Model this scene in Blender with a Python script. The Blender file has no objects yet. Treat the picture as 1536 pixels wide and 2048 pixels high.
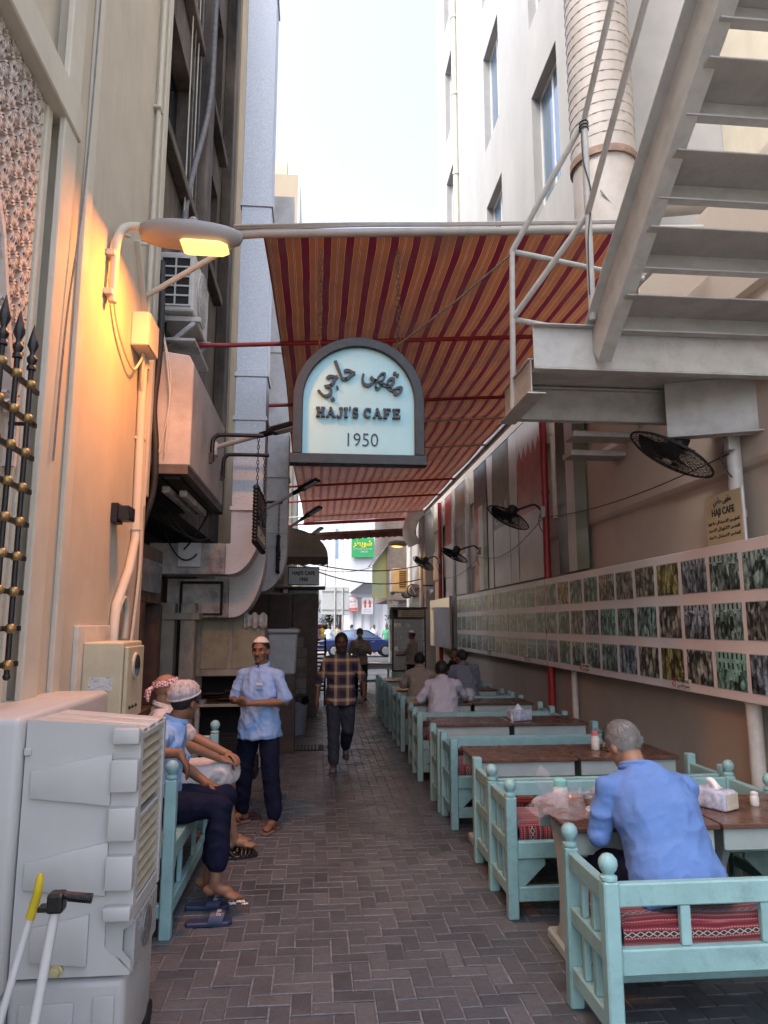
import bpy, bmesh, math, random
from mathutils import Vector, Matrix, noise
R = math.radians
random.seed(7)
scene = bpy.context.scene
C = scene.collection

# ------------------------------------------------------------------ camera
cam_d = bpy.data.cameras.new('camera'); cam = bpy.data.objects.new('camera', cam_d); C.objects.link(cam)
cam_d.sensor_fit = 'VERTICAL'; cam_d.sensor_height = 36.0; cam_d.lens = 36.0*1420/2048
cam_d.clip_start = 0.05; cam_d.clip_end = 2000
cam.location = (0, 0, 1.75)
cam.rotation_euler = (R(90+8.964), 0, R(-5.286))
scene.camera = cam

# ------------------------------------------------------------------ sky, sun, exposure
SUN_EL, SUN_AZ = 58, 232          # azimuth clockwise from +Y: behind the camera, to the left
world = bpy.data.worlds.new('World'); scene.world = world; world.use_nodes = True
wn = world.node_tree.nodes; wl = world.node_tree.links
bg = wn['Background']
sky = wn.new('ShaderNodeTexSky'); sky.sky_type = 'NISHITA'; sky.sun_disc = False
sky.sun_elevation = R(SUN_EL); sky.sun_rotation = R(SUN_AZ); sky.altitude = 0
sky.air_density = 1.0; sky.dust_density = 4.0; sky.ozone_density = 1.0
hz = wn.new('ShaderNodeHueSaturation'); hz.inputs['Hue'].default_value = .512; hz.inputs['Saturation'].default_value = .8      # pale, dusty air
wl.new(sky.outputs[0], hz.inputs['Color']); wl.new(hz.outputs[0], bg.inputs[0]); bg.inputs[1].default_value = 0.15
sun_d = bpy.data.lights.new('sun', 'SUN'); sun_d.energy = 0.5; sun_d.angle = R(16); sun_d.color = (1.0, 0.985, 0.96)
sun = bpy.data.objects.new('sun', sun_d); C.objects.link(sun)
_d = Vector((math.sin(R(SUN_AZ))*math.cos(R(SUN_EL)), math.cos(R(SUN_AZ))*math.cos(R(SUN_EL)), math.sin(R(SUN_EL))))
sun.rotation_euler = _d.to_track_quat('Z', 'Y').to_euler(); sun.location = (-10, -10, 30)
scene.view_settings.view_transform = 'Standard'; scene.view_settings.look = 'None'
scene.view_settings.exposure = 2.15; scene.view_settings.gamma = 1.0
scene.view_settings.use_curve_mapping = False
cy = scene.cycles
cy.use_denoising = True
try: cy.denoiser = 'OPENIMAGEDENOISE'
except Exception: pass
cy.max_bounces = 7; cy.diffuse_bounces = 5; cy.glossy_bounces = 3; cy.transmission_bounces = 5; cy.transparent_max_bounces = 10
cy.caustics_reflective = False; cy.caustics_refractive = False; cy.sample_clamp_indirect = 8

# ------------------------------------------------------------------ materials
MATS = {}
def _nt(name):
    m = bpy.data.materials.new(name); m.use_nodes = True
    return m, m.node_tree.nodes, m.node_tree.links, m.node_tree.nodes['Principled BSDF']
def mixcol(n, l, fac, a, b, mode='MIX'):
    x = n.new('ShaderNodeMix'); x.data_type = 'RGBA'; x.blend_type = mode
    for sock, v in ((0, fac), (6, a), (7, b)):
        if hasattr(v, 'is_linked'): l.new(v, x.inputs[sock])
        elif sock == 0: x.inputs[0].default_value = v
        else: x.inputs[sock].default_value = (*v[:3], 1)
    return x.outputs[2]
def ramp(n, l, fac, stops, interp='LINEAR'):
    r = n.new('ShaderNodeValToRGB'); r.color_ramp.interpolation = interp
    e = r.color_ramp.elements
    while len(e) > 1: e.remove(e[-1])
    e[0].position = stops[0][0]; e[0].color = (*stops[0][1][:3], 1)
    for p, c in stops[1:]:
        q = e.new(p); q.color = (*c[:3], 1)
    l.new(fac, r.inputs[0]); return r.outputs[0]
def g(v): return (v, v, v)
def noise_tex(n, l, co, scale, detail=5, rough=.6, vec=None):
    t = n.new('ShaderNodeTexNoise'); t.inputs['Scale'].default_value = scale
    t.inputs['Detail'].default_value = detail; t.inputs['Roughness'].default_value = rough
    if vec is not None:
        mp = n.new('ShaderNodeMapping'); mp.inputs['Scale'].default_value = vec; l.new(co, mp.inputs[0]); co = mp.outputs[0]
    l.new(co, t.inputs['Vector']); return t.outputs['Fac']
def math_(n, l, op, a, b=None):
    x = n.new('ShaderNodeMath'); x.operation = op
    for i, v in enumerate((a, b)):
        if v is None: continue
        if hasattr(v, 'is_linked'): l.new(v, x.inputs[i])
        else: x.inputs[i].default_value = v
    return x.outputs[0]
def M(name, col, rough=.6, metal=0, var=.12, scale=6, bump=.0, bscale=80, dirt=None, dscale=2.5, damt=.5, dvec=None,
      spec=.5, rand=0, dth=.48, chips=None, coat=0, sheen=0, world_co=False, emit=None):
    """col mottled by noise; dirt = second colour in patches with a shape of their own; rand = change from one object to the next"""
    if name in MATS: return MATS[name]
    m, n, l, p = _nt(name)
    tc = n.new('ShaderNodeTexCoord'); co = tc.outputs['Object']
    if world_co:
        geo = n.new('ShaderNodeNewGeometry'); co = geo.outputs['Position']
    f = noise_tex(n, l, co, scale)
    d = tuple(max(0, c*(1-var*1.6)) for c in col); b = tuple(min(1, c*(1+var*1.2)) for c in col)
    c = ramp(n, l, f, [(.3, d), (.7, b)])
    if dirt:
        f2 = noise_tex(n, l, co, dscale, 7, .68, dvec)
        k = ramp(n, l, f2, [(dth, g(0)), (dth+.22, g(damt))])
        c = mixcol(n, l, k, c, dirt)
    if chips:                                   # chipped paint: (colour, noise scale, threshold)
        fc = noise_tex(n, l, co, chips[1], 6, .75)
        c = mixcol(n, l, ramp(n, l, fc, [(chips[2], g(0)), (chips[2]+.03, g(.85))]), c, chips[0])
    if rand:
        oi = n.new('ShaderNodeObjectInfo')
        k = ramp(n, l, oi.outputs['Random'], [(0, g(1-rand)), (1, g(1+rand*.6))])
        c = mixcol(n, l, 1.0, c, k, 'MULTIPLY')
    l.new(c, p.inputs['Base Color'])
    r = ramp(n, l, noise_tex(n, l, co, scale*2.3), [(.3, g(max(.03, rough-.1))), (.7, g(min(1, rough+.1)))])
    l.new(r, p.inputs['Roughness'])
    p.inputs['Metallic'].default_value = metal
    p.inputs['Specular IOR Level'].default_value = spec
    if coat: p.inputs['Coat Weight'].default_value = coat; p.inputs['Coat Roughness'].default_value = .15
    if sheen: p.inputs['Sheen Weight'].default_value = sheen
    if emit: p.inputs['Emission Color'].default_value = (*emit[0], 1); p.inputs['Emission Strength'].default_value = emit[1]
    if bump:
        bf = noise_tex(n, l, co, bscale, 4)
        bn = n.new('ShaderNodeBump'); bn.inputs['Strength'].default_value = bump; bn.inputs['Distance'].default_value = .01
        l.new(bf, bn.inputs['Height']); l.new(bn.outputs[0], p.inputs['Normal'])
    MATS[name] = m; return m

# ------------------------------------------------------------------ mesh helpers
class MB:
    def __init__(s): s.v = []; s.f = []; s.mi = []; s.cur = 0
    def add(s, vs, fs, T=None):
        o = len(s.v)
        s.v += [tuple(T @ Vector(q)) if T is not None else tuple(q) for q in vs]
        s.f += [[i+o for i in q] for q in fs]; s.mi += [s.cur]*len(fs); return s
    def box(s, x0, x1, y0, y1, z0, z1, T=None):
        vs = [(x0,y0,z0),(x1,y0,z0),(x1,y1,z0),(x0,y1,z0),(x0,y0,z1),(x1,y0,z1),(x1,y1,z1),(x0,y1,z1)]
        return s.add(vs, [(0,3,2,1),(4,5,6,7),(0,1,5,4),(1,2,6,5),(2,3,7,6),(3,0,4,7)], T)
    def bar(s, a, b, w, h, up=(0,0,1)):
        """rectangular bar from a to b: w across, h along up"""
        a, b = Vector(a), Vector(b); t = (b-a).normalized(); u = Vector(up)
        sd = t.cross(u)
        if sd.length < 1e-4: sd = t.cross(Vector((0,1,0)))
        sd.normalize(); u = sd.cross(t)
        vs = []
        for q in (a, b):
            for i, j in ((-1,-1),(1,-1),(1,1),(-1,1)): vs.append(q + sd*(i*w/2) + u*(j*h/2))
        return s.add(vs, [(0,1,2,3),(7,6,5,4),(0,4,5,1),(1,5,6,2),(2,6,7,3),(3,7,4,0)])
    def tube(s, pts, r, n=8, cap=True):
        pts = [Vector(q) for q in pts]; rs = r if isinstance(r, (list, tuple)) else [r]*len(pts)
        vs, fs = [], []; prev = None
        for i, q in enumerate(pts):
            t = (pts[min(i+1, len(pts)-1)] - pts[max(i-1, 0)]).normalized()
            if prev is None:
                a = t.cross(Vector((0,0,1)))
                if a.length < .05: a = t.cross(Vector((0,1,0)))
            else: a = prev - t*prev.dot(t)
            a.normalize(); prev = a; b = t.cross(a)
            for k in range(n):
                th = 2*math.pi*k/n; vs.append(q + (a*math.cos(th) + b*math.sin(th))*rs[i])
        for i in range(len(pts)-1):
            for k in range(n):
                fs.append((i*n+k, i*n+(k+1)%n, (i+1)*n+(k+1)%n, (i+1)*n+k))
        if cap: fs += [tuple(range(n))[::-1], tuple(range((len(pts)-1)*n, len(pts)*n))]
        return s.add(vs, fs)
    def lathe(s, prof, T=None, n=14):
        """prof: (r, z) from bottom to top, round Z"""
        vs, fs = [], []
        for r, z in prof:
            for k in range(n): vs.append((r*math.cos(2*math.pi*k/n), r*math.sin(2*math.pi*k/n), z))
        for i in range(len(prof)-1):
            for k in range(n): fs.append((i*n+k, i*n+(k+1)%n, (i+1)*n+(k+1)%n, (i+1)*n+k))
        fs += [tuple(range(n))[::-1], tuple(range((len(prof)-1)*n, len(prof)*n))]
        return s.add(vs, fs, T)
    def ball(s, c, r, n=10, m=7, T=None):
        rx = r if isinstance(r, (tuple, list)) else (r, r, r); c = Vector(c)
        vs, fs = [(c[0], c[1], c[2]-rx[2])], []
        for i in range(1, m):
            ph = -math.pi/2 + math.pi*i/m
            for k in range(n):
                th = 2*math.pi*k/n
                vs.append((c[0]+rx[0]*math.cos(ph)*math.cos(th), c[1]+rx[1]*math.cos(ph)*math.sin(th), c[2]+rx[2]*math.sin(ph)))
        vs.append((c[0], c[1], c[2]+rx[2])); e = len(vs)-1
        for k in range(n): fs.append((0, 1+(k+1)%n, 1+k)); fs.append((e, e-n+k, e-n+(k+1)%n))
        for i in range(m-2):
            for k in range(n): fs.append((1+i*n+k, 1+i*n+(k+1)%n, 1+(i+1)*n+(k+1)%n, 1+(i+1)*n+k))
        return s.add(vs, fs, T)
    def prism(s, poly, ax, a, b, T=None):
        """2-D polygon extruded along ax: 'x' -> (y,z), 'y' -> (x,z), 'z' -> (x,y)"""
        def P3(q, t): return (t, q[0], q[1]) if ax == 'x' else (q[0], t, q[1]) if ax == 'y' else (q[0], q[1], t)
        n = len(poly); vs = [P3(q, a) for q in poly] + [P3(q, b) for q in poly]
        fs = [tuple(range(n))[::-1], tuple(range(n, 2*n))] + [(i, (i+1) % n, n+(i+1) % n, n+i) for i in range(n)]
        return s.add(vs, fs, T)
    def grid(s, fn, nu, nv):
        vs = [fn(i/nu, j/nv) for j in range(nv+1) for i in range(nu+1)]
        fs = [(j*(nu+1)+i, j*(nu+1)+i+1, (j+1)*(nu+1)+i+1, (j+1)*(nu+1)+i) for j in range(nv) for i in range(nu)]
        return s.add(vs, fs)
    def mesh(s, name, bevel=0, seg=1, smooth=None, fix=True):
        me = bpy.data.meshes.new(name); me.from_pydata(s.v, [], s.f)
        if any(s.mi): me.polygons.foreach_set('material_index', s.mi)
        if fix or bevel:
            bm = bmesh.new(); bm.from_mesh(me)
            if fix: bmesh.ops.recalc_face_normals(bm, faces=bm.faces)
            if bevel:
                ed = [e for e in bm.edges if len(e.link_faces) == 2 and e.calc_face_angle(0) > R(32)]
                bmesh.ops.bevel(bm, geom=ed, offset=bevel, segments=seg, affect='EDGES', profile=.5, clamp_overlap=True)
            bm.to_mesh(me); bm.free()
        if smooth is not None:
            me.polygons.foreach_set('use_smooth', [True]*len(me.polygons))
            me.set_sharp_from_angle(angle=R(smooth))
        me.update(); return me
    def build(s, name, mat, parent=None, bevel=0, seg=1, smooth=None, loc=None, fix=True):
        return obj(name, s.mesh(name, bevel, seg, smooth, fix), mat, parent, loc)
def obj(name, me, mat=None, parent=None, loc=None):
    o = bpy.data.objects.new(name, me); C.objects.link(o)
    if mat is not None and not len(me.materials):
        for q in (mat if isinstance(mat, (list, tuple)) else [mat]): me.materials.append(q)
    if parent is not None: o.parent = parent
    if loc is not None: o.location = loc
    return o
def tag(o, label, cat, group=None, kind=None):
    if label: o['label'] = label
    if cat: o['category'] = cat
    if group: o['group'] = group
    if kind: o['kind'] = kind
    return o
def thing(name, label, cat, loc=(0,0,0), rotz=0, group=None):
    o = bpy.data.objects.new(name, None); C.objects.link(o); o.empty_display_size = .1
    o.location = loc; o.rotation_euler = (0, 0, rotz)
    return tag(o, label, cat, group)
def copy_tree(o, parent=None):
    c = o.copy(); C.objects.link(c); c.parent = parent
    for ch in list(o.children): copy_tree(ch, c)
    return c
def smooth_path(pts, n=6):
    pts = [Vector(p) for p in pts]; out = []
    for i in range(len(pts)-1):
        p0, p1, p2, p3 = pts[max(i-1,0)], pts[i], pts[i+1], pts[min(i+2, len(pts)-1)]
        for k in range(n):
            t = k/n
            out.append(.5*((2*p1)+(p2-p0)*t+(2*p0-5*p1+4*p2-p3)*t*t+(3*p1-p0-3*p2+p3)*t**3))
    return out+[pts[-1]]
def sag(a, b, d, n=14):
    a, b = Vector(a), Vector(b)
    return [a.lerp(b, i/n) - Vector((0,0,d*4*(i/n)*(1-i/n))) for i in range(n+1)]
def frame(x, y, o):
    """4x4 with local X -> x, local Y -> y, local Z -> x cross y, origin o"""
    x = Vector(x).normalized(); y = Vector(y).normalized(); z = x.cross(y)
    return Matrix(((x[0],y[0],z[0],o[0]),(x[1],y[1],z[1],o[1]),(x[2],y[2],z[2],o[2]),(0,0,0,1)))

# ------------------------------------------------------------------ lettering
_JOIN = {'ا':('FE8D','FE8E'),'ب':('FE8F','FE90','FE91','FE92'),'ت':('FE95','FE96','FE97','FE98'),'ح':('FEA1','FEA2','FEA3','FEA4'),
 'ج':('FE9D','FE9E','FE9F','FEA0'),'خ':('FEA5','FEA6','FEA7','FEA8'),'د':('FEA9','FEAA'),'ذ':('FEAB','FEAC'),'ر':('FEAD','FEAE'),'ز':('FEAF','FEB0'),
 'س':('FEB1','FEB2','FEB3','FEB4'),'ش':('FEB5','FEB6','FEB7','FEB8'),'ص':('FEB9','FEBA','FEBB','FEBC'),'ط':('FEC1','FEC2','FEC3','FEC4'),
 'ظ':('FEC5','FEC6','FEC7','FEC8'),'ع':('FEC9','FECA','FECB','FECC'),'غ':('FECD','FECE','FECF','FED0'),'ف':('FED1','FED2','FED3','FED4'),'ق':('FED5','FED6','FED7','FED8'),
 'ك':('FED9','FEDA','FEDB','FEDC'),'ل':('FEDD','FEDE','FEDF','FEE0'),'م':('FEE1','FEE2','FEE3','FEE4'),'ن':('FEE5','FEE6','FEE7','FEE8'),
 'ه':('FEE9','FEEA','FEEB','FEEC'),'و':('FEED','FEEE'),'ى':('FEEF','FEF0'),'ي':('FEF1','FEF2','FEF3','FEF4'),'ئ':('FE89','FE8A','FE8B','FE8C'),'ء':('FE80',)}
def arabic(t):
    """joined letter forms in left-to-right visual order"""
    words = []
    for w in t.split(' '):
        out = []
        for i, ch in enumerate(w):
            f = _JOIN.get(ch)
            if not f: out.append(ch); continue
            pj = i > 0 and len(_JOIN.get(w[i-1], ())) == 4
            nj = len(f) == 4 and i+1 < len(w) and w[i+1] in _JOIN and w[i+1] != 'ء'
            k = (3 if nj else 1) if pj else (2 if nj else 0)
            out.append(chr(int(f[min(k, len(f)-1)], 16)))
        s = ''.join(out)
        words.append(s if w[:1].isdigit() else s[::-1])
    return ' '.join(words[::-1])
def text_mesh(body, size, depth=.002, bold=0, align='CENTER', width=None):
    cu = bpy.data.curves.new('lettering', 'FONT'); cu.body = body; cu.size = size; cu.extrude = depth; cu.offset = bold
    cu.align_x = align; cu.align_y = 'CENTER'; cu.resolution_u = 3
    o = bpy.data.objects.new('lettering', cu); C.objects.link(o)
    dg = bpy.context.evaluated_depsgraph_get()
    me = bpy.data.meshes.new_from_object(o.evaluated_get(dg))
    bpy.data.objects.remove(o); bpy.data.curves.remove(cu)
    if width and len(me.vertices):
        xs = [v.co.x for v in me.vertices]; k = width/max(1e-6, max(xs)-min(xs))
        for v in me.vertices: v.co.x *= k
    me.materials.clear(); return me
def lettering(body, size, T, mat, parent, depth=.002, bold=0, width=None, align='CENTER', name='lettering'):
    me = text_mesh(body, size, depth, bold, align, width); me.transform(T); return obj(name, me, mat, parent)

# ================================================================== materials in use
CREAM = M('cream_stucco', (.52,.475,.385), .85, var=.05, scale=3, bump=.35, bscale=160, dirt=(.36,.32,.25), dscale=2.2, damt=.35, dvec=(1,1,.10))
CREAM_L = M('pale_trim', (.54,.515,.43), .8, var=.05, scale=4, bump=.15, bscale=120)
PINKW = M('carved_screen_plaster', (.62,.55,.50), .8, var=.08, scale=9, bump=.2, bscale=60)
SOOT = M('sooty_render', (.16,.135,.115), .9, var=.2, scale=2.2, bump=.3, bscale=40, dirt=(.025,.022,.02), dscale=.7, damt=.96, dvec=(1,1.2,.35), dth=.40)
BULK = M('cracked_white_render', (.50,.47,.44), .85, var=.1, scale=3, bump=.3, bscale=60, dirt=(.28,.25,.22), dscale=2.2, damt=.6)
DARKWOOD = M('dark_wood', (.055,.032,.024), .55, var=.3, scale=7, bump=.2, bscale=30)
BROWNWOOD = M('brown_panel_wood', (.13,.075,.045), .55, var=.3, scale=6, bump=.2, bscale=40)
BLACK = M('black_paint', (.007,.007,.008), .42, var=.2, scale=8, bump=.1, bscale=60)
BLACKM = M('matt_black', (.008,.008,.009), .75, var=.2, scale=8)
GALV = None
DUCTW = M('painted_duct', (.68,.69,.71), .5, var=.08, scale=3, bump=.1, bscale=12, dirt=(.20,.18,.16), dscale=1.6, damt=.55)
DUCTG = M('greasy_duct', (.56,.55,.53), .55, var=.12, scale=4, bump=.1, bscale=14, dirt=(.06,.05,.045), dscale=1.9, damt=.85, dth=.45)
STEELW = M('grey_white_steel_paint', (.42,.425,.41), .5, chips=((.14,.075,.045), 30, .70), var=.07, scale=5, bump=.12, bscale=40, dirt=(.22,.19,.16), dscale=6, damt=.4)
REDP = M('red_paint', (.28,.018,.022), .4, var=.12, scale=6, bump=.1, bscale=40)
TEAL = M('turquoise_paint', (.265,.465,.475), .45, var=.1, scale=5, bump=.18, bscale=55, dirt=(.13,.22,.22), dscale=9, damt=.6, rand=.12, dth=.54, chips=((.16,.13,.10), 42, .70))
TEALW = M('pale_turquoise_paint', (.36,.44,.43), .5, var=.08, scale=5, bump=.1, bscale=40)
TABLE = M('table_veneer', (.115,.062,.046), .25, var=.22, scale=4, dirt=(.15,.09,.068), dscale=3, damt=.3, rand=.15)
WALLB = M('beige_wall', (.47,.41,.355), .85, var=.07, scale=1.6, bump=.2, bscale=90, dirt=(.36,.31,.26), dscale=.8, damt=.5)
HOTEL = M('hotel_white', (.385,.385,.375), .8, var=.035, scale=1.2, bump=.08, bscale=60, dirt=(.55,.53,.48), dscale=.7, damt=.35, dvec=(1,1,.2))
HOTELR = M('hotel_reveal', (.33,.325,.32), .8, var=.05, scale=2)
WHITEP = M('white_plastic', (.62,.62,.61), .4, var=.05, scale=6)
PIPEW = M('white_pipe', (.55,.54,.51), .45, var=.08, scale=5, dirt=(.33,.28,.22), dscale=4, damt=.4)
GOLDB = M('gold_knot', (.30,.20,.085), .4, metal=.6, var=.3, scale=30)
GREYC = M('cooler_plastic', (.47,.475,.465), .45, chips=((.30,.28,.24), 26, .73), var=.03, scale=3, bump=.04, bscale=150, dirt=(.40,.39,.36), dscale=2, damt=.35)
GREYC2 = M('cooler_plastic_tank', (.41,.415,.41), .45, var=.04, scale=3, dirt=(.33,.31,.28), dscale=2.2, damt=.4)
LOUV = M('louvre_beige', (.42,.39,.30), .5, var=.1, scale=10)
CABLE = M('black_cable', (.02,.02,.022), .6, var=.2, scale=20)
CABLEG = M('grey_cable', (.17,.17,.18), .6, var=.2, scale=20)
CHAIN = M('rusty_chain', (.10,.07,.05), .6, metal=.5, var=.3, scale=60)
GLASSD = M('dark_glass', (.02,.025,.03), .08, var=.1, scale=3)
INK = M('black_lettering', (.010,.009,.009), .5, var=.1, scale=20)
INKD = M('dark_sign_letter', (.010,.009,.010), .4, var=.1, scale=20)

# galvanised steel: spangled
m, n, l, p = _nt('galvanised_steel')
tc = n.new('ShaderNodeTexCoord'); vo = n.new('ShaderNodeTexVoronoi'); vo.inputs['Scale'].default_value = 95
l.new(tc.outputs['Object'], vo.inputs['Vector'])
sx = n.new('ShaderNodeSeparateXYZ'); l.new(vo.outputs['Color'], sx.inputs[0])
c1 = ramp(n, l, sx.outputs[0], [(0, (.33,.36,.38)), (.55, (.44,.47,.49)), (1, (.58,.61,.63))])
c2 = mixcol(n, l, noise_tex(n, l, tc.outputs['Object'], 1.3), c1, (.42,.45,.49))
l.new(c2, p.inputs['Base Color']); p.inputs['Metallic'].default_value = .55; p.inputs['Roughness'].default_value = .42
GALV = m
# window glass that mirrors the sky
m, n, l, p = _nt('window_glass'); p.inputs['Base Color'].default_value = (.16,.24,.33,1); p.inputs['Roughness'].default_value = .06
p.inputs['Specular IOR Level'].default_value = 1.0; p.inputs['Metallic'].default_value = .35
GLASSW = m
# clear glass
m, n, l, p = _nt('clear_glass'); p.inputs['Base Color'].default_value = (.9,.95,.95,1); p.inputs['Roughness'].default_value = .05
p.inputs['Alpha'].default_value = .22; GLASSC = m
# lit lamp lens
m, n, l, p = _nt('lit_sodium_lens'); p.inputs['Base Color'].default_value = (.9,.7,.4,1)
p.inputs['Emission Color'].default_value = (1.0,.55,.13,1); p.inputs['Emission Strength'].default_value = .55; LENS = m

# paving brick: grey to brown-grey from one brick to the next
m, n, l, p = _nt('paving_brick')
geo = n.new('ShaderNodeNewGeometry'); pos = geo.outputs['Position']
oi = n.new('ShaderNodeObjectInfo')
rr = math_(n, l, 'FRACT', math_(n, l, 'ADD', geo.outputs['Random Per Island'], oi.outputs['Random']))
c = ramp(n, l, rr, [(0, (.058,.068,.082)), (.35, (.086,.098,.114)), (.7, (.112,.123,.141)), (1, (.160,.169,.184))])
c = mixcol(n, l, ramp(n, l, noise_tex(n, l, pos, 1.1, 4), [(.38, g(0)), (.66, g(.75))]), c, (.140,.150,.166))
f = noise_tex(n, l, pos, 34, 6, .7)
c = mixcol(n, l, ramp(n, l, f, [(.3, g(.55)), (.72, g(0))]), c, (.030,.029,.031))
fs = noise_tex(n, l, pos, 17, 5, .75)
c = mixcol(n, l, ramp(n, l, fs, [(.60, g(0)), (.75, g(.55))]), c, (.14,.132,.13))
vs_ = n.new('ShaderNodeTexVoronoi'); vs_.inputs['Scale'].default_value = 13; l.new(pos, vs_.inputs['Vector'])
spk = ramp(n, l, vs_.outputs['Distance'], [(.035, g(.9)), (.07, g(0))])
cl_ = ramp(n, l, noise_tex(n, l, pos, 3.1, 3), [(.55, g(0)), (.68, g(1))])
c = mixcol(n, l, math_(n, l, 'MULTIPLY', spk, cl_), c, (.50,.48,.45))
c = mixcol(n, l, ramp(n, l, noise_tex(n, l, pos, .9, 6, .7), [(.50, g(0)), (.68, g(.65))]), c, (.034,.036,.040))
l.new(c, p.inputs['Base Color'])
l.new(ramp(n, l, noise_tex(n, l, pos, 2.3, 5), [(.3, g(.33)), (.7, g(.6))]), p.inputs['Roughness'])
bn = n.new('ShaderNodeBump'); bn.inputs['Strength'].default_value = .35; bn.inputs['Distance'].default_value = .008
l.new(noise_tex(n, l, pos, 60, 6, .7), bn.inputs['Height']); l.new(bn.outputs[0], p.inputs['Normal'])
BRICK = m
SAND = M('sand_joint', (.205,.215,.23), .95, var=.25, scale=30, bump=.3, bscale=120, dirt=(.07,.065,.06), dscale=1.4, damt=.85, world_co=True)
ASPH = M('street_asphalt', (.16,.155,.15), .85, var=.12, scale=2, bump=.2, bscale=90, world_co=True)
PALEG = M('pale_ground', (.26,.245,.22), .9, var=.1, scale=.2, world_co=True)

# awning cloth: broad maroon and orange bands with fine white lines, let through by the daylight above
m, n, l, p = _nt('striped_awning_cloth')
n.remove(p); out = n['Material Output']
tc = n.new('ShaderNodeTexCoord'); sx = n.new('ShaderNodeSeparateXYZ'); l.new(tc.outputs['Object'], sx.inputs[0])
wob = math_(n, l, 'MULTIPLY', math_(n, l, 'SUBTRACT', noise_tex(n, l, tc.outputs['Object'], .8, 3), .5), .07)
u = math_(n, l, 'FRACT', math_(n, l, 'DIVIDE', math_(n, l, 'ADD', sx.outputs[0], wob), .185))
mar, ora, wh = (.105,.011,.022), (.26,.088,.033), (.44,.36,.29)
c = ramp(n, l, u, [(0, mar), (.36, wh), (.375, ora), (.63, wh), (.645, mar), (.685, wh), (.70, ora), (.985, wh)], 'CONSTANT')
f = noise_tex(n, l, tc.outputs['Object'], 1.6, 5, .6)
c = mixcol(n, l, ramp(n, l, f, [(.42, g(0)), (.70, g(.6))]), c, (.11,.055,.045))
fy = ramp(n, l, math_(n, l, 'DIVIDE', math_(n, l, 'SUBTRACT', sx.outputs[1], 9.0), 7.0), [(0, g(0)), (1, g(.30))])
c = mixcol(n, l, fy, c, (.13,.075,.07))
df = n.new('ShaderNodeBsdfDiffuse'); tr = n.new('ShaderNodeBsdfTranslucent'); gl = n.new('ShaderNodeBsdfGlossy'); gl.inputs['Roughness'].default_value = .28
l.new(c, df.inputs[0]); l.new(c, tr.inputs[0]); gl.inputs[0].default_value = (.8,.8,.8,1)
a = n.new('ShaderNodeMixShader'); a.inputs[0].default_value = .38; l.new(df.outputs[0], a.inputs[1]); l.new(tr.outputs[0], a.inputs[2])
fr = n.new('ShaderNodeFresnel'); fr.inputs[0].default_value = 1.35
b = n.new('ShaderNodeMixShader'); l.new(math_(n, l, 'MULTIPLY', fr.outputs[0], .5), b.inputs[0]); l.new(a.outputs[0], b.inputs[1]); l.new(gl.outputs[0], b.inputs[2])
l.new(b.outputs[0], out.inputs[0]); AWN = m

# ================================================================== ground
me = MB().box(-220, 220, -60, 900, -.06, -.035).mesh('ground'); o = obj('ground', me, PALEG); o['kind'] = 'structure'
o = MB().box(-60, 60, 27.0, 44.5, -.034, -.012).build('street', ASPH); o['kind'] = 'structure'
paving = MB().box(-2.6, 3.4, -1.0, 26.9, -.034, -.0075).build('paving', SAND); paving['kind'] = 'structure'
U = .0985
def brick_shape(mb, cx, cy, rot, dz, tx, ty, half=(U-.0042, U/2-.0042)):
    hx, hy = half if not rot else half[::-1]
    a, b = 0, .0035
    vs = []
    for z, ins in ((-.03, 0), (-.0035, 0), (0, b)):
        for i, j in ((-1,-1),(1,-1),(1,1),(-1,1)):
            x, y = i*(hx-ins), j*(hy-ins)
            vs.append((cx+x, cy+y, z+dz+x*tx+y*ty if z > -.02 else z))
    fs = [(8,9,10,11)]
    for r in (0, 4): fs += [(r+i, r+(i+1) % 4, r+4+(i+1) % 4, r+4+i) for i in range(4)]
    mb.add(vs, fs)
cells = []
NX0, NX1, NY0, NY1 = -20, 34, 8, 262
for r in range(NY0, NY1):
    for k in range(-90, 30):
        for kind in (0, 1):
            cx_ = 4*k + r + (0 if kind == 0 else 3)
            if not (NX0 <= cx_ <= NX1): continue
            x, y = ((cx_+1)*U, (r+.5)*U) if kind == 0 else ((cx_+.5)*U, (r+1)*U)
            cells.append((x, y, kind))
rnd = random.Random(3)
def near_rank(q):
    x, y, _ = q
    vis = -.82 < x < 1.32 and y > 2.75 and abs(math.atan2(x, y)-R(5.3)) < R(28)
    return (0 if vis else 1, y)
cells.sort(key=near_rank)
protos = []
for kind in (0, 1):
    for v in range(3):
        mb = MB(); brick_shape(mb, 0, 0, kind, 0, 0, 0); protos.append(mb.mesh('brick', fix=False)); protos[-1].materials.append(BRICK)
for x, y, kind in cells[:300]:
    b_ = obj('brick', protos[kind*3+rnd.randrange(3)], None, paving, (x+rnd.gauss(0,.0009), y+rnd.gauss(0,.0009), rnd.gauss(0,.0011)))
    b_.rotation_euler = (rnd.gauss(0,.006), rnd.gauss(0,.006), rnd.gauss(0,.006))
mb = MB()
for x, y, kind in cells[300:]:
    brick_shape(mb, x+rnd.gauss(0,.0008), y+rnd.gauss(0,.0008), kind, rnd.gauss(0,.0012), rnd.gauss(0,.009), rnd.gauss(0,.009))
o = mb.build('brick_field', BRICK, paving, fix=False); o['kind'] = 'stuff'
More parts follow.
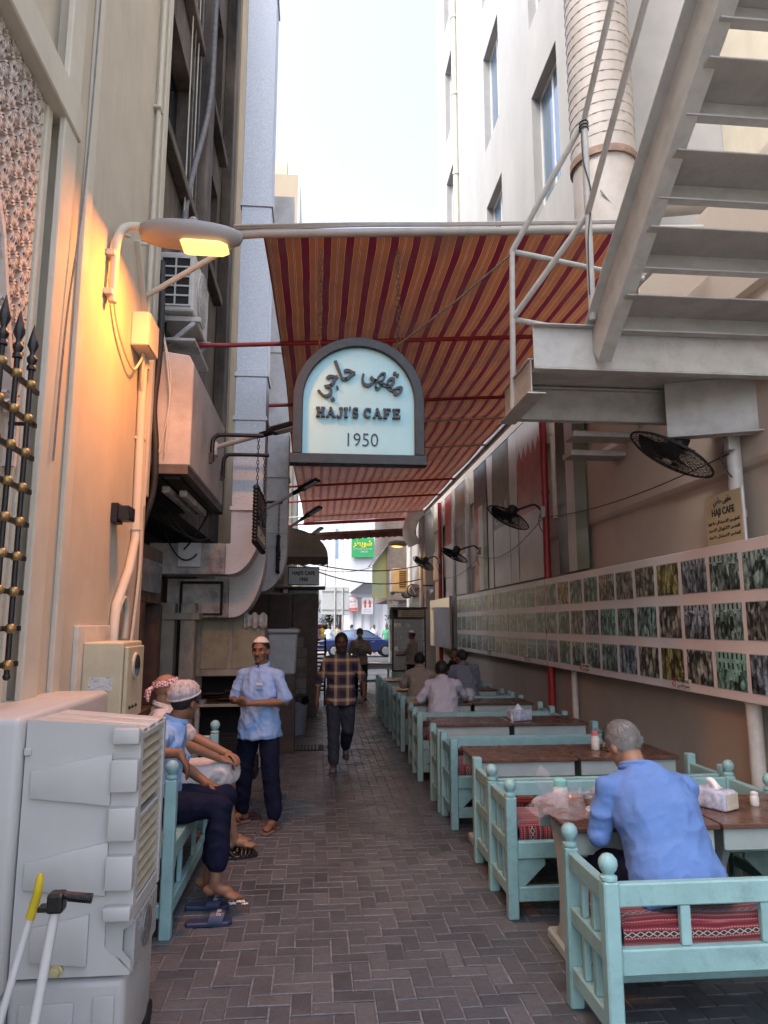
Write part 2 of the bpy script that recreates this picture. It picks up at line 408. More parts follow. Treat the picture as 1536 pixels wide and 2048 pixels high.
# inspection cover let into the paving
t = thing('manhole_cover', 'small iron inspection cover set flush in the brick paving', 'manhole', (-.17, 10.6, .004))
MB().box(-.28,.28,-.22,.22,-.02,.004).build('frame', BLACKM, t)
mb = MB()
for i in range(9):
    for j in range(7): mb.box(-.225+i*.05,-.195+i*.05,-.17+j*.05,-.14+j*.05,.002,.009)
mb.build('tread_plate', M('worn_iron', (.15,.14,.13), .4, metal=.6, var=.2, scale=12), t)

# ================================================================== left: cream building with carved screen
W = -1.45
t = thing('cream_building', 'cream stucco building with arched carved screen and pale pilaster strips', 'building', (-3.2, 3.0, 0))
def lo(mb): mb.v = [(a+3.2, b-3.0, c) for a, b, c in mb.v]; return mb
lo(MB().box(-4.6, W, 3.74, 6.03, 0, 13).box(-4.6, W-.07, -2.0, 3.74, 0, 13)).build('wall', CREAM, t)
lo(MB().box(W-.07, W+.05, -2.0, 3.88, 4.50, 4.72)).build('string_course', CREAM_L, t, bevel=.008)
lo(MB().box(W, W+.035, 3.66, 3.86, 0, 13)).build('pilaster_strip', CREAM_L, t, bevel=.006)
lo(MB().box(W, W+.03, 4.07, 4.19, 0, 13)).build('pilaster_strip', CREAM_L, t, bevel=.006)
lo(MB().box(W, W+.02, 5.90, 6.035, 2.8, 13)).build('corner_strip', CREAM_L, t, bevel=.005)
lo(MB().box(W-.07, W-.02, 3.56, 3.63, 0, 4.5).box(W-.07, W-.035, 3.52, 3.56, 0, 4.5)).build('screen_frame', CREAM_L, t, bevel=.006)
# carved lattice spandrel above the arch
def arch_y(z): return 3.50 if z < 2.72 else 3.50 - .30*((z-2.72)/.8)**.8*(1 if z < 3.52 else 1+(z-3.52)*.9)
mb = MB(); cs = .135
for i in range(0, 14):
    for j in range(0, 16):
        cy_, cz_ = 3.52-cs*(i+.5), 2.62+cs*(j+.5)
        if cy_+cs*.3 < arch_y(cz_) or cz_ > 4.46: continue
        T = Matrix.Translation((W-.045, cy_, cz_))
        for q in range(8):
            a0 = q*math.pi/4 + .13*((i+j) % 2)
            r0, r1 = cs*.20, cs*.56
            p0 = Vector((0, r0*math.cos(a0), r0*math.sin(a0))); p1 = Vector((0, r1*math.cos(a0+.42), r1*math.sin(a0+.42)))
            p2 = Vector((0, r0*math.cos(a0+math.pi/4), r0*math.sin(a0+math.pi/4)))
            c0 = T.translation
            mb.bar(c0+p0, c0+p1, .014, .035, (1,0,0)); mb.bar(c0+p1, c0+p2, .014, .035, (1,0,0))
pts = [(arch_y(2.5+.06*i), 2.5+.06*i) for i in range(33)]
for a, b in zip(pts, pts[1:]): mb.bar((W-.045, a[0], a[1]), (W-.045, b[0], b[1]), .03, .06, (1,0,0))
o = lo(mb).build('carved_lattice', PINKW, t, fix=False); o['kind'] = 'stuff'
mb = MB(); py = [(3.52, 4.47)] + [(a, b) for a, b in reversed(pts) if b < 4.46]
mb.prism(py, 'x', W-.068, W-.060); lo(mb).build('lattice_ground', M('screen_recess', (.42,.36,.32), .9, var=.1), t)

# wrought window grille with gold knots
t = thing('window_grille', 'black wrought iron window grille with gold knots and spear tips', 'grille', (W, 3.0, 1.5))
ys = [2.50, 2.655, 2.81, 2.96, 3.11, 3.265]; zs = [1.575, 1.73, 1.89, 2.045, 2.20, 2.355, 2.515, 2.675, 2.835]
gx = .12
spear = MB().lathe([(.011,0),(.022,.005),(.022,.02),(.014,.03),(.024,.05),(.024,.06),(.013,.075),(.012,.09),(.026,.12),(.020,.15),(.002,.225)], n=8).mesh('spear_tip', smooth=40)
knot = MB().ball((0,0,0), (.026,.026,.024), 10, 7).mesh('knot', smooth=60)
for y in ys:
    b_ = MB().tube([(gx, y-3, .03), (gx, y-3, 1.42)], .0125, 8).ball((gx, y-3, .025), .017, 8, 6).build('upright', BLACK, t, smooth=50)
    obj('spear_tip', spear, BLACK, b_, (gx, y-3, 1.40))
for z in zs:
    b_ = MB().box(gx-.022, gx-.006, -1.0, .395, z-1.5-.011, z-1.5+.011).build('cross_bar', BLACK, t)
    for y in ys: obj('knot', knot, GOLDB, b_, (gx, y-3, z-1.5))
for z in (1.73, 2.675): MB().tube([(0, .36, z-1.5), (gx, .36, z-1.5)], .010, 6).build('wall_stay', BLACK, t)

# conduit and cables on the cream wall
t = thing('conduit_pipe', 'cream painted conduit running down the cream wall to the meter', 'pipe', (W, 5.6, 1.6))
MB().tube([(.035, 5.62-5.6, 11.4), (.035, .02, 2.46)], .020, 10).build('upper_run', CREAM_L, t, smooth=50)
MB().tube([(.035, -.03, 2.35), (.035, .02, .95), (.035, .02, .80), (.035, -.12, .55), (.035, -.40, .28), (.035, -.44, .02)], .034, 10).build('lower_run', CREAM_L, t, smooth=50)
for z in (7.6, 6.1, 3.9, 3.2): MB().box(.0, .062, -.03, .07, z-1.6-.012+.0, z-1.6+.012).build('pipe_clip', CREAM_L, t, bevel=.003)
for z in (2.2, .9): MB().lathe([(.042,-.03),(.042,.03)], Matrix.Translation((.035, .0 if z > 1 else .02, z)), 10).build('coupling', CREAM_L, t)
MB().tube(smooth_path([(.03,-.44,.06),(.05,-.40,.25),(.05,-.28,.34),(.05,-.18,.25),(.04,-.16,.05)]), .022, 8).build('loop_hose', CREAM_L, t, smooth=50)
MB().tube(smooth_path([(.02,.25,2.6),(.02,.20,1.4),(.03,.22,.6),(.02,.05,-.2)]), .012, 6).build('stray_cord', CREAM_L, t, smooth=50)
MB().tube(smooth_path([(.02,.30,2.5),(.03,.26,1.5),(.02,.28,1.1)]), .014, 6).build('stray_cord', CREAM_L, t, smooth=50)

t = thing('junction_box', 'cream square junction box on the wall beneath the street lamp', 'electrical box', (W, 5.48, 3.85))
MB().box(0,.13,-.19,.13,0,.27).build('case', CREAM_L, t, bevel=.008); MB().box(.131,.138,-.185,.125,.005,.265).build('lid', CREAM_L, t, bevel=.004)
t = thing('lamp_cable', 'thin cables looping from lamp arm down to the junction box', 'cable', (W, 4.7, 4.3))
for k in range(2):
    MB().tube(smooth_path([(.04+.015*k,.22,.22),(.03,.0,.1),(.03,-.03,-.2),(.03,.15+.03*k,-.5),(.04,.52,-.66),(.06,.68,-.55),(.06,.74,-.46)]), .009, 6).build('cord', CREAM_L, t, smooth=50)
MB().tube(smooth_path([(.06,.78,-.44),(.05,.80,-.62),(.04,.84,-.7),(.04,.90,-.8)]), .012, 6).build('cord', CREAM_L, t, smooth=50)
t = thing('hanging_wire', 'long grey wire hanging down the cream facade past the screen', 'cable', (W, 3.9, 5.8))
MB().tube(smooth_path([(.09,.0,1.5),(.075,.05,0),(.07,.02,-1.5),(.05,-.06,-2.4),(.05,-.10,-3.2)]), .006, 6).build('cord', CABLEG, t, smooth=50)

t = thing('wall_spotlight', 'small black box wall light on the orange lit stucco', 'wall light', (W, 5.15, 2.45))
MB().box(0,.05,-.10,.04,0,.14).build('back_plate', BLACK, t, bevel=.004)
MB().prism([(-.11,.02),(.05,.02),(.05,.12),(-.11,.12)], 'x', .05, .13).build('housing', BLACK, t, bevel=.006)
MB().box(.131,.134,-.09,.03,.03,.11).build('glass', GLASSD, t)

METER = M('meter_box_cream', (.53,.47,.32), .6, var=.08, scale=5, dirt=(.36,.30,.2), dscale=3, damt=.4)
t = thing('meter_box', 'cream steel electricity meter box with round window and torn sticker', 'meter box', (W, 4.55, 1.14))
MB().box(0,.03,-.10,.56,-.06,.60).build('back_board', M('ply_board', (.62,.58,.5), .8), t, bevel=.004)
MB().box(.03,.27,.0,.46,0,.50).build('case', METER, t, bevel=.008)
d_ = MB().box(.272,.296,.02,.42,.03,.47).build('door', METER, t, bevel=.005)
MB().lathe([(.085,0),(.085,.012),(.07,.014)], frame((0,1,0),(0,0,1),(.296,.2,.35)), 18).build('window_ring', METER, d_)
MB().lathe([(.068,0),(.068,.004)], frame((0,1,0),(0,0,1),(.308,.2,.35)), 18).build('window_glass', GLASSD, d_)
for y in (.10,.17,.25): MB().ball((.297,y,.10),.012,8,6).build('knob', BLACKM, d_)
STICK = M('torn_sticker', (.60,.60,.58), .6, var=.1, scale=40, dirt=(.10,.10,.12), dscale=55, damt=.9, dvec=(1,1,2))
MB().box(.075,.215,-.004,-.001,.21,.29).build('sticker', STICK, t)

# street lamp, lit
t = thing('street_lamp', 'lit grey street lamp head on curved arm above the cream wall', 'street lamp', (W, 4.72, 4.30))
LAMPG = M('lamp_grey', (.27,.265,.26), .5, var=.08, scale=6, dirt=(.17,.15,.13), dscale=6, damt=.4)
MB().tube(smooth_path([(.05,-.09,-.42),(.05,-.09,-.05),(.07,-.07,.10),(.13,-.03,.17),(.30,.0,.17)]), .030, 10).build('arm', CREAM_L, t, smooth=50)
for z in (-.08,-.36): MB().box(0,.06,-.14,-.04,z-.02,z+.02).build('clamp', CREAM_L, t, bevel=.004)
prof = [(.19,.060),(.24,.095),(.31,.125),(.42,.14),(.55,.14),(.67,.125),(.78,.095),(.86,.055),(.885,.015)]
def head(zt, zb, name, mat):
    mb = MB(); n_ = 16; rings = []
    for x, w in prof:
        rings.append([(x, w*math.cos(2*math.pi*k/n_), .155 + (zt if math.sin(2*math.pi*k/n_) > 0 else zb)*(w/.14)**.6*math.sin(2*math.pi*k/n_)-.02*(x-.2)) for k in range(n_)])
    vs = [q for r_ in rings for q in r_]
    fs = [(i*n_+k, i*n_+(k+1)%n_, (i+1)*n_+(k+1)%n_, (i+1)*n_+k) for i in range(len(rings)-1) for k in range(n_)]
    fs += [tuple(range(n_))[::-1], tuple(range((len(rings)-1)*n_, len(rings)*n_))]
    return mb.add(vs, fs).build(name, mat, t, smooth=60)
head(.080, .100, 'housing', LAMPG)
MB().tube([(.18,0,.165),(.26,0,.165)], .042, 12).build('collar', LAMPG, t, smooth=50)
MB().lathe([(.035,0),(.035,.03),(.02,.05)], Matrix.Translation((.54,0,.225)), 10).build('photocell', LAMPG, t, smooth=50)
mb = MB(); mb.prism([(.47+.0,-.085),(.50,-.105),(.74,-.10),(.79,-.06),(.79,.06),(.74,.10),(.50,.105),(.47,.085)], 'z', .052, .068)
mb.v = [(a, b, c-.02*(a-.2)) for a, b, c in mb.v]
mb.build('lens', LENS, t, bevel=.01, seg=2, smooth=50)
ld = bpy.data.lights.new('lamp_light', 'AREA'); ld.shape = 'ELLIPSE'; ld.size = .28; ld.size_y = .16; ld.energy = 17; ld.color = (1.0,.29,.03); ld.spread = R(170)
lo_ = bpy.data.objects.new('lamp_light', ld); C.objects.link(lo_); lo_.parent = t; lo_.location = (.63, 0, .02); lo_.rotation_euler = (0, R(12), 0)
t = thing('wall_bracket', 'cream pipe strut bracing the awning pole from the cream wall', 'bracket', (W, 5.55, 4.4))
MB().tube([(.03,.02,-.02),(.75,-.22,.33)], .022, 8).build('strut', CREAM_L, t, smooth=50)
MB().bar((.02,-.30,.28),(.02,.22,-.36), .03, .04, (1,0,0)).build('wall_bar', CREAM_L, t)
MB().tube([(.0,-.25,.28),(.09,-.25,.28)], .012, 6).build('eye_bolt', CREAM_L, t)

# ================================================================== left: old sooty building beyond the corner
t = thing('sooty_building', 'old soot blackened building with deep windows above the kitchen', 'building', (-2.6, 9.5, 0))
B0 = Vector((-2.6, 9.5, 0))
def lb(mb): mb.v = [(a-B0.x, b-B0.y, c) for a, b, c in mb.v]; return mb
# upper wall with two real window openings, and pilasters
WX = -1.62
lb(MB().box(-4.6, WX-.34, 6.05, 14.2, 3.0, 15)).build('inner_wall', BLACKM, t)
def wall_with_holes(x0, x1, y0, y1, z0, z1, holes, mb):
    ysb = sorted({y0, y1, *[h[0] for h in holes], *[h[1] for h in holes]}); zsb = sorted({z0, z1, *[h[2] for h in holes], *[h[3] for h in holes]})
    for a, b in zip(ysb, ysb[1:]):
        run = None
        for c, d in zip(zsb, zsb[1:]):
            hole = any(h[0] <= a and b <= h[1] and h[2] <= c and d <= h[3] for h in holes)
            if hole:
                if run: mb.box(x0, x1, a, b, run[0], run[1]); run = None
            else: run = (run[0], d) if run else (c, d)
        if run: mb.box(x0, x1, a, b, run[0], run[1])
    return mb
holes = [(6.45, 8.0, 6.6, 8.2), (6.45, 8.0, 8.9, 11.0), (8.9, 10.2, 6.6, 8.2), (8.9, 10.2, 8.9, 11.0)]
lb(wall_with_holes(WX-.34, WX, 6.05, 14.2, 3.0, 15, holes, MB())).build('wall', SOOT, t)
for h in holes:
    w_ = lb(MB().box(WX-.22, WX-.18, h[0], h[0]+.07, h[2], h[3]).box(WX-.22, WX-.18, h[1]-.07, h[1], h[2], h[3]).box(WX-.22, WX-.18, h[0]+.07, h[1]-.07, h[2], h[2]+.07).box(WX-.22, WX-.18, h[0]+.07, h[1]-.07, h[3]-.07, h[3])).build('window', BLACK, t)
    lb(MB().box(WX-.205, WX-.195, h[0]+.07, h[1]-.07, h[2]+.07, h[3]-.07)).build('pane', GLASSD, w_)
    lb(MB().box(WX+.002, WX+.12, h[0]-.1, h[1]+.1, h[2]-.12, h[2]-.002)).build('sill', SOOT, t, bevel=.01)
for y in (8.25, 10.5): lb(MB().box(WX, WX+.16, y, y+.42, 3.4, 15)).build('pilaster', SOOT, t, bevel=.012)
lb(MB().box(WX, WX+.10, 11.6, 14.2, 3.0, 15)).build('end_bay', M('ochre_render', (.50,.41,.28), .85, var=.08, scale=2, bump=.2, bscale=60), t)
# concrete bulkhead over the shop front
mb = MB().prism([(-1.62,3.10),(-1.62,4.16),(-1.16,4.10),(-1.12,4.02),(-1.12,3.10)], 'y', 6.12, 8.25)
lb(mb).build('bulkhead', BULK, t, bevel=.012)
lb(MB().box(-2.5, -1.135, 6.13, 8.24, 3.03, 3.098)).build('soffit_frame', M('rusty_steel_edge', (.10,.085,.075), .6, var=.3, scale=6), t)
for k in range(7): lb(MB().box(-2.3+k*.16, -2.17+k*.16, 6.2, 8.2, 2.995, 3.028)).build('soffit_slat', BLACKM, t)
for k in range(2): lb(MB().box(-1.43+k*.12, -1.36+k*.12, 6.5+k*.2, 7.9, 2.93, 2.994)).build('tube_light', DUCTG, t, bevel=.01)
# ground floor: recess wall and timber window
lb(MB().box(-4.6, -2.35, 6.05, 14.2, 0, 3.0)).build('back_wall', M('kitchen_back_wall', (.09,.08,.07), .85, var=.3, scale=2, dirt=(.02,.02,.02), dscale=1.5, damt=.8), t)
fr = lb(MB().box(-1.95, -1.62, 6.10, 7.6, 0, .95)).build('shop_front', BROWNWOOD, t, bevel=.01)
lb(MB().box(-1.95, -1.62, 6.10, 7.6, 1.95, 2.5)).build('fascia', BROWNWOOD, t, bevel=.01)
for y in (6.10, 6.75, 7.48): lb(MB().box(-1.90, -1.60, y, y+.12, .952, 1.948)).build('window_post', DARKWOOD, t, bevel=.006)
lb(MB().box(-1.60,-1.585,6.3,7.4,2.05,2.35)).build('glass_plaque', M('blue_grey_glass', (.16,.19,.22), .15, var=.3, scale=2), t)
for y in (6.22, 6.87): lb(MB().box(-1.78, -1.77, y, y+.53 if y < 6.5 else 7.48, .952, 1.948)).build('pane', GLASSD, t)
GREASY = M('greasy_cream_paint', (.36,.33,.27), .6, var=.15, scale=3, bump=.1, bscale=30, dirt=(.06,.05,.04), dscale=2.6, damt=.85, dvec=(1,1,.5))
for x in (-1.86, -1.62): lb(MB().box(x, x+.17, 8.7, 8.9, 0, 2.0)).build('stained_post', GREASY, t, bevel=.01)
lb(MB().box(-1.92,-1.40,8.66,8.95,1.80,1.88)).build('post_cap', GREASY, t, bevel=.006)

# kitchen counter facing the alley
t = thing('kitchen_counter', 'greasy cream kitchen cupboard over a dark shelf of stacked flat loaves', 'counter', (-1.1, 9.3, 0))
MB().box(-.42,.43,0,.55,1.10,1.86).build('cupboard', GREASY, t, bevel=.008)
for a, b in ((-.36,-.03),(.03,.38)): MB().box(a,b,-.014,-.002,1.19,1.79).build('door_panel', M('yellowed_panel', (.34,.30,.20), .5, var=.1, scale=4, dirt=(.10,.08,.05), dscale=3, damt=.6), t, bevel=.004)
MB().box(-.42,.43,-.05,.6,.73,.765).build('counter_top', M('counter_cream', (.40,.37,.29), .4, var=.1, scale=5), t, bevel=.005)
MB().box(-.42,.43,.55,.60,.765,1.10).build('back_panel', BLACKM, t)
for x in (-.40,.37): MB().box(x,x+.05,-.03,.03,0,.73).build('leg', DUCTG, t)
MB().box(-.41,.42,.45,.55,0,.73).build('lower_back', BLACKM, t)
mb = MB()
for i in range(22):
    a = random.uniform(-.25,.27); mb.lathe([(.13,0),(.145,.006),(.13,.012)], Matrix.Translation((a,.2+random.uniform(-.08,.1),.768+.013*(i % 11)))@Matrix.Rotation(random.uniform(-.05,.05),4,'X'), 12)
o = mb.build('flat_loaf_stack', M('flatbread', (.10,.065,.04), .7, var=.3, scale=14), t); o['kind'] = 'stuff'
MB().lathe([(.05,0),(.055,.04),(.05,.045)], Matrix.Translation((-.33,.05,.768)), 12).build('tin', GALV, t)
mb = MB().grid(lambda u, v: (.17+.29*u, -.07+.01*math.sin(u*25)*v, 1.88-.17*v+.02*math.sin(u*17+v*3)), 18, 6)
mb.build('plastic_cover', M('cloudy_plastic', (.35,.35,.35), .25, var=.2, scale=18, bump=.4, bscale=25), t, smooth=60)
# crates beneath the counter
for i, (x, y, z, s_, lab) in enumerate(((-.93,8.75,0,1,'black lattice plastic crate on the paving beside the bench'),(-.95,8.8,.24,.96,'upper black crate stacked below the kitchen counter'))):
    t = thing('plastic_crate', lab, 'crate', (x, y, z), .1*i)
    MB().box(-.25,.25,-.16,.16,0,.012).build('base', BLACKM, t)
    for sx_ in (-1, 1):
        mb = MB(); mb2 = MB()
        for k in range(4): mb.box(sx_*.16-.006, sx_*.16+.006, -.25, .25, .03+k*.055, .05+k*.055, Matrix.Rotation(R(90),4,'Z'))
        for k in range(11): mb.box(-.25+k*.049,-.238+k*.049, sx_*.16-.005, sx_*.16+.005, .012, .23)
        mb.build('side_lattice', BLACKM, t)
        for k in range(7): mb2.box(sx_*.25-.006,sx_*.25+.006,-.155+k*.049,-.143+k*.049,.012,.23)
        for k in range(4): mb2.box(sx_*.25-.007,sx_*.25+.007,-.16,.16,.03+k*.055,.05+k*.055)
        mb2.build('end_lattice', BLACKM, t)
t = thing('storage_tub', 'grey plastic tub with lid stacked beside the kitchen cupboard', 'tub', (-.50, 10.4, 0))
MB().box(-.18,.20,-.2,.2,0,1.05).build('stand', DARKWOOD, t)
MB().prism([(-.18,1.05),(.20,1.05),(.22,1.62),(-.20,1.62)], 'y', -.2, .2).build('body', M('tub_grey', (.33,.36,.38), .45), t, bevel=.02)
MB().box(-.23,.25,-.23,.23,1.622,1.68).build('lid', M('tub_grey', (.33,.36,.38), .45), t, bevel=.015)

# dark cupboard, open leaf with arched board
t = thing('dark_cupboard', 'tall dark brown wooden cupboard doors standing into the alley', 'cupboard', (-.45, 12.9, 0))
MB().box(-.85,.42,.06,1.2,.12,2.30).build('carcass', DARKWOOD, t, bevel=.01)
MB().box(-.42,.0,0,.058,.14,2.28).build('door', DARKWOOD, t, bevel=.008); d_ = MB().box(.01,.46,.0,.058,.14,2.28).build('door', DARKWOOD, t, bevel=.008)
MB().box(-.02,.02,-.03,-.002,1.0,1.2).build('handle', BLACK, t)
pl = [(-.11+.0,.55),(.19,.55),(.19,1.35),(.15,1.5),(.05,1.62),(-.04,1.68),(-.11,1.70)]
bd = thing('arched_board', 'grey plank board with a curved top leaning on the dark cupboard', 'board', (-.38, 12.80, 0))
for k in range(9):
    z0 = .12+k*.175; wR = .20 if k < 7 else .14 if k == 7 else .02
    MB().box(-.13, wR, -.02, .01, z0, z0+.168).build('plank', M('grey_plank', (.20,.185,.165), .8, var=.2, scale=8, bump=.3, bscale=40, rand=.2), bd, bevel=.004)
t = thing('waste_bin', 'pale blue plastic waste bin with black liner', 'bin', (-.33, 11.9, 0))
MB().lathe([(.15,0),(.155,.01),(.20,.56),(.205,.58),(.19,.585)], n=20).build('body', M('bin_blue', (.30,.32,.40), .4), t, smooth=40)
mb = MB()
mb.grid(lambda u, v: ((.208+.012*math.sin(u*40)*v)*math.cos(u*2*math.pi), (.208+.012*math.sin(u*40)*v)*math.sin(u*2*math.pi), .60-(.10+.03*math.sin(u*23))*v), 40, 4)
mb.lathe([(.206,.598),(.20,.61),(.05,.56)], n=40)
mb.build('liner', M('bin_liner', (.012,.012,.013), .3, bump=.3, bscale=30), t, smooth=60)
t = thing('wash_basin', 'white pedestal basin standing behind the waste bin', 'basin', (-.02, 14.3, 0))
MB().lathe([(.14,0),(.09,.05),(.07,.3),(.09,.62),(.2,.72),(.24,.80),(.22,.82)], n=16).build('pedestal', TEALW, t, smooth=40)
MB().ball((0,0,.84),(.16,.16,.08)).build('bowl', WHITEP, t, smooth=60)
t = thing('tray_rack', 'dark rack stacked with baking trays beside the alley', 'rack', (.03, 16.2, 0))
for x in (-.27,.13): MB().box(x,x+.04,-.2,.3,0,1.45).build('upright', BLACKM, t)
for k in range(14): MB().box(-.228,.128,-.21,.29,.30+k*.085,.335+k*.085).build('tray', M('tray_metal', (.10,.095,.09), .35, metal=.6, var=.3), t, bevel=.006)

# air conditioner on steel brackets
ACW = M('ac_casing', (.52,.52,.50), .5, var=.05, scale=5, dirt=(.32,.30,.27), dscale=4, damt=.5)
t = thing('air_conditioner', 'white outdoor air conditioner on steel brackets above the bulkhead', 'air conditioner', (-1.42, 6.75, 4.78))
MB().box(-.20,.16,-.03,.85,0,.62).build('casing', ACW, t, bevel=.02, seg=2)
mb = MB()
for k in range(6): mb.box(-.17+.1645*0,.13,-.045,-.032,.05+k*.1,.066+k*.1)
for k in range(3): mb.box(-.17+k*.142,-.155+k*.142,-.046,-.031,.05,.566)
mb.build('side_grille', ACW, t)
MB().box(-.165,.125,-.0335,-.031,.055,.56).build('coil', BLACKM, t)
T = frame((0,1,0),(0,0,1),(.162,.42,.32))
f_ = MB().lathe([(.285,0),(.285,.012),(.27,.014)], T, 28).build('fan_guard', ACW, t, smooth=40)
mb = MB()
for r_ in (.06,.10,.14,.18,.22,.26): mb.tube([T@Vector((r_*math.cos(a), r_*math.sin(a), .02)) for a in [2*math.pi*k/28 for k in range(29)]], .004, 4)
for k in range(18): mb.bar(T@Vector((.04*math.cos(k*.349),.04*math.sin(k*.349),.02)), T@Vector((.275*math.cos(k*.349+.3),.275*math.sin(k*.349+.3),.02)), .006, .006)
mb.build('guard_wires', ACW, f_)
MB().lathe([(.26,0),(.26,.004)], frame((0,1,0),(0,0,1),(.163,.42,.32)), 28).build('fan_opening', M('fan_dark', (.10,.10,.10), .6), t)
for y in (.08,.72):
    MB().bar((-.22,y,-.04),(.22,y,-.04),.05,.05).build('bracket', DUCTG, t)
    MB().bar((-.20,y,-.42),(.16,y,-.07),.04,.04).build('bracket_strut', DUCTG, t)
MB().box(-.2,.19,-.02,.84,-.30,-.27).build('drip_tray', DUCTG, t, bevel=.005)
MB().tube(smooth_path([(-.15,.2,.0),(-.12,.15,-.15),(-.1,.3,-.25),(-.05,.25,-.38)]), .012, 6).build('hose', CABLE, t, smooth=50)

t = thing('cable_bundle', 'thick black taped cable bundle dropping over the bulkhead corner', 'cable', (-1.43, 6.06, 3.4))
MB().tube(smooth_path([(.0,.02,1.55),(.03,-.02,1.0),(.02,.0,.6),(.0,.0,.2),(.03,0,-.15),(.02,.05,-.5),(-.06,.1,-.8),(-.2,.3,-1.15)]), .030, 8).build('cord', CABLE, t, smooth=50)
for k in range(2): MB().tube(smooth_path([(.04,.0,.9),(.11+.02*k,-.02,.5),(.13,-.02,.2),(.06+.05*k,0,-.2)]), .006, 6).build('thin_wire', CREAM_L, t, smooth=50)
t = thing('facade_hose', 'grey corrugated hose trailing down the soot blackened wall', 'hose', (-1.5, 8.1, 6))
MB().tube(smooth_path([(.05,.3,6.5),(.06,.2,3.5),(.05,.1,2.2),(-.02,-.4,.9),(-.05,-.6,.2),(-.04,-.7,-.7)]), .035, 8).build('pipe', CABLEG, t, smooth=50)
t = thing('facade_wires', 'thin pale wires running straight down the sooty wall', 'cable', (-1.58, 7.2, 6))
for k in range(4): MB().tube(smooth_path([(.02,.2*k+.3,7),(.03,.2*k+.28,3),(.03,.2*k+.3,-.5-.3*k)]), .008, 6).build('wire', CABLEG if k % 2 else CREAM_L, t)

t = thing('kitchen_cables', 'loose black cables drooping below the bulkhead to the duct', 'cable', (-1.3, 7.9, 2.8))
for a_, b_, s_ in (((-.5,-.9,.25),(.0,.46,-.12),.10), ((-.3,-.6,.2),(.12,.44,.0),.22), ((.1,.2,.3),(-.25,.45,-.2),.05), ((-.45,.3,.0),(-.1,.45,-.25),.18)):
    MB().tube(sag(a_, b_, s_), .010, 6).build('cord', CABLE, t, smooth=50)

# ventilation ducts
def duct(label, x0, x1, y, d, ztop, zbend, h, xend, mats, group='kitchen ducts', loc=None, joints=()):
    """rectangular duct: vertical shaft (near face at y) turning left with a rounded outer corner"""
    t = thing('ventilation_duct', label, 'duct', (x0, y, zbend), 0, group)
    def L(mb): mb.v = [(a-x0, b-y, c-zbend) for a, b, c in mb.v]; return mb
    w = x1-x0; zs_ = [ztop]+sorted(joints, reverse=True)+[zbend+w]
    for i, (a, b) in enumerate(zip(zs_, zs_[1:])):
        L(MB().box(x0, x1, y, y+d, b+.004, a-.004)).build('shaft', mats[0] if i < len(zs_)-2 else mats[1], t, bevel=.004)
        if i: L(MB().box(x0-.018, x1+.018, y-.018, y+d+.018, a-.025, a+.025)).build('flange', mats[0], t, bevel=.003)
    pts = [(x0, zbend+w), (x1, zbend+w)]
    for k in range(1, 13):
        th = k/12*math.pi/2; pts.append((x1-w*1.0*(1-math.cos(th)), zbend+w-(w+h)*math.sin(th)*1.0 if False else zbend+w-(w+h)*math.sin(th)))
    pts += [(x0-.05, zbend-h), (x0-.05, zbend), (x0, zbend)]
    L(MB().prism(pts, 'y', y, y+d)).build('elbow', mats[1], t, bevel=.004)
    L(MB().box(xend, x0-.054, y, y+d, zbend-h, zbend)).build('branch', mats[2], t, bevel=.004)
    return t, L
t, L = duct('near galvanised duct shaft bending left over the kitchen with soot marks', -1.03, -.655, 8.4, .42, 16, 2.68, .36, -1.95, (GALV, DUCTW, DUCTG), joints=(10.1, 7.0, 4.75, 4.2, 3.1))
L(MB().box(-1.62,-1.36,8.36,8.396,2.40,2.68)).build('access_plate', DUCTW, t, bevel=.006)
t, L = duct('grey duct running below the galvanised one with a square access door', -1.05, -.66, 9.0, .45, 2.75, 2.30, .47, -1.85, (DUCTW, DUCTW, DUCTG))
a_ = L(MB().box(-1.66,-1.20,8.975,8.998,1.88,2.24)).build('access_door', DUCTG, t, bevel=.004)
L(MB().box(-1.69,-1.66,8.965,8.998,1.86,2.27).box(-1.20,-1.17,8.965,8.998,1.86,2.27).box(-1.66,-1.20,8.965,8.998,2.24,2.27).box(-1.66,-1.20,8.965,8.998,1.86,1.88)).build('door_seal', BLACKM, a_)
duct('far white duct shaft behind the hanging sign boards', -.90, -.50, 11.3, .45, 9, 2.55, .30, -1.6, (DUCTW, DUCTW, DUCTG), joints=(6.2, 4.1, 3.2))

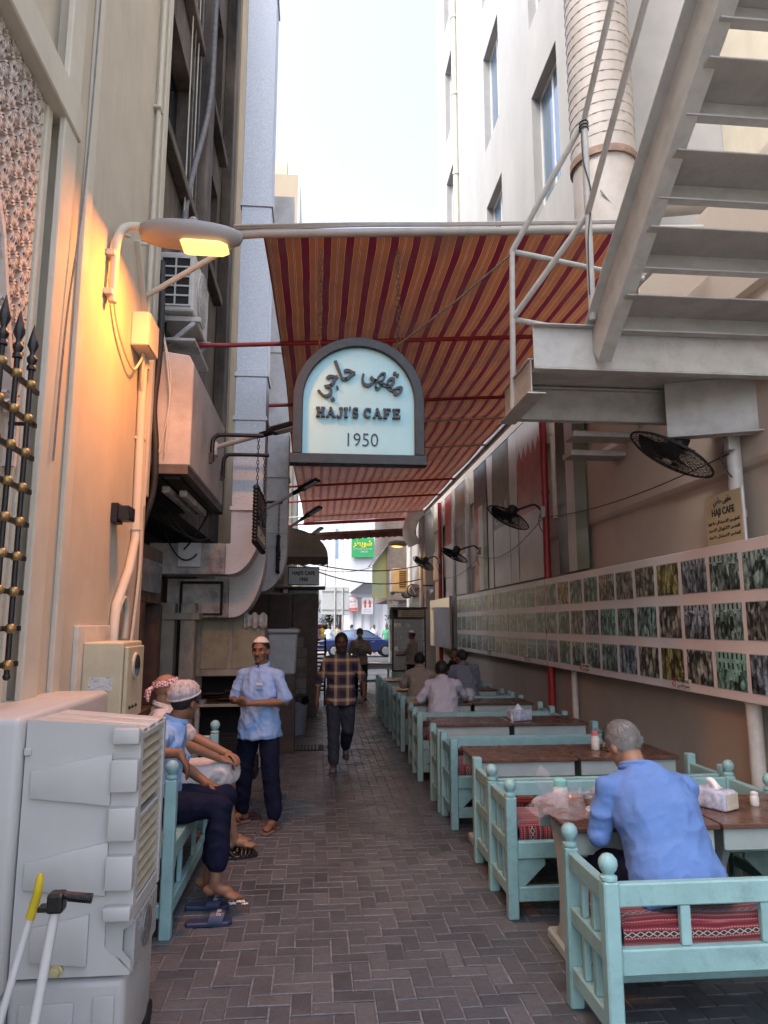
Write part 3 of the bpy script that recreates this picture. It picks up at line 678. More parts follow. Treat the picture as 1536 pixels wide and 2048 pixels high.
# black wall brackets carrying wooden boards
BOARD = M('carved_board', (.05,.042,.036), .5, var=.3, scale=10, bump=.2, bscale=50)
def hanging_board(y, label, y1):
    t = thing('hanging_board', label, 'sign', (-.63, y, 2.55), 0, 'carved boards hung along the left wall')
    w = y1-y
    MB().box(-.02,.02,0,w,0,.56).build('panel', BOARD, t, bevel=.006)
    mb = MB()
    for (a, b) in (((0,0,0),(0,w,0)),((0,0,.56),(0,w,.56)),((0,0,0),(0,0,.56)),((0,w,0),(0,w,.56))):
        a, b = Vector(a), Vector(b); n_ = int((b-a).length/.035)
        for i in range(n_): mb.ball(a.lerp(b, (i+.5)/n_), (.032,.022,.022), 6, 4)
    mb.build('rope_edge', BLACK, t, smooth=60)
    lettering(arabic('مقهى حاجي'), .26, frame((0,1,0),(0,0,1),(.024,w/2,.38)), BLACK, t, .012, width=w*.78)
    MB().box(.021,.026,.08,w-.08,.06,.17).build('brass_strip', M('brass', (.38,.24,.12), .3, metal=.8), t)
    lettering(arabic('مقهى حاجي'), .20, frame((0,-1,0),(0,0,1),(-.024,w/2,.38)), BLACK, t, .012, width=w*.78)
    for yy in (.12, w-.12):
        mb = MB()
        for i in range(13):
            c = Vector((0, yy, .59+i*.04)); a = (i % 2)*math.pi/2
            mb.tube([c+Vector((.012*math.cos(a)*math.cos(k*math.pi/4), .012*math.sin(a)*math.cos(k*math.pi/4), .024*math.sin(k*math.pi/4))) for k in range(9)], .004, 4)
        mb.build('chain', BLACK, t)
    return t
def arm_bracket(y, z, x0, x1, label):
    t = thing('sign_bracket', label, 'bracket', (x0, y, z), 0, 'black pipe brackets on the left wall')
    MB().tube(smooth_path([(.03,0,-.28),(.03,0,-.08),(.06,0,-.02),(.13,0,0),(x1-x0,0,0)]), .022, 8).build('arm', BLACK, t, smooth=50)
    MB().box(0,.03,-.03,.03,-.30,-.20).build('plate', BLACK, t)
for (y, y1, lab) in ((7.05, 8.15, 'carved black board with rope edge hung beside the near duct'), (11.1, 12.2, 'second carved black board with rope edge hung before the curved canopy')):
    hanging_board(y, lab, y1)
    for yy, s_ in ((y+.12,0),(y1-.12,1)):
        arm_bracket(yy, 3.66 if y < 9 else 3.66, -1.12 if y < 9 else -.95, -.58, 'black pipe bracket holding the %s side chain of the board %s' % (('street', 'kitchen')[s_] if y < 9 else ('kitchen', 'canopy')[s_], 'beside the near duct' if y < 9 else 'before the curved canopy'))
# LED floodlights on pale arms
LEDG = M('led_glass', (.55,.58,.62), .2, var=.05)
for i, (a, b, lab) in enumerate((((-1.12,7.55,3.62),(-.22,7.0,3.74),'black led floodlight on pale arm beside the arched cafe sign'),
        ((-.85,10.6,3.42),(-.02,10.2,3.83),'slim led floodlight tilted up below the striped awning'),
        ((-.80,13.2,3.35),(.03,12.8,3.86),'led floodlight on pale arm before the curved canopy'),
        ((-.60,16.9,3.50),(.08,16.5,3.98),'far led floodlight tilted over the curved canopy'))):
    t = thing('floodlight', lab, 'floodlight', a, 0, 'led floodlights along the left wall')
    d = Vector(b)-Vector(a); e = d*.58
    MB().box(-.01,.03,-.05,.05,-.09,.05).build('wall_plate', CREAM_L, t)
    MB().tube([(0,0,0), e], .028, 8).build('arm', PIPEW, t, smooth=50)
    MB().tube([e-d*.02, e+d*.10], .034, 8).build('socket', BLACK, t, smooth=50)
    h_ = MB().bar(e+d*.10, d, .15, .045).build('housing', BLACK, t, bevel=.008)
    nn = d.normalized(); dn = Vector((0,0,-1)); dn = (dn-nn*dn.dot(nn)).normalized()
    MB().bar(e+d*.18+dn*.026, d*.97+dn*.026, .12, .006).build('led_panel', LEDG, t)
    mb = MB()
    for k in range(9): mb.bar(e+d*(.14+k*.026)-dn*.03, e+d*(.148+k*.026)-dn*.03, .13, .02)
    mb.build('cooling_fin', BLACK, h_)

# curved fabric canopy and the small cafe signs
CANV = M('canopy_cloth', (.30,.26,.22), .85, var=.15, scale=4, bump=.2, bscale=50)
t = thing('curved_canopy', 'domed brown fabric canopy with scalloped valance over a shop door', 'canopy', (-.75, 15.0, 2.95))
mb = MB().grid(lambda u, v: (.95*math.sin(v*math.pi/2), u*1.9, .20+.62*math.cos(v*math.pi/2)), 10, 10)
for s_ in (0, 1.9):
    pts = [(0,.20)]+[(.95*math.sin(k/10*math.pi/2), .20+.62*math.cos(k/10*math.pi/2)) for k in range(11)]
    mb.prism(pts[::-1], 'y', s_-.006, s_+.006)
mb.build('hood', CANV, t, smooth=50)
mb = MB().grid(lambda u, v: (.955, u*1.9, .20-v*(.15+.03*abs(math.sin(u*math.pi*8)))), 48, 3)
mb.grid(lambda u, v: (.955*u, -.008, .20-v*(.15+.03*abs(math.sin(u*math.pi*5)))), 30, 3)
mb.build('valance', M('canopy_trim', (.09,.07,.06), .85, var=.2), t, smooth=50)
SIGNB = M('pale_blue_board', (.55,.70,.75), .45, var=.05, scale=4)
def small_sign(loc, w, h, lines, label):
    t = thing('blue_sign', label, 'sign', loc)
    MB().box(0,w,0,.06,0,h).build('panel', SIGNB, t, bevel=.004)
    MB().box(-.02,0-.001,-.01,.07,-.02,h+.02).box(w+.001,w+.02,-.01,.07,-.02,h+.02).box(0,w,-.01,.07,-.02,-.001).box(0,w,-.01,.07,h+.001,h+.02).build('rim', BLACK, t)
    for s_, size, z, wd in lines: lettering(s_, size, frame((1,0,0),(0,0,1),(w/2,-.004,z)), INK, t, .002, bold=.004, width=wd)
small_sign((-.60,14.7,2.55), .60, .34, (("HAJI'S CAFE",.10,.23,.46),('1950',.10,.10,.17)), "small pale blue HAJI'S CAFE 1950 sign under the curved canopy")
small_sign((-.60,14.9,2.10), .60, .34, ((arabic('للعائلات فقط'),.13,.20,.46),), 'pale blue Arabic sign below the small cafe sign')
t = thing('shop_eave', 'dark ledge between the two pale blue signs', 'ledge', (-.9, 14.6, 2.46)); MB().box(0,1.05,0,.6,0,.05).build('board', DARKWOOD, t, bevel=.006)
t = thing('alley_shop', 'dark low shop block behind the canopy on the left of the alley', 'building', (-2.5, 17, 0))
MB().box(-2,1.72,-2.05,4.8,0,3.9).build('wall', M('stained_old_wall', (.22,.19,.17), .9, var=.25, scale=3, bump=.3, bscale=30, dirt=(.07,.06,.05), dscale=2, damt=.7), t)
MB().box(1.722,1.76,-1.6,-.3,0,2.1).build('door', DARKWOOD, t); MB().box(1.722,1.75,.2,2.6,.8,2.0).build('window', GLASSD, t)
MB().box(1.722,1.78,-2.0,4.8,2.2,2.5).build('fascia', BROWNWOOD, t, bevel=.01)

# ================================================================== right: beige wall with mouldings
WR = 3.34
t = thing('cafe_wall', 'long beige plaster wall with a deep moulding behind the photo board', 'wall', (3.6, 10, 0))
def lr(mb): mb.v = [(a-3.6, b-10, c) for a, b, c in mb.v]; return mb
lr(MB().box(WR, 3.60, -1, 20.2, 0, 5.35)).build('plaster', WALLB, t)
lr(MB().prism([(WR,2.93),(WR-.035,2.96),(WR-.05,3.0),(WR-.05,3.72),(WR-.02,3.78),(WR,3.80)], 'y', -1, 20.19)).build('moulding', WALLB, t, bevel=.004)
lr(MB().prism([(WR,4.3),(WR-.05,4.33),(WR-.05,4.7),(WR,4.72)], 'y', -1, 20.19)).build('moulding', WALLB, t, bevel=.004)

t = thing('white_hotel', 'tall white hotel block with deep grey window reveals', 'building', (6, 13, 0))
HX = 3.62
def lh(mb): mb.v = [(a-6, b-13, c) for a, b, c in mb.v]; return mb
holes = []
for zb in (8.55, 12.55-.3, 15.4+.5, 19.6):
    holes += [(9.65, 10.95, zb, zb+2.35), (13.0, 14.3, zb, zb+2.35), (16.9+1.1, 16.9+2.1, zb, zb+2.35)]
lh(wall_with_holes(HX, HX+.34, 8.15, 20.0, 5.36, 26, holes, MB())).build('wall', HOTEL, t)
lh(MB().box(HX+.345, 12, 8.15, 20.0, 5.36, 26)).build('inner_wall', HOTELR, t)
lh(MB().box(HX, 12, 20.003, 20.4, 0, 26)).build('end_wall', HOTEL, t)
lh(MB().box(5.3, 5.6, 0, 8.14, 5.0, 26)).build('setback_wall', CREAM, t)
lh(MB().box(3.61, 5.29, 0, 8.14, 5.2, 5.34)).build('setback_roof', HOTELR, t)
FRW = M('white_window_frame', (.68,.68,.67), .4, var=.03)
for y0, y1, z0, z1 in holes:
    f_ = lh(MB().box(HX+.15,HX+.20,y0,y0+.06,z0,z1).box(HX+.15,HX+.20,y1-.06,y1,z0,z1).box(HX+.15,HX+.20,y0+.06,y1-.06,z0,z0+.06).box(HX+.15,HX+.20,y0+.06,y1-.06,z1-.06,z1).box(HX+.155,HX+.195,(y0+y1)/2-.025,(y0+y1)/2+.025,z0+.06,z1-.06)).build('window', FRW, t)
    lh(MB().box(HX+.17,HX+.18,y0+.06,(y0+y1)/2-.025,z0+.06,z1-.06)).build('pane', GLASSW, f_); lh(MB().box(HX+.17,HX+.18,(y0+y1)/2+.025,y1-.06,z0+.06,z1-.06)).build('pane', GLASSW, f_)
    lh(MB().box(HX+.003,HX+.33,y0,y0+.012,z0,z1).box(HX+.003,HX+.33,y1-.012,y1,z0,z1).box(HX+.003,HX+.33,y0+.012,y1-.012,z0,z0+.012).box(HX+.003,HX+.33,y0+.012,y1-.012,z1-.012,z1)).build('reveal', HOTELR, t)
t = thing('hotel_downpipe', 'cream rainwater pipe down the corner of the white hotel', 'pipe', (HX-.06, 17.3, 5.4))
MB().tube([(0,0,0),(0,0,20)], .075, 10).build('run', CREAM_L, t, smooth=50)
for k in range(8): MB().lathe([(.095,-.05),(.095,.05)], Matrix.Translation((0,0,1.2+k*2.4)), 10).build('collar', CREAM_L, t)

# spiral round duct on the hotel side
PINKD = M('pinkish_duct', (.36,.33,.31), .55, var=.1, scale=3, dirt=(.30,.25,.22), dscale=1.8, damt=.6)
t = thing('spiral_duct', 'fat round spiral wound duct dropping beside the stairs', 'duct', (3.32, 7.45, 5.3))
MB().lathe([(.37,1.85),(.37,9)], n=28).build('shaft', PINKD, t, smooth=50)
mb = MB()
for k in range(44): mb.tube([(.371*math.cos(a), .371*math.sin(a), 1.95+k*.13+.13*i/20) for i, a in enumerate([2*math.pi*q/20 for q in range(21)])], .007, 4)
mb.build('seam', PINKD, t, fix=False)
MB().lathe([(.39,1.78),(.39,1.87)], n=28).build('flange', M('rust_band', (.20,.13,.10), .7, var=.3), t, smooth=40)
MB().lathe([(.30,.42),(.36,.55),(.365,.9),(.36,1.78)], n=24).build('boot', PINKD, t, smooth=50)
mb = MB(); mb.tube(smooth_path([(.05,-.02,.62),(.35,-.08,.55),(.9,-.15,.55),(2.0,-.2,.56)]), .24, 18); mb.build('elbow', PINKD, t, smooth=50)
mb = MB(); mb.tube([(.3,.05,1.45),(2.0,-.2,1.55)], .22, 18); mb.build('branch', PINKD, t, smooth=50)
MB().tube([(.33,-.36,.6),(-.2,-.34,1.3)], .012, 6).build('stay', STEELW, t)

# steel fire stair
t = thing('steel_stair', 'grey white steel fire stair with landing seen from below', 'staircase', (1.892, 4.644, 3.341)); t.scale = (.86, .86, .86)
def ls(mb): mb.v = [(a-2.2, b-5.4, c-3.6) for a, b, c in mb.v]; return mb
XL, XR = 1.73, 4.3
def channel_x(mb, x0, x1, y, z0, z1, d=.09, th=.012):     # web faces the camera, flanges behind
    mb.box(x0, x1, y, y+th, z0+th+.001, z1-th-.001); mb.box(x0, x1, y-.002, y+d, z0, z0+th); mb.box(x0, x1, y-.06, y+d, z1-th, z1); return mb
ls(channel_x(MB(), XL, XR, 5.40, 3.81, 4.18)).build('landing_beam', STEELW, t, bevel=.003)
ls(MB().box(XL, XL+.012, 5.50, 6.32, 3.62, 3.92).box(XL-.06, XL+.10, 5.42, 6.34, 3.605, 3.618).box(XL-.02, XL+.10, 5.50, 6.32, 3.922, 3.934)).build('side_channel', STEELW, t, bevel=.003)
ls(MB().box(XL+.11, XR, 5.50, 6.30, 3.935, 3.95)).build('landing_plate', STEELW, t)
ls(channel_x(MB(), XL+.11, XR, 6.20, 3.62, 3.92)).build('landing_beam', STEELW, t, bevel=.003)
ls(MB().bar((3.14,6.0,3.675),(4.3,5.5,3.675),.014,.51).bar((3.14,6.0,3.413),(4.3,5.5,3.413),.14,.014)).build('joist', STEELW, t, bevel=.003)
# stringer: from the landing beam up towards the street
a, b = Vector((2.24, 5.40, 3.98)), Vector((2.24, 2.2, 6.28)); dr = (b-a).normalized(); up = Vector((0,-dr.z,-dr.y)) if False else Vector((1,0,0)).cross(dr)
if up.z < 0: up = -up
ls(MB().bar(a, b, .014, .30, up)).build('stringer_web', STEELW, t, bevel=.003)
ls(MB().bar(a+Vector((.045,0,0))-up*.157, b+Vector((.045,0,0))-up*.157, .115, .014, up)).build('stringer_flange', STEELW, t, bevel=.003)
ls(MB().bar(a+Vector((-.03,0,0))+up*.157, b+Vector((-.03,0,0))+up*.157, .10, .014, up)).build('stringer_flange', STEELW, t, bevel=.003)
stp = [(5.14,4.03),(4.72,4.33),(4.31,4.62),(3.89,4.92),(3.47,5.21),(3.05,5.51),(2.63,5.80)]
for y, z in stp:
    tr_ = ls(MB().box(2.262, XR, y-.36, y, z+.14, z+.152)).build('tread', STEELW, t, bevel=.003)
    ls(MB().box(2.262, XR, y, y+.012, z, z+.165)).build('riser', STEELW, tr_)
    ls(MB().box(2.262, XR, y-.075, y-.001, z-.012, z)).build('nosing', STEELW, tr_)
ls(MB().bar((4.25,5.4,3.95),(4.25,2.2,6.28),.014,.30,up)).build('stringer_web', STEELW, t)
# hand rails
RT = .026
A0, A1 = (2.20,5.30,4.2), (2.21,5.30,6.01); Bb, Bt = (1.72,6.02,3.62), (1.72,5.90,5.11)
ls(MB().tube([A0, A1], .030, 10)).build('post', STEELW, t, smooth=50); ls(MB().tube([Bb, Bt], RT, 10)).build('post', STEELW, t, smooth=50)
ls(MB().tube([A1, Bt], RT, 10)).build('hand_rail', STEELW, t, smooth=50)
ls(MB().tube([(2.20,5.30,5.13), (1.72,5.96,4.48)], RT, 10)).build('mid_rail', STEELW, t, smooth=50)
ls(MB().tube([A1, (2.16,2.3,8.25)], RT, 10)).build('hand_rail', STEELW, t, smooth=50)
ls(MB().tube([(2.20,5.30,5.13), (2.16,2.3,7.25)], RT, 10)).build('mid_rail', STEELW, t, smooth=50)
ls(MB().tube([Bt, (3.1,6.2,5.06)], RT, 10)).build('hand_rail', STEELW, t, smooth=50)
ls(MB().tube([(1.72,5.955,4.48), (3.1,6.25,4.42)], RT, 10)).build('mid_rail', STEELW, t, smooth=50)
mb = MB()
for z in (5.98,5.95,5.92): mb.tube([(2.205+.036*math.cos(q*.6), 5.30+.036*math.sin(q*.6), z+.006*math.sin(q)) for q in range(12)], .007, 5)
mb.tube(smooth_path([(2.17,5.27,5.9),(2.17,5.26,5.6),(2.23,5.27,5.3),(2.18,5.26,4.9),(2.17,5.26,4.4)]), .006, 5)
ls(mb).build('tied_wire', CABLE, t)
# lower flight seen edge on beyond the landing
t2 = thing('lower_stair', 'lower flight of the steel stair going down behind the landing', 'staircase', (2.50, 6.75, 3.30))
for k in range(4):
    MB().box(.0+.06*k, .95, .0+.25*k-.3, .27+.25*k-.3, .66-.14*k, .72-.14*k).build('tread', STEELW, t2, bevel=.004)
MB().bar((.98,-.4,.75),(.98,.9,.12),.03,.2).build('stringer', STEELW, t2)

# wall pipes and red posts
for (x, y, r_, z0, z1, mat, lab) in ((3.235,5.16,.055,0,3.6,PIPEW,'white steel post beside the Haji Cafe opening hours notice'), (3.20,9.70,.052,0,5.0,REDP,'red steel post carrying a fan before the flag banners'),
     (3.20,18.5,.052,0,4.95,REDP,'far red post beside the white board'), (3.25,8.95,.040,0,1.7,PIPEW,'thin cream pipe below the photo board'), (3.25,15.2,.055,2.35,4.95,PIPEW,'grey downpipe between the faded flag banners'),
     (3.25,16.8,.055,0,4.95,PIPEW,'grey downpipe beside the end of the photo board'), (3.28,9.5,.045,3.2,4.9,CREAM_L,'cream elbow pipe behind the red post')):
    t = thing('steel_post' if z0 == 0 else 'wall_pipe', lab, 'post' if z0 == 0 else 'pipe', (x, y, z0))
    MB().tube([(0,0,0),(0,0,z1-z0)], r_, 14).build('shaft', mat, t, smooth=50)
    for z in ((z1-z0)*.33, (z1-z0)*.72): MB().lathe([(r_+.008,-.03),(r_+.008,.03)], Matrix.Translation((0,0,z)), 14).build('collar', mat, t, smooth=50)

# flag banners hung on the wall
def flat(name, c, rough=.38): return M(name, c, rough, var=.07, scale=1.5, bump=.05, bscale=4)
CW, CR, CG, CK, CMR, CT = flat('flag_white',(.46,.44,.44)), flat('flag_red',(.30,.035,.035)), flat('flag_green',(.075,.12,.075)), flat('flag_black',(.03,.028,.03)), flat('flag_maroon',(.10,.03,.035)), flat('flag_tan',(.20,.155,.125))
CP, CS = flat('flag_red_glare',(.42,.33,.33)), flat('flag_grey_green',(.085,.085,.06))
def banner(label, y0, y1, mats, cells_, texts=()):
    """cells_: (material index, polygon in (u across 0..1, z))"""
    t = thing('flag_banner', label, 'banner', (3.27, y0*1.05, 2.42), 0, 'flag banners on the cafe wall')
    mb = MB(); w = (y1-y0)*1.05
    for mi, poly in cells_:
        mb.cur = mi; mb.prism([(q[0]*w, q[1]) for q in poly], 'x', -.004, .004)
    mb.build('cloth', mats, t)
    MB().tube([(0,-.03,2.56),(0,w+.03,2.56)], .012, 6).build('top_bar', STEELW, t)
    for tx, size, u, z, mat, wd in texts: lettering(tx, size, frame((0,1,0),(0,0,1),(-.007,u*w,z)) if False else frame((0,-1,0),(0,0,1),(-.007,u*w,z)), mat, t, .002, width=wd)
def rc(a, b, z0=0, z1=2.55): return [(a,z0),(b,z0),(b,z1),(a,z1)]
banner('vertical green white and black striped banner nearest the fan wire', 7.92, 8.93, [CG, CW, CK], [(0, rc(0,.38)), (1, rc(.38,.66)), (2, rc(.66,1))])
n_ = 5; zz = 1.95
teeth = [(0,0),(1,0),(1,zz)]+[q for k in range(n_) for q in ((1-(k+.5)/n_, zz+.22),(1-(k+1)/n_, zz))]
top = [(0,2.55),(0,zz)]+[q for k in range(n_) for q in (((k+.5)/n_, zz+.22),((k+1)/n_, zz))]+[(1,2.55)]
banner('red banner with white saw teeth beside the red post', 9.55, 10.75, [CR, CW, CP], [(0, [(a, max(b, 1.05)) for a, b in teeth]), (1, top[::-1]), (2, rc(0,1,0,1.05))])  # pale pink lower part: glare on the glossy red banner, put into its colour
banner('plain pale grey banner behind the fan', 10.80, 11.25, [CW], [(0, rc(0,1))])
banner('dark green banner with white script and a pale lower half', 11.28, 12.35, [CS, CW], [(0, rc(0,1,1.05)), (1, rc(0,1,0,1.05))], ((arabic('الخليج'), .32, .5, 1.35, CW, .8),))
banner('narrow pale banner between green and red ones', 12.42, 12.75, [CW], [(0, rc(0,1))])
banner('red white and green banner with a black wedge', 12.85, 13.9, [CG, CW, CR, CK], [(0, rc(0,.33,0,1.7)), (1, rc(.33,.66,0,1.7)), (2, rc(.66,1,0,1.7)), (3, [(0,1.7),(1,1.7),(1,2.55),(0,2.55)])])
banner('tan banner turning maroon below a fine saw edge', 14.75, 15.9, [CT, CMR, CW], [(0, rc(0,1,1.6)), (1, rc(0,1,.9,1.6)), (2, rc(0,1,0,.9))])
banner('red and white banner beside the far red post', 16.25, 17.2, [CR, CW], [(0, rc(0,1,1.3)), (1, rc(0,1,0,1.3))])
banner('pale strip banner past the far red post', 17.6, 18.2, [CW], [(0, rc(0,1))])

# photo board
BRD = M('photo_board_pink', (.70,.635,.625), .42, var=.04, scale=2)
t = thing('photo_board', 'long pinkish white board of old photographs along the cafe wall', 'display board', (3.15, 4.2, 1.18))
MB().box(0,.03,-1.2,11.85,0,1.19).build('panel', BRD, t, bevel=.004)
def photo_mat(name, tints, seed):
    m, n, l, p = _nt(name)
    tc = n.new('ShaderNodeTexCoord'); oi = n.new('ShaderNodeObjectInfo')
    off = n.new('ShaderNodeVectorMath'); off.operation = 'MULTIPLY_ADD'
    cmb = n.new('ShaderNodeCombineXYZ')
    for i in range(3): l.new(oi.outputs['Random'], cmb.inputs[i])
    l.new(cmb.outputs[0], off.inputs[0]); off.inputs[1].default_value = (37+seed, 91, 53); l.new(tc.outputs['Object'], off.inputs[2])
    co = off.outputs[0]
    mp = n.new('ShaderNodeMapping'); mp.inputs['Scale'].default_value = (1, 1, .5); l.new(co, mp.inputs[0])
    sz = n.new('ShaderNodeSeparateXYZ'); l.new(tc.outputs['Object'], sz.inputs[0])
    def people_(scale):
        vo = n.new('ShaderNodeTexVoronoi'); vo.inputs['Scale'].default_value = scale; l.new(mp.outputs[0], vo.inputs['Vector'])
        sv = n.new('ShaderNodeSeparateXYZ'); l.new(vo.outputs['Color'], sv.inputs[0]); return sv.outputs[0], vo.outputs['Distance']
    c1, d1 = people_(21); c2, d2 = people_(44)
    f1 = noise_tex(n, l, co, 11, 5, .6); f2 = noise_tex(n, l, co, 60, 4, .7)
    crowd_ = math_(n, l, 'ADD', math_(n, l, 'MULTIPLY', c1, .5), math_(n, l, 'MULTIPLY', c2, .32))
    crowd_ = math_(n, l, 'SUBTRACT', math_(n, l, 'ADD', crowd_, math_(n, l, 'MULTIPLY', f2, .3)), math_(n, l, 'MULTIPLY', d1, .45))
    crowd_ = math_(n, l, 'ADD', math_(n, l, 'MULTIPLY', crowd_, .72), math_(n, l, 'MULTIPLY', noise_tex(n, l, co, 6, 2), .42))
    # house fronts with window rows behind the crowd
    wy = math_(n, l, 'FRACT', math_(n, l, 'MULTIPLY', math_(n, l, 'ADD', sz.outputs[1], math_(n, l, 'MULTIPLY', oi.outputs['Random'], 3.1)), 17)); wz = math_(n, l, 'FRACT', math_(n, l, 'MULTIPLY', sz.outputs[2], 13))
    win = math_(n, l, 'MULTIPLY', math_(n, l, 'LESS_THAN', math_(n, l, 'ABSOLUTE', math_(n, l, 'SUBTRACT', wy, .5)), .2), math_(n, l, 'LESS_THAN', math_(n, l, 'ABSOLUTE', math_(n, l, 'SUBTRACT', wz, .5)), .3))
    house = math_(n, l, 'SUBTRACT', math_(n, l, 'ADD', .38, math_(n, l, 'MULTIPLY', f1, .55)), math_(n, l, 'MULTIPLY', win, .35))
    lim = math_(n, l, 'ADD', math_(n, l, 'ADD', .0, math_(n, l, 'MULTIPLY', math_(n, l, 'FRACT', math_(n, l, 'MULTIPLY', oi.outputs['Random'], 7.31)), .24)), math_(n, l, 'MULTIPLY', math_(n, l, 'SUBTRACT', c1, .5), .10))
    up_ = math_(n, l, 'GREATER_THAN', sz.outputs[2], lim)
    mx = n.new('ShaderNodeMix'); mx.data_type = 'FLOAT'; l.new(up_, mx.inputs[0]); l.new(crowd_, mx.inputs[2]); l.new(house, mx.inputs[3])
    bw = ramp(n, l, mx.outputs[0], [(.18, g(.010)), (.34, g(.055)), (.50, g(.19)), (.74, g(.60))])
    ti = ramp(n, l, oi.outputs['Random'], tints, 'CONSTANT')
    c = mixcol(n, l, 1.0, bw, ti, 'MULTIPLY')
    l.new(c, p.inputs['Base Color']); p.inputs['Roughness'].default_value = .32; p.inputs['Specular IOR Level'].default_value = .22
    return m
PHO = photo_mat('old_photo', [(0,(.48,.95,.82)),(.3,(.62,.95,.90)),(.5,(.80,.90,.82)),(.62,(.42,.84,.80)),(.85,(.62,.80,.98))], 0)
PHOY = photo_mat('old_photo_yellow', [(0,(1.0,.85,.25)),(.5,(.9,.8,.3))], 5)
PHOG = photo_mat('old_photo_sepia', [(0,(.85,.78,.62)),(.5,(.7,.66,.55))], 9)
MARG = M('photo_margin', (.42,.46,.45), .25, var=.1, scale=9)
ypos = []; y = 4.62
w_, gp = .395, .055
while y < 15.9:
    ypos.append(y); y += w_+gp; w_ = min(.42, w_+.0015); gp = min(.075, gp+.0012)
ph = [MB().box(-.0052,-.0025,-.197,.197,-.137,.137).mesh('photo') for _ in range(3)]
for q, mm in zip(ph, (PHO, PHOY, PHOG)): q.materials.append(mm)
mg = MB().box(-.0024,-.0004,-.203,.203,-.143,.143).mesh('photo_mount'); mg.materials.append(MARG)
rp = random.Random(11)
for ri, z in enumerate((2.145, 1.77, 1.395)):
    for i, y in enumerate(ypos):
        k = 1 if (ri, i) in ((0,3),(2,3),(0,9)) else 2 if rp.random() < .16 else 0
        a = obj('photo_mount', mg, None, t, (0, y+.2-4.2, z-1.18+rp.gauss(0,.003))); a.rotation_euler = (rp.gauss(0,.006), 0, rp.gauss(0,.004))
        obj('photo', ph[k], None, a)
for y in (6.05, 8.3, 10.6, 13.0):
    s_ = thing('no_smoking_sticker', 'white NO SMOKING sticker along the lower edge of the photo board', 'sticker', (3.148, y, 1.20), 0, 'no smoking stickers on the photo board')
    MB().box(-.003,-.0005,-.18,.18,0,.085).build('label_card', WHITEP, s_)
    lettering('NO SMOKING', .040, frame((0,-1,0),(0,0,1),(-.004,-.04,.06)), INK, s_, .0006, width=.2)
    lettering(arabic('ممنوع التدخين'), .042, frame((0,-1,0),(0,0,1),(-.004,-.04,.025)), INK, s_, .0006, width=.2)
    mb = MB(); mb.tube([(-.004, .12+.03*math.cos(a), .043+.03*math.sin(a)) for a in [k*math.pi/10 for k in range(21)]], .004, 5); mb.bar((-.004,.10,.063),(-.004,.14,.023),.003,.006,(1,0,0))
    mb.build('ban_ring', M('sign_red', (.35,.03,.03), .5), s_)

# opening hours notice
t = thing('hours_notice', 'cream HAJI CAFE opening hours notice on the white post', 'sign', (3.17, 5.22, 2.37))
MB().box(-.012,0,-.23,.27,0,.40).build('panel', M('notice_cream', (.50,.44,.28), .5, var=.06, scale=4), t, bevel=.003)
MB().box(-.015,.0005,-.25,-.232,-.005,.41).build('edge_strip', WHITEP, t)
F_ = lambda y, z: frame((0,-1,0),(0,0,1),(-.014,y,z))
lettering(arabic('مقهى حاجي'), .066, F_(.02,.345), INK, t, .001, bold=.001, width=.25)
lettering('HAJI CAFE', .078, F_(.02,.255), INK, t, .001, bold=.0015, width=.31)
for k, s_ in enumerate(('الفطور من ٤:٣٠ صباحا الى ١١:٠٠ ظهرا','الغداء من ١٢:٣٠ ظهرا الى ٤:٣٠ مساء','العشاء من ٤:٣٠ مساء الى ٩:٠٠ مساء')):
    lettering(arabic(s_), .036, F_(.02,.175-.055*k), INK, t, .001, bold=.0004, width=.43)

# glossy white board further along
t = thing('white_board', 'glossy white board on the wall past the photo board', 'board', (3.08, 16.5, 1.18))
MB().box(-.02,.02,0,2.9,0,1.2).build('panel', M('glossy_white', (.55,.58,.62), .12, var=.04, scale=1), t, bevel=.005)
MB().box(-.026,.026,-.03,-.001,-.02,1.22).build('frame_post', STEELW, t)

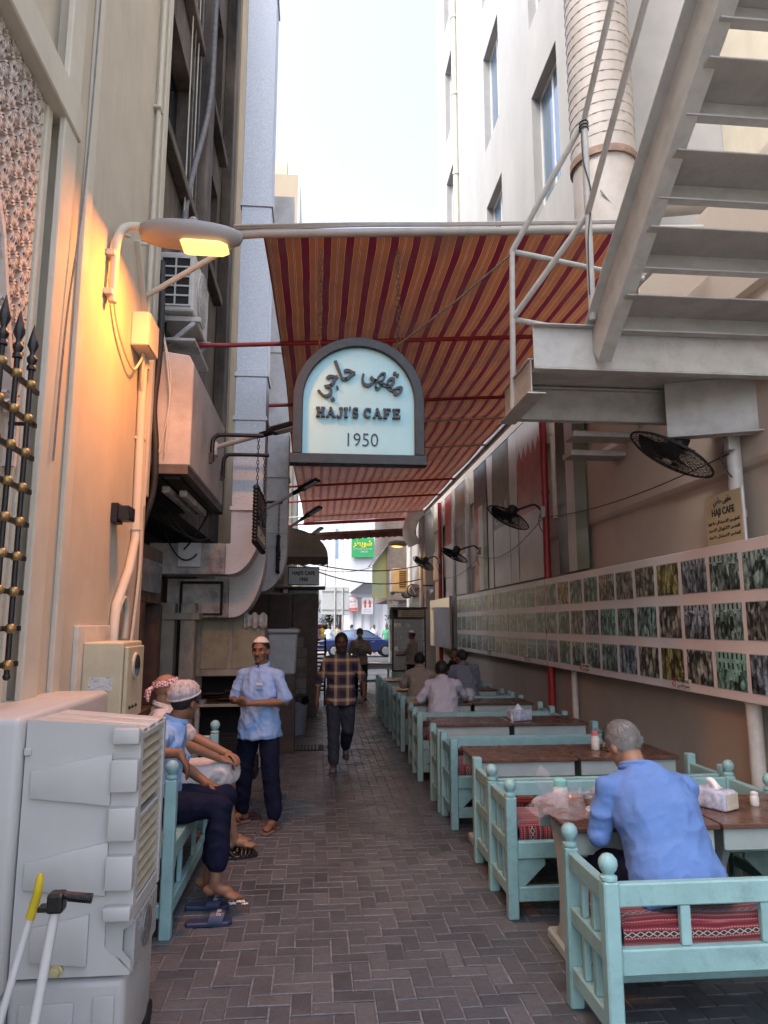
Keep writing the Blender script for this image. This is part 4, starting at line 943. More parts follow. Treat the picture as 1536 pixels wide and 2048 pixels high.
# wall fans
def fan(loc, yaw, pitch, label, rad=.33, arm=.35):
    """loc: pole bracket; head carried arm metres out along yaw"""
    t = thing('wall_fan', label, 'fan', loc, 0, 'black wall fans along the cafe wall')
    d = Vector((math.cos(yaw), math.sin(yaw), 0))
    MB().box(-.03,.03,-.04,.04,-.09,.07).build('bracket', STEELW, t, bevel=.005)
    MB().tube(smooth_path([(0,0,0), d*.10+Vector((0,0,.09)), d*.22+Vector((0,0,.07)), d*arm+Vector((0,0,-.03))]), .017, 8).build('arm', BLACK, t, smooth=50)
    nrm = (d*math.cos(pitch)+Vector((0,0,math.sin(pitch)))); 
    c = d*arm+Vector((0,0,-.05)); side = Vector((-d.y, d.x, 0)); upv = nrm.cross(side)
    if upv.z < 0: upv = -upv
    T = Matrix(((side.x,upv.x,nrm.x,c.x),(side.y,upv.y,nrm.y,c.y),(side.z,upv.z,nrm.z,c.z),(0,0,0,1)))
    MB().lathe([(.05,-.13),(.075,-.10),(.08,-.02),(.06,.03)], T, 14).build('motor', BLACK, t, smooth=40)
    mb = MB()
    ring = lambda r_, z: [T@Vector((r_*math.cos(2*math.pi*k/36), r_*math.sin(2*math.pi*k/36), z)) for k in range(37)]
    for z, r_ in ((.06, rad), (.06, rad*1.012)): mb.tube(ring(r_, z), .007, 5, False)
    for j in range(1, 12):
        for sgn in (1, -1):
            r_ = rad*j/12; mb.tube(ring(r_, .06+sgn*.055*math.sqrt(max(0, 1-(j/12)**2))), .0021, 3, False)
    for k in range(40):
        a = 2*math.pi*k/40
        for sgn in (1, -1): mb.tube([T@Vector((rad*q*math.cos(a), rad*q*math.sin(a), .06+sgn*.055*math.sqrt(max(0, 1-q*q)))) for q in (.12,.4,.7,.9,1)], .0021, 3, False)
    mb.build('guard', BLACKM, t, fix=False)
    mb = MB()
    for k in range(3):
        a0 = 2*math.pi*k/3
        mb.grid(lambda u, v: T@Vector(((.06+(rad*.86-.06)*u)*math.cos(a0+(v-.5)*(1.25-.3*u)), (.06+(rad*.86-.06)*u)*math.sin(a0+(v-.5)*(1.25-.3*u)), .055+(v-.5)*.07)), 6, 6)
    mb.lathe([(.06,.03),(.06,.08),(.03,.09)], T, 12)
    mb.build('blade', BLACKM, t, smooth=60)
    MB().lathe([(.035,.112),(.035,.122),(.02,.125)], T, 12).build('badge', GALV, t)
    MB().tube(smooth_path([(0,0,.05), d*.05+Vector((0,.03,-.12)), d*.02+Vector((0,.02,-.25)), (0,.0,-.3)]), .006, 5).build('cord', CABLE, t)
    return t
fan((3.17,5.10,3.17), R(162), R(-58), 'big black wall fan on the white post under the stair landing', .34, .40)
fan((3.14,9.66,3.32), R(185), R(-60), 'black wall fan on the red post before the banners', .31, .48)
fan((3.20,13.9,3.2), R(185), R(-62), 'black wall fan hung before the tan banner', .29, .5)
fan((3.14,18.4,3.40), R(200), R(-55), 'far black wall fan on the second red post', .30, .42)
for (a, b, s_, lab) in (((3.17,5.12,3.06),(3.15,9.66,3.24),.10,'thin black wire strung between the first two fans'), ((3.15,9.75,3.22),(3.19,13.9,3.08),.22,'drooping black wire between middle fans'), ((3.19,13.9,3.08),(3.15,18.4,3.0),.2,'far drooping wire along the cafe wall')):
    t = thing('fan_wire', lab, 'wire', a); MB().tube([q-Vector(a) for q in sag(a, b, s_)], .006, 5).build('cord', CABLE, t)

# ================================================================== striped awning and its frame
t = thing('striped_awning', 'red and orange striped awning stretched over the alley on poles', 'awning', (0, 5.3, 4.8))
RODS = [0.0, 2.15, 4.35, 5.45, 7.2, 10.3, 12.3, 14.9, 16.4]
def awz(x, y):
    k = max(i for i, r in enumerate(RODS) if r <= y+1e-6); a = RODS[k]; b = RODS[min(k+1, len(RODS)-1)]
    s_ = 0 if b == a else 4*(y-a)/(b-a)*(1-(y-a)/(b-a))
    edge = .03*math.sin(y*2.1)*max(0, 1-(x+.5)/.8)
    return .065*(x+.5) + .03 - .055*s_*(1-.6*abs((x-1.25)/1.8)**2) + edge*.6 + .008*noise.noise(Vector((x*1.5, y*1.1, 0)))
XA0, XA1 = -.48, 3.02
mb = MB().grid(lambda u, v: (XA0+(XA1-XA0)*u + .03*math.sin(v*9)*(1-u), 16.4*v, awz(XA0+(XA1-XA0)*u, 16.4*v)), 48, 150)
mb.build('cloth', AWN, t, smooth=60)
mb = MB().grid(lambda u, v: (XA0+.015+.03*math.sin(v*9), 16.4*v, awz(XA0, 16.4*v)-.0+(.05-.10*u)*.0-.07*u), 2, 150)
mb.build('edge_hem', M('awning_hem', (.17,.02,.03), .8, var=.1), t, smooth=60)
mb = MB().grid(lambda u, v: (XA0+(XA1-XA0)*u, 16.42, awz(XA0+(XA1-XA0)*u, 16.39)-.35-v*(.22+.03*abs(math.sin(u*60)))), 90, 3)
mb.build('valance', M('awning_valance', (.12,.05,.045), .85, var=.3, scale=6), t, smooth=60)
FRONT = M('front_pole_paint', (.33,.315,.29), .5, var=.12, scale=8, dirt=(.25,.21,.17), dscale=8, damt=.5)
MB().tube([(-.85,0,-.03),(-.5,0,.015),(2.6,0,.22),(3.2,0,.26)], .034, 10).build('front_pole', FRONT, t, smooth=50)
for k in range(3): MB().tube(smooth_path([(-.7,-.02*k,.03+.01*k),(.2,-.03,.10+.012*k),(1.2,-.02,.17+.01*k),(2.6,-.02,.275+.008*k)]), .010, 6).build('pole_cord', FRONT, t)
cols = [None, REDP, REDP, STEELW, STEELW, REDP, REDP, STEELW, REDP]
for y, mt in zip(RODS[1:], cols[1:]):
    x0 = -1.0 if y < 5 else -.95
    MB().tube([(x0, y, .065*(x0+.5)-.03), (3.08, y, .065*3.58-.02)], .026 if mt is REDP else .018, 8).build('rod', mt, t, smooth=50)
MB().tube([(-1.0,2.15,-.065),(-1.44,2.10,-.09)], .026, 8).build('rod', REDP, t, smooth=50)
MB().bar((3.07,.1,.235),(3.07,16.4,.235),.05,.05).build('edge_rail', STEELW, t)
MB().bar((3.10,1.0,.20),(3.10,16.4,.20),.012,.09).build('gutter_strip', M('white_gutter', (.72,.72,.72), .4, var=.04), t)
MB().bar((XA0,16.4,-.02),(3.1,16.4,.2),.06,.09).build('end_beam', REDP, t)
MB().bar((XA0+.05,16.45,-.35),(3.0,16.45,-.14),.12,.10).build('roller_case', BROWNWOOD, t, bevel=.01)
t = thing('tie_rope', 'thin twisted rope from stair rail to the arched sign', 'rope', (1.48, 5.07, 4.62))
MB().tube([(0,0,0),(-.43,.11,-.36),(-.88,.22,-.70)], .008, 6).build('cord', CHAIN, t)

# ================================================================== hanging cafe sign
PANEL = M('sign_pale_blue', (.31,.56,.62), .5, var=.035, scale=3, dirt=(.28,.50,.56), dscale=2, damt=.3, bump=.04, bscale=30)
t = thing('cafe_sign', "arched pale blue HAJI'S CAFE 1950 sign hanging on chains", 'sign', (.295, 5.3, 2.945))
def arch(hw, zs_, top, n=22): return [(-hw, zs_), (hw, zs_)] + [(hw*math.cos(math.pi*k/n), top-hw+hw*math.sin(math.pi*k/n)) for k in range(n+1)]
RO, TOPZ = .505, 1.015; RI = .43
MB().prism(arch(RI+.01, .08, TOPZ-.065), 'y', -.01, .05).build('panel', PANEL, t)
mb = MB(); n_ = 22
out_ = [(RO*math.cos(math.pi*k/n_), TOPZ-RO+RO*math.sin(math.pi*k/n_)) for k in range(n_+1)]; in_ = [(RI*math.cos(math.pi*k/n_), TOPZ-.075-RI+RI*math.sin(math.pi*k/n_)) for k in range(n_+1)]
out_ = [(RO, .08)]+out_+[(-RO, .08)]; in_ = [(RI, .08)]+in_+[(-RI, .08)]
N = len(out_); vs = [(q[0], yv, q[1]) for yv in (-.05, .055) for q in out_+in_]
fs = []
for i in range(N-1):
    fs += [(i, i+1, N+i+1, N+i), (2*N+i, 3*N+i, 3*N+i+1, 2*N+i+1), (i, 2*N+i, 2*N+i+1, i+1), (N+i, N+i+1, 3*N+i+1, 3*N+i)]
fs += [(0, N, 3*N, 2*N), (N-1, 3*N-1, 4*N-1, 2*N-1)]
mb.add(vs, fs); mb.build('arched_frame', BLACK, t, bevel=.005)
MB().box(-.525,.525,-.058,.062,0,.078).build('bottom_rail', BLACK, t, bevel=.005)
# bold serif capitals
def strip(mb, pts, w, T, d):
    pts = [Vector((a, b)) for a, b in pts]; L_, R_ = [], []
    for i, q in enumerate(pts):
        tn = (pts[min(i+1, len(pts)-1)]-pts[max(i-1, 0)]).normalized(); nn = Vector((-tn.y, tn.x)); ww = w[i] if isinstance(w, list) else w
        L_.append(q+nn*ww/2); R_.append(q-nn*ww/2)
    for i in range(len(pts)-1):
        mb.prism([(R_[i].x,R_[i].y),(R_[i+1].x,R_[i+1].y),(L_[i+1].x,L_[i+1].y),(L_[i].x,L_[i].y)], 'z', 0, d, T)
def rect(mb, a, b, c, d_, T, d): mb.prism([(a,c),(b,c),(b,d_),(a,d_)], 'z', 0, d, T)
def arc(cx, cy, rx, ry, a0, a1, n=10): return [(cx+rx*math.cos(R(a0+(a1-a0)*k/n)), cy+ry*math.sin(R(a0+(a1-a0)*k/n))) for k in range(n+1)]
def serif_text(s, height, T0, d):
    mb = MB(); x = 0; st, sf, sw = .24, .13, .10
    for ch in s:
        T = T0 @ Matrix.Scale(height, 4) @ Matrix.Translation((x, 0, 0)); dd = d/height
        def stem(a, top=1, bot=0):
            rect(mb, a, a+st, bot, top, T, dd)
            if bot == 0: rect(mb, a-sw, a+st+sw, 0, sf, T, dd*1.01)
            if top == 1: rect(mb, a-sw, a+st+sw, 1-sf, 1, T, dd*1.01)
        if ch == 'H': stem(.1); stem(.66); rect(mb, .34, .66, .44, .58, T, dd); w = 1.0
        elif ch == 'A':
            strip(mb, [(.16,.0),(.50,1.0)], .13, T, dd); strip(mb, [(.84,.0),(.46,1.0)], .26, T, dd*1.01); rect(mb, .28, .76, .30, .42, T, dd*.99)
            rect(mb, .0, .32, 0, sf, T, dd*1.02); rect(mb, .66, 1.06, 0, sf, T, dd*1.02); w = 1.06
        elif ch == 'J': rect(mb, .34, .58, .2, 1, T, dd); rect(mb, .24, .68, 1-sf, 1, T, dd*1.01); strip(mb, arc(.26, .18, .20, .16, 0, -190), [.24]+[.2]*5+[.17]*5, T, dd*1.02); w = .68
        elif ch == 'I': stem(.1); w = .44
        elif ch == "'": strip(mb, [(.12,1.08),(.14,.92),(.04,.74)], [.2,.17,.06], T, dd); w = .26
        elif ch == 'S': strip(mb, arc(.36,.74,.24,.20,20,270,9)+arc(.36,.27,.25,.22,90,-160,9), .19, T, dd); rect(mb, .54,.64,.68,.99,T,dd*1.02); rect(mb,.06,.15,.02,.36,T,dd*1.02); w = .72
        elif ch == 'C': strip(mb, arc(.50,.5,.37,.42,48,312,14), [.14,.15,.17,.2,.24,.26,.26,.26,.26,.26,.24,.2,.17,.15,.14], T, dd); rect(mb,.72,.83,.62,1.0,T,dd*1.02); w = .92
        elif ch in 'FE':
            stem(.1); rect(mb, .34,.80,1-sf,1,T,dd); rect(mb,.74,.84,.70,1,T,dd*1.03); rect(mb,.34,.62,.44,.56,T,dd); rect(mb,.58,.66,.36,.66,T,dd*1.03)
            if ch == 'E': rect(mb,.34,.82,0,sf,T,dd); rect(mb,.78,.88,0,.34,T,dd*1.03)
            w = .92
        else: w = .42
        x += w + (.10 if ch != ' ' else 0)
    return mb, x*height
_, wtot = serif_text("HAJI'S CAFE", 1, Matrix(), 1)
hh = .078; kx = .66/(wtot*hh)
pen = 0
for ch in "HAJI'S CAFE":
    mb, adv = serif_text(ch, hh, Matrix(), .03)
    if ch != ' ':
        mb.v = [((a+pen)*kx-.33, -.0102-c, b+.37) for a, b, c in mb.v]; mb.build('raised_letter', INKD, t)
    pen += adv
lettering('1950', .15, frame((1,0,0),(0,0,1),(.02,-.012,.195)), INKD, t, .003, bold=-.001, width=.235)
me = text_mesh(arabic('مقهى حاجي'), .25, .012, .004, width=.80)
for v in me.vertices:
    x, y, z = v.co; th = x/.46; r_ = .46+y*.95
    v.co = (r_*math.sin(th)*.98, -.022-z, .295+r_*math.cos(th))
obj('raised_arabic_lettering', me, INKD, t)
for x in (-.31,.31):
    mb = MB(); zt = 1.80+.065*(x+.3+.5)-.05; zb = .93; n_ = int((zt-zb)/.045)
    for i in range(n_+1):
        a = (i % 2)*math.pi/2; c0 = Vector((x, 0, zb+i*.045))
        mb.tube([c0+Vector((.014*math.cos(a)*math.cos(k*math.pi/4), .014*math.sin(a)*math.cos(k*math.pi/4), .028*math.sin(k*math.pi/4))) for k in range(9)], .0045, 4)
    mb.build('chain', CHAIN, t)

# ================================================================== benches, tables, cushions
def make_bench(label, knob, L=1.76, D=.46, HP=.70, seat=.44, group=None):
    t = thing('turquoise_bench', label, 'bench', (0,0,0), 0, group)
    pw = .066; k = HP/.70
    for x in (0, L-pw):
        for y in (-pw/2, D-pw/2):
            top = HP if knob else HP*1.075
            p_ = MB().box(x, x+pw, y, y+pw, 0, top).build('post', TEAL, t, bevel=.007)
            if knob:
                MB().lathe([(.030,0),(.036,.004),(.036,.016),(.024,.022),(.022,.026),(.034,.042),(.040,.062),(.037,.082),(.022,.100),(.004,.106)], Matrix.Translation((x+pw/2, y+pw/2, top+.0005)), 14).build('knob', TEAL, p_, smooth=50)
    xi0, xi1 = pw+.001, L-pw-.001
    zt = HP*.985
    MB().box(xi0, xi1, -.02, .022, zt-.092, zt).build('back_rail', TEAL, t, bevel=.006)
    MB().box(xi0, xi1, -.028, .030, seat-.10, seat).build('seat_rail', TEAL, t, bevel=.006)
    MB().box(xi0, xi1, D-.03, D+.028, seat-.10, seat).build('seat_rail', TEAL, t, bevel=.006)
    MB().box(xi0, xi1, D-.022, D+.020, .095, .18).build('foot_rail', TEAL, t, bevel=.006)
    nb = max(2, int(L/.36)); sl = MB().box(-.022, .022, -.014, .016, seat+.001, zt-.093).mesh('slat', bevel=.004)
    for i in range(1, nb+1): obj('slat', sl, TEAL, t, (L*i/(nb+1), 0, 0))
    s2 = MB().box(-.02,.02,-.014,.014,.181,seat-.101).mesh('slat', bevel=.004)
    for x in (L*.22, L*.5, L*.78): obj('slat', s2, TEAL, t, (x, D, 0))
    for x, s_ in ((xi0, 1), (xi1, -1)):
        MB().prism([(x, seat-.102), (x+s_*.17, seat-.102), (x+s_*.175, seat-.14), (x, seat-.30)], 'y', D-.018, D+.010).build('corner_brace', TEAL, t, bevel=.004)
    for x in (.012, L-pw+.010):
        e = x+pw-.022
        y0, y1 = pw/2+.001, D-pw/2-.001
        MB().box(x, e, y0, y1, zt-.085, zt-.005).build('arm_rail', TEAL, t, bevel=.006)
        MB().box(x, e, y0, y1, seat-.07, seat+.005).build('side_rail', TEAL, t, bevel=.006)
        MB().box(x, e, y0, y1, .11, .185).build('side_rail', TEAL, t, bevel=.006)
        for q in (1/3, 2/3):
            yy = y0+(y1-y0)*q
            MB().box(x+.007, e-.007, yy-.018, yy+.018, seat+.006, zt-.086).build('side_slat', TEAL, t, bevel=.004)
            MB().box(x+.007, e-.007, yy-.018, yy+.018, .186, seat-.071).build('side_slat', TEAL, t, bevel=.004)
    MB().box(xi0, xi1, .032, D-.032, seat-.05, seat-.02).build('seat_board', TEAL, t)
    return t
def weave(name, axis, across, per=.155):
    m, n, l, p = _nt(name)
    tc = n.new('ShaderNodeTexCoord'); sx = n.new('ShaderNodeSeparateXYZ'); l.new(tc.outputs['Object'], sx.inputs[0])
    wob = math_(n, l, 'MULTIPLY', math_(n, l, 'SUBTRACT', noise_tex(n, l, tc.outputs['Object'], 4, 2), .5), .02)
    a = math_(n, l, 'FRACT', math_(n, l, 'DIVIDE', math_(n, l, 'ADD', sx.outputs[axis], wob), per)); b = sx.outputs[across]
    rd, dk, bk, br = (.20,.016,.028), (.095,.008,.016), (.014,.012,.014), (.17,.05,.03)
    c = ramp(n, l, a, [(0, rd), (.10, dk), (.14, rd), (.24, br), (.27, dk), (.36, rd), (.44, bk), (.60, rd), (.70, dk), (.78, rd), (.92, bk), (.97, br)], 'CONSTANT')
    lines = ramp(n, l, a, [(0, g(0)), (.06, g(1)), (.09, g(0)), (.18, g(1)), (.21, g(0)), (.30, g(.0)), (.39, g(1)), (.42, g(0)), (.64, g(1)), (.67, g(0)), (.82, g(1)), (.86, g(0))], 'CONSTANT')
    dots = math_(n, l, 'GREATER_THAN', math_(n, l, 'FRACT', math_(n, l, 'DIVIDE', b, .0125)), .5)
    c = mixcol(n, l, math_(n, l, 'MULTIPLY', math_(n, l, 'MULTIPLY', lines, dots), .8), c, (.46,.30,.29))
    zz = math_(n, l, 'ABSOLUTE', math_(n, l, 'SUBTRACT', math_(n, l, 'MULTIPLY', math_(n, l, 'FRACT', math_(n, l, 'DIVIDE', b, .036)), 2), 1))
    v = math_(n, l, 'ABSOLUTE', math_(n, l, 'DIVIDE', math_(n, l, 'SUBTRACT', a, .52), .08))
    zg = math_(n, l, 'LESS_THAN', math_(n, l, 'ABSOLUTE', math_(n, l, 'SUBTRACT', v, zz)), .22)
    ib = math_(n, l, 'LESS_THAN', v, .95)
    c = mixcol(n, l, math_(n, l, 'MULTIPLY', math_(n, l, 'MULTIPLY', zg, ib), .75), c, (.45,.40,.38))
    l.new(c, p.inputs['Base Color']); p.inputs['Roughness'].default_value = .92; p.inputs['Sheen Weight'].default_value = .2
    bn = n.new('ShaderNodeBump'); bn.inputs['Strength'].default_value = .3; bn.inputs['Distance'].default_value = .004
    l.new(noise_tex(n, l, tc.outputs['Object'], 260, 2), bn.inputs['Height']); l.new(bn.outputs[0], p.inputs['Normal'])
    return m
WV_TOP, WV_SIDE, WV_EDGE = weave('woven_cloth_bands', 1, 0), weave('woven_cloth_upright_bands', 0, 2), weave('woven_cloth_flat_bands', 2, 0, .12)
def make_cushion(label, L=1.58, D=.42, th=.115, near=False):
    t = thing('seat_cushion', label, 'cushion', (0,0,0), 0, 'red woven cushions on the benches')
    def top(u, v):
        e = min(u, 1-u)*L; f = min(v, 1-v)*D
        r_ = min(1, min(e, f)/.04); return (L*u, D*v, th-.02*(1-r_)**2 + .006*noise.noise(Vector((u*6, v*4, L))) - .012*math.exp(-((u-.3)/.12)**2-((v-.5)/.3)**2))
    MB().grid(top, 40, 14).build('cover', WV_TOP, t, smooth=60)
    path = [(0,0),(L,0),(L,D),(0,D),(0,0)]; mb = MB()
    for (a, b) in zip(path, path[1:]):
        nx, ny = (b[1]-a[1]), -(b[0]-a[0]); ln = math.hypot(nx, ny); nx, ny = nx/ln, ny/ln
        mb.grid(lambda u, v: (a[0]+(b[0]-a[0])*u+nx*.016*math.sin(v*math.pi), a[1]+(b[1]-a[1])*u+ny*.016*math.sin(v*math.pi), .001+(th-.02)*v+.004*noise.noise(Vector((u*9, v, a[0]+a[1])))*v), 30, 6)
    mb.build('gusset', WV_EDGE if near else WV_SIDE, t, smooth=60)
    return t
def make_table(label, L=.80, D=.60):
    t = thing('cafe_table', label, 'table', (0,0,0), 0, 'brown topped tables in the alley row')
    MB().box(0, L, 0, D, .712, .738).build('top', TABLE, t, bevel=.004)
    MB().box(.02, L-.02, .03, .05, .60, .711).build('apron', TEALW, t, bevel=.004); MB().box(.02, L-.02, D-.05, D-.03, .60, .711).build('apron', TEALW, t, bevel=.004)
    for x in (.07, L-.11):
        c = D/2
        pts = [(c-.22,.711),(c-.19,.60),(c-.12,.48),(c-.09,.32),(c-.10,.16),(c-.17,.066),(c+.17,.066),(c+.10,.16),(c+.09,.32),(c+.12,.48),(c+.19,.60),(c+.22,.711)]
        MB().prism(pts, 'x', x, x+.04).build('leg', TEALW, t, bevel=.005)
        MB().box(x-.02, x+.06, c-.27, c+.27, 0, .065).build('foot', TEALW, t, bevel=.012)
    MB().box(.11, L-.11, D/2-.02, D/2+.02, .25, .32).build('stretcher', TEALW, t, bevel=.004)
    return t
BX = 1.165
CUSH_L = 'red woven striped cushion on a bench of the long turquoise row'
b_knob = make_bench('turquoise bench with round knobs that the blue shirted man sits on', True)
b_flat = make_bench('turquoise flat post bench in the long row beside the photo board', False, group='flat post benches of the long row')
cu = make_cushion(CUSH_L); cu_n = make_cushion('red woven cushion under the man in the blue shirt', near=True)
tb = make_table('brown topped table in the long turquoise row')
def place(o, x, y, rz=0, z=0, first=False):
    o.location = (x, y, z); o.rotation_euler = (0, 0, rz); return o
place(b_knob, BX+.02, 3.05); place(cu_n, BX+.11, 3.07, 0, .42)
b2 = copy_tree(b_knob); b2['label'] = 'turquoise bench with round knobs across the table from the blue shirted man'
place(b2, BX+1.76, 4.97, math.pi); c2 = place(cu, BX+.09, 4.53, 0, .42); cu['label'] = 'red woven cushion on the round knob bench across the nearest table'
def new_cushion(x, y, lab):
    c = copy_tree(cu); c['label'] = 'red woven cushion on bench ' + lab; return place(c, x, y, 0, .42)
used = False
UP = {0: 'back to back with the nearest round knob bench', 1: 'just before the table with the blue white tissue pack', 2: 'under the man in the white shirt', 3: 'shared by the cream and grey shirted men', 4: "backing onto the smiling man's bench"}
DOWN = {1: 'behind the matt brown empty table', 2: "back to back with the white shirted man's bench", 3: 'across the table from the white shirted man', 4: 'under the smiling man in black', 5: 'ending the long row before the glass cabinet'}
for k in range(6):
    D0 = 4.51+1.89*k
    if k:       # bench facing the street
        b = b_flat if not used else copy_tree(b_flat); used = True; place(b, BX+1.76+rnd.uniform(-.02,.02), D0+.46, math.pi+R(rnd.uniform(-.7,.7))); new_cushion(BX+.09, D0+.02, DOWN[k]); b['label'] = 'turquoise flat post bench ' + DOWN[k]
    if k < 5:   # bench facing up the alley, back to back with it
        b = copy_tree(b_flat) if used else b_flat; used = True; place(b, (BX if k else BX+.015)+rnd.uniform(-.015,.02), D0+.56, R(rnd.uniform(-.6,.6))); new_cushion(BX+.09, D0+.60, UP[k]); b['label'] = 'turquoise flat post bench ' + UP[k]
first = True
tlab = {0: ('brown table with the meal before the blue shirted man', 'brown table carrying the big tissue pack beside the blue shirted man'), 1: ('matt brown empty table behind the round knob bench', 'brown table with pink topped bottle and cream tissue box'),
        2: ('glossy empty brown table behind the white shirted man', 'glossy brown table with the blue white tissue pack'), 3: ('brown table before the chest of the white shirted man', 'brown table with the glass jug held by the white shirted man'),
        4: ('brown table before the cream shirted man', 'brown table between the grey sweatered man and the smiling man'), 5: ('last brown table of the row on its open alley side', 'last brown table of the row on its wall side')}
for k in range(6):
    y = 3.66 if k == 0 else 4.51+1.89*(k-1)+1.0
    for j in range(2):
        tt = tb if first else copy_tree(tb); first = False
        place(tt, 1.265+.815*j if k == 0 else 1.205+.815*j, y, rz=R(.4*(j-.5)))
        tt['label'] = tlab[k][j]
lb_ = make_bench('tall turquoise bench with round knobs that two kitchen men sit on', True, L=1.82, D=.46, HP=.86, seat=.50)
lb_.location = (-1.29, 6.20, 0); lb_.rotation_euler = (0, 0, -math.pi/2)
fb = copy_tree(b_flat); fb['label'] = 'turquoise bench standing alone where the alley opens'; place(fb, 1.15, 17.6, R(90)); fb.scale = (.7,1,1.1)
for o_ in fb.children: pass
ft = copy_tree(tb); ft['label'] = 'table with white paper sheets beside the far bench'; place(ft, 1.15, 18.6)

# things on the tables
TIS = M('tissue_pack', (.42,.45,.60), .35, var=.25, scale=28, dirt=(.62,.62,.62), dscale=26, damt=.9)
TISW = M('tissue_white', (.70,.69,.68), .7, var=.04)
def tissue(loc, rz, label, s=1.0, mat=TIS):
    t = thing('tissue_pack', label, 'tissue box', loc, rz)
    MB().box(-.10*s,.10*s,-.06*s,.06*s,0,.10*s).build('pack', mat, t, bevel=.015, seg=2, smooth=50)
    MB().box(.1005*s,.106*s,-.05*s,.05*s,.01*s,.09*s).build('end_flap', M('tissue_cream', (.55,.50,.40), .5), t, bevel=.002)
    mb = MB().grid(lambda u, v: ((u-.5)*.10*s+.012*math.sin(v*3), .012*s*math.sin(u*7+v*4), .098*s+v*.055*s*(.6+.4*math.sin(u*5))), 10, 5)
    mb.build('tissue', TISW, t, smooth=60)
tissue((2.22,3.98,.739), R(-62), 'blue and white tissue pack beside the blue shirted man', 1.05)
tissue((2.42,5.80,.739), R(8), 'cream tissue box by the pink topped bottle', .85, M('tissue_cream', (.55,.50,.40), .5))
tissue((2.15,7.62,.739), R(20), 'blue white tissue pack on the glossy table', 1.15)
def shaker(loc, label, body, cap, r_=.024, h=.075):
    t = thing('shaker', label, 'shaker', loc)
    MB().lathe([(r_*.9,0),(r_,.006),(r_,h*.6),(r_*.8,h*.75)], n=14).build('body', body, t, smooth=40)
    MB().lathe([(r_*.86,h*.751),(r_*.88,h*.95),(r_*.55,h),(r_*.2,h+.004)], n=14).build('cap', cap, t, smooth=40)
SALT = M('salt_fill', (.62,.60,.57), .35, var=.1, scale=40); PINKC = M('pink_cap', (.50,.18,.20), .4); TEALC = M('teal_cap', (.25,.60,.56), .35)
shaker((2.47,4.00,.739), 'small white shaker beyond the tissue pack', SALT, WHITEP)
shaker((2.27,5.83,.739), 'salt bottle with a pink cap beside the cream tissue box', SALT, PINKC, .034, .15)
shaker((2.54,5.72,.739), 'white shaker to the side of the cream tissue box', SALT, WHITEP)
shaker((2.06,7.56,.739), 'tiny white shaker before the blue white tissue pack', SALT, WHITEP)
shaker((2.12,11.2,.739), 'white shaker on the table behind the white shirted man', SALT, WHITEP, .034, .13)
shaker((1.375,4.08,.739), 'salt bottle with turquoise cap standing in the pink plastic bag', SALT, TEALC, .042, .15)
# crumpled bag
m, n, l, p = _nt('thin_pink_plastic'); p.inputs['Base Color'].default_value = (.66,.56,.60,1); p.inputs['Roughness'].default_value = .12; p.inputs['Alpha'].default_value = .20; BAG = m
t = thing('plastic_bag', 'crumpled pinkish see through plastic bag on the nearest table', 'plastic bag', (1.44, 3.95, .745))
def bagf(u, v):
    a = u*2*math.pi; r_ = .06+.20*v
    z = .13*(1-v)**1.3*(.6+.8*noise.noise(Vector((math.cos(a)*2, math.sin(a)*2, v*2)))**1) + .03*noise.noise(Vector((math.cos(a)*4, math.sin(a)*4, v*5)))+.02
    return (r_*math.cos(a)*1.15+.03*noise.noise(Vector((a*2, v*3, 1))), r_*math.sin(a)*.95, max(.001, z))
MB().grid(bagf, 60, 16).build('film', BAG, t, smooth=25, fix=False)
MB().grid(lambda u, v: (-.20+.10*u+.02*math.sin(v*6), .10+.03*math.sin(u*7), .02+.20*v*(1-.6*abs(u-.3))), 10, 12).build('upright_flap', BAG, t, smooth=30, fix=False)
t = thing('food_plate', 'white plate of salad and meat in front of the blue shirted man', 'plate', (1.60, 3.92, .740))
MB().lathe([(.08,0),(.13,.008),(.135,.014),(.12,.012)], n=24).build('dish', WHITEP, t, smooth=40)
for i in range(26):
    a, r_ = random.uniform(0,6.28), random.uniform(0,.09); c_ = random.choice([('salad_green',(.14,.22,.04)),('tomato',(.42,.05,.02)),('carrot',(.50,.16,.03)),('onion',(.55,.5,.42))])
    MB().ball((r_*math.cos(a), r_*math.sin(a), .022), (random.uniform(.010,.02), random.uniform(.008,.016), random.uniform(.006,.012)), 6, 4).build('morsel', M(*c_, .4), t, smooth=60)
MB().ball((.06,.02,.04), (.05,.035,.03), 10, 7).build('meat', M('roast_meat', (.10,.03,.015), .35, var=.3, scale=30), t, smooth=60)
t = thing('bread_piece', 'torn flat bread lying by the plate', 'bread', (1.56, 3.76, .741))
MB().grid(lambda u, v: ((u-.5)*.18*(1-.3*v), (v-.5)*.11+.01*math.sin(u*9), .008+.012*math.sin(u*5)*math.sin(v*4)), 10, 8).build('loaf', M('pale_bread', (.46,.34,.17), .8, var=.2, scale=20), t, smooth=60)
t = thing('glass_jug', 'clear glass jug held by the man in the white shirt', 'jug', (2.03, 9.62, .740))
MB().lathe([(.055,0),(.07,.02),(.085,.08),(.07,.13),(.06,.15),(.065,.16)], n=18).build('vessel', GLASSC, t, smooth=40)
MB().lathe([(.05,.004),(.075,.06),(.074,.075)], n=18).build('content', M('milky_drink', (.5,.46,.42), .3), t, smooth=40)
t = thing('paper_stack', 'white paper sheets on the far table', 'papers', (1.45, 18.9, .742))
for k in range(3): MB().box(-.2,.2,-.15,.15,.004*k,.003+.004*k,Matrix.Rotation(.2*k,4,'Z')).build('sheet', TISW, t)

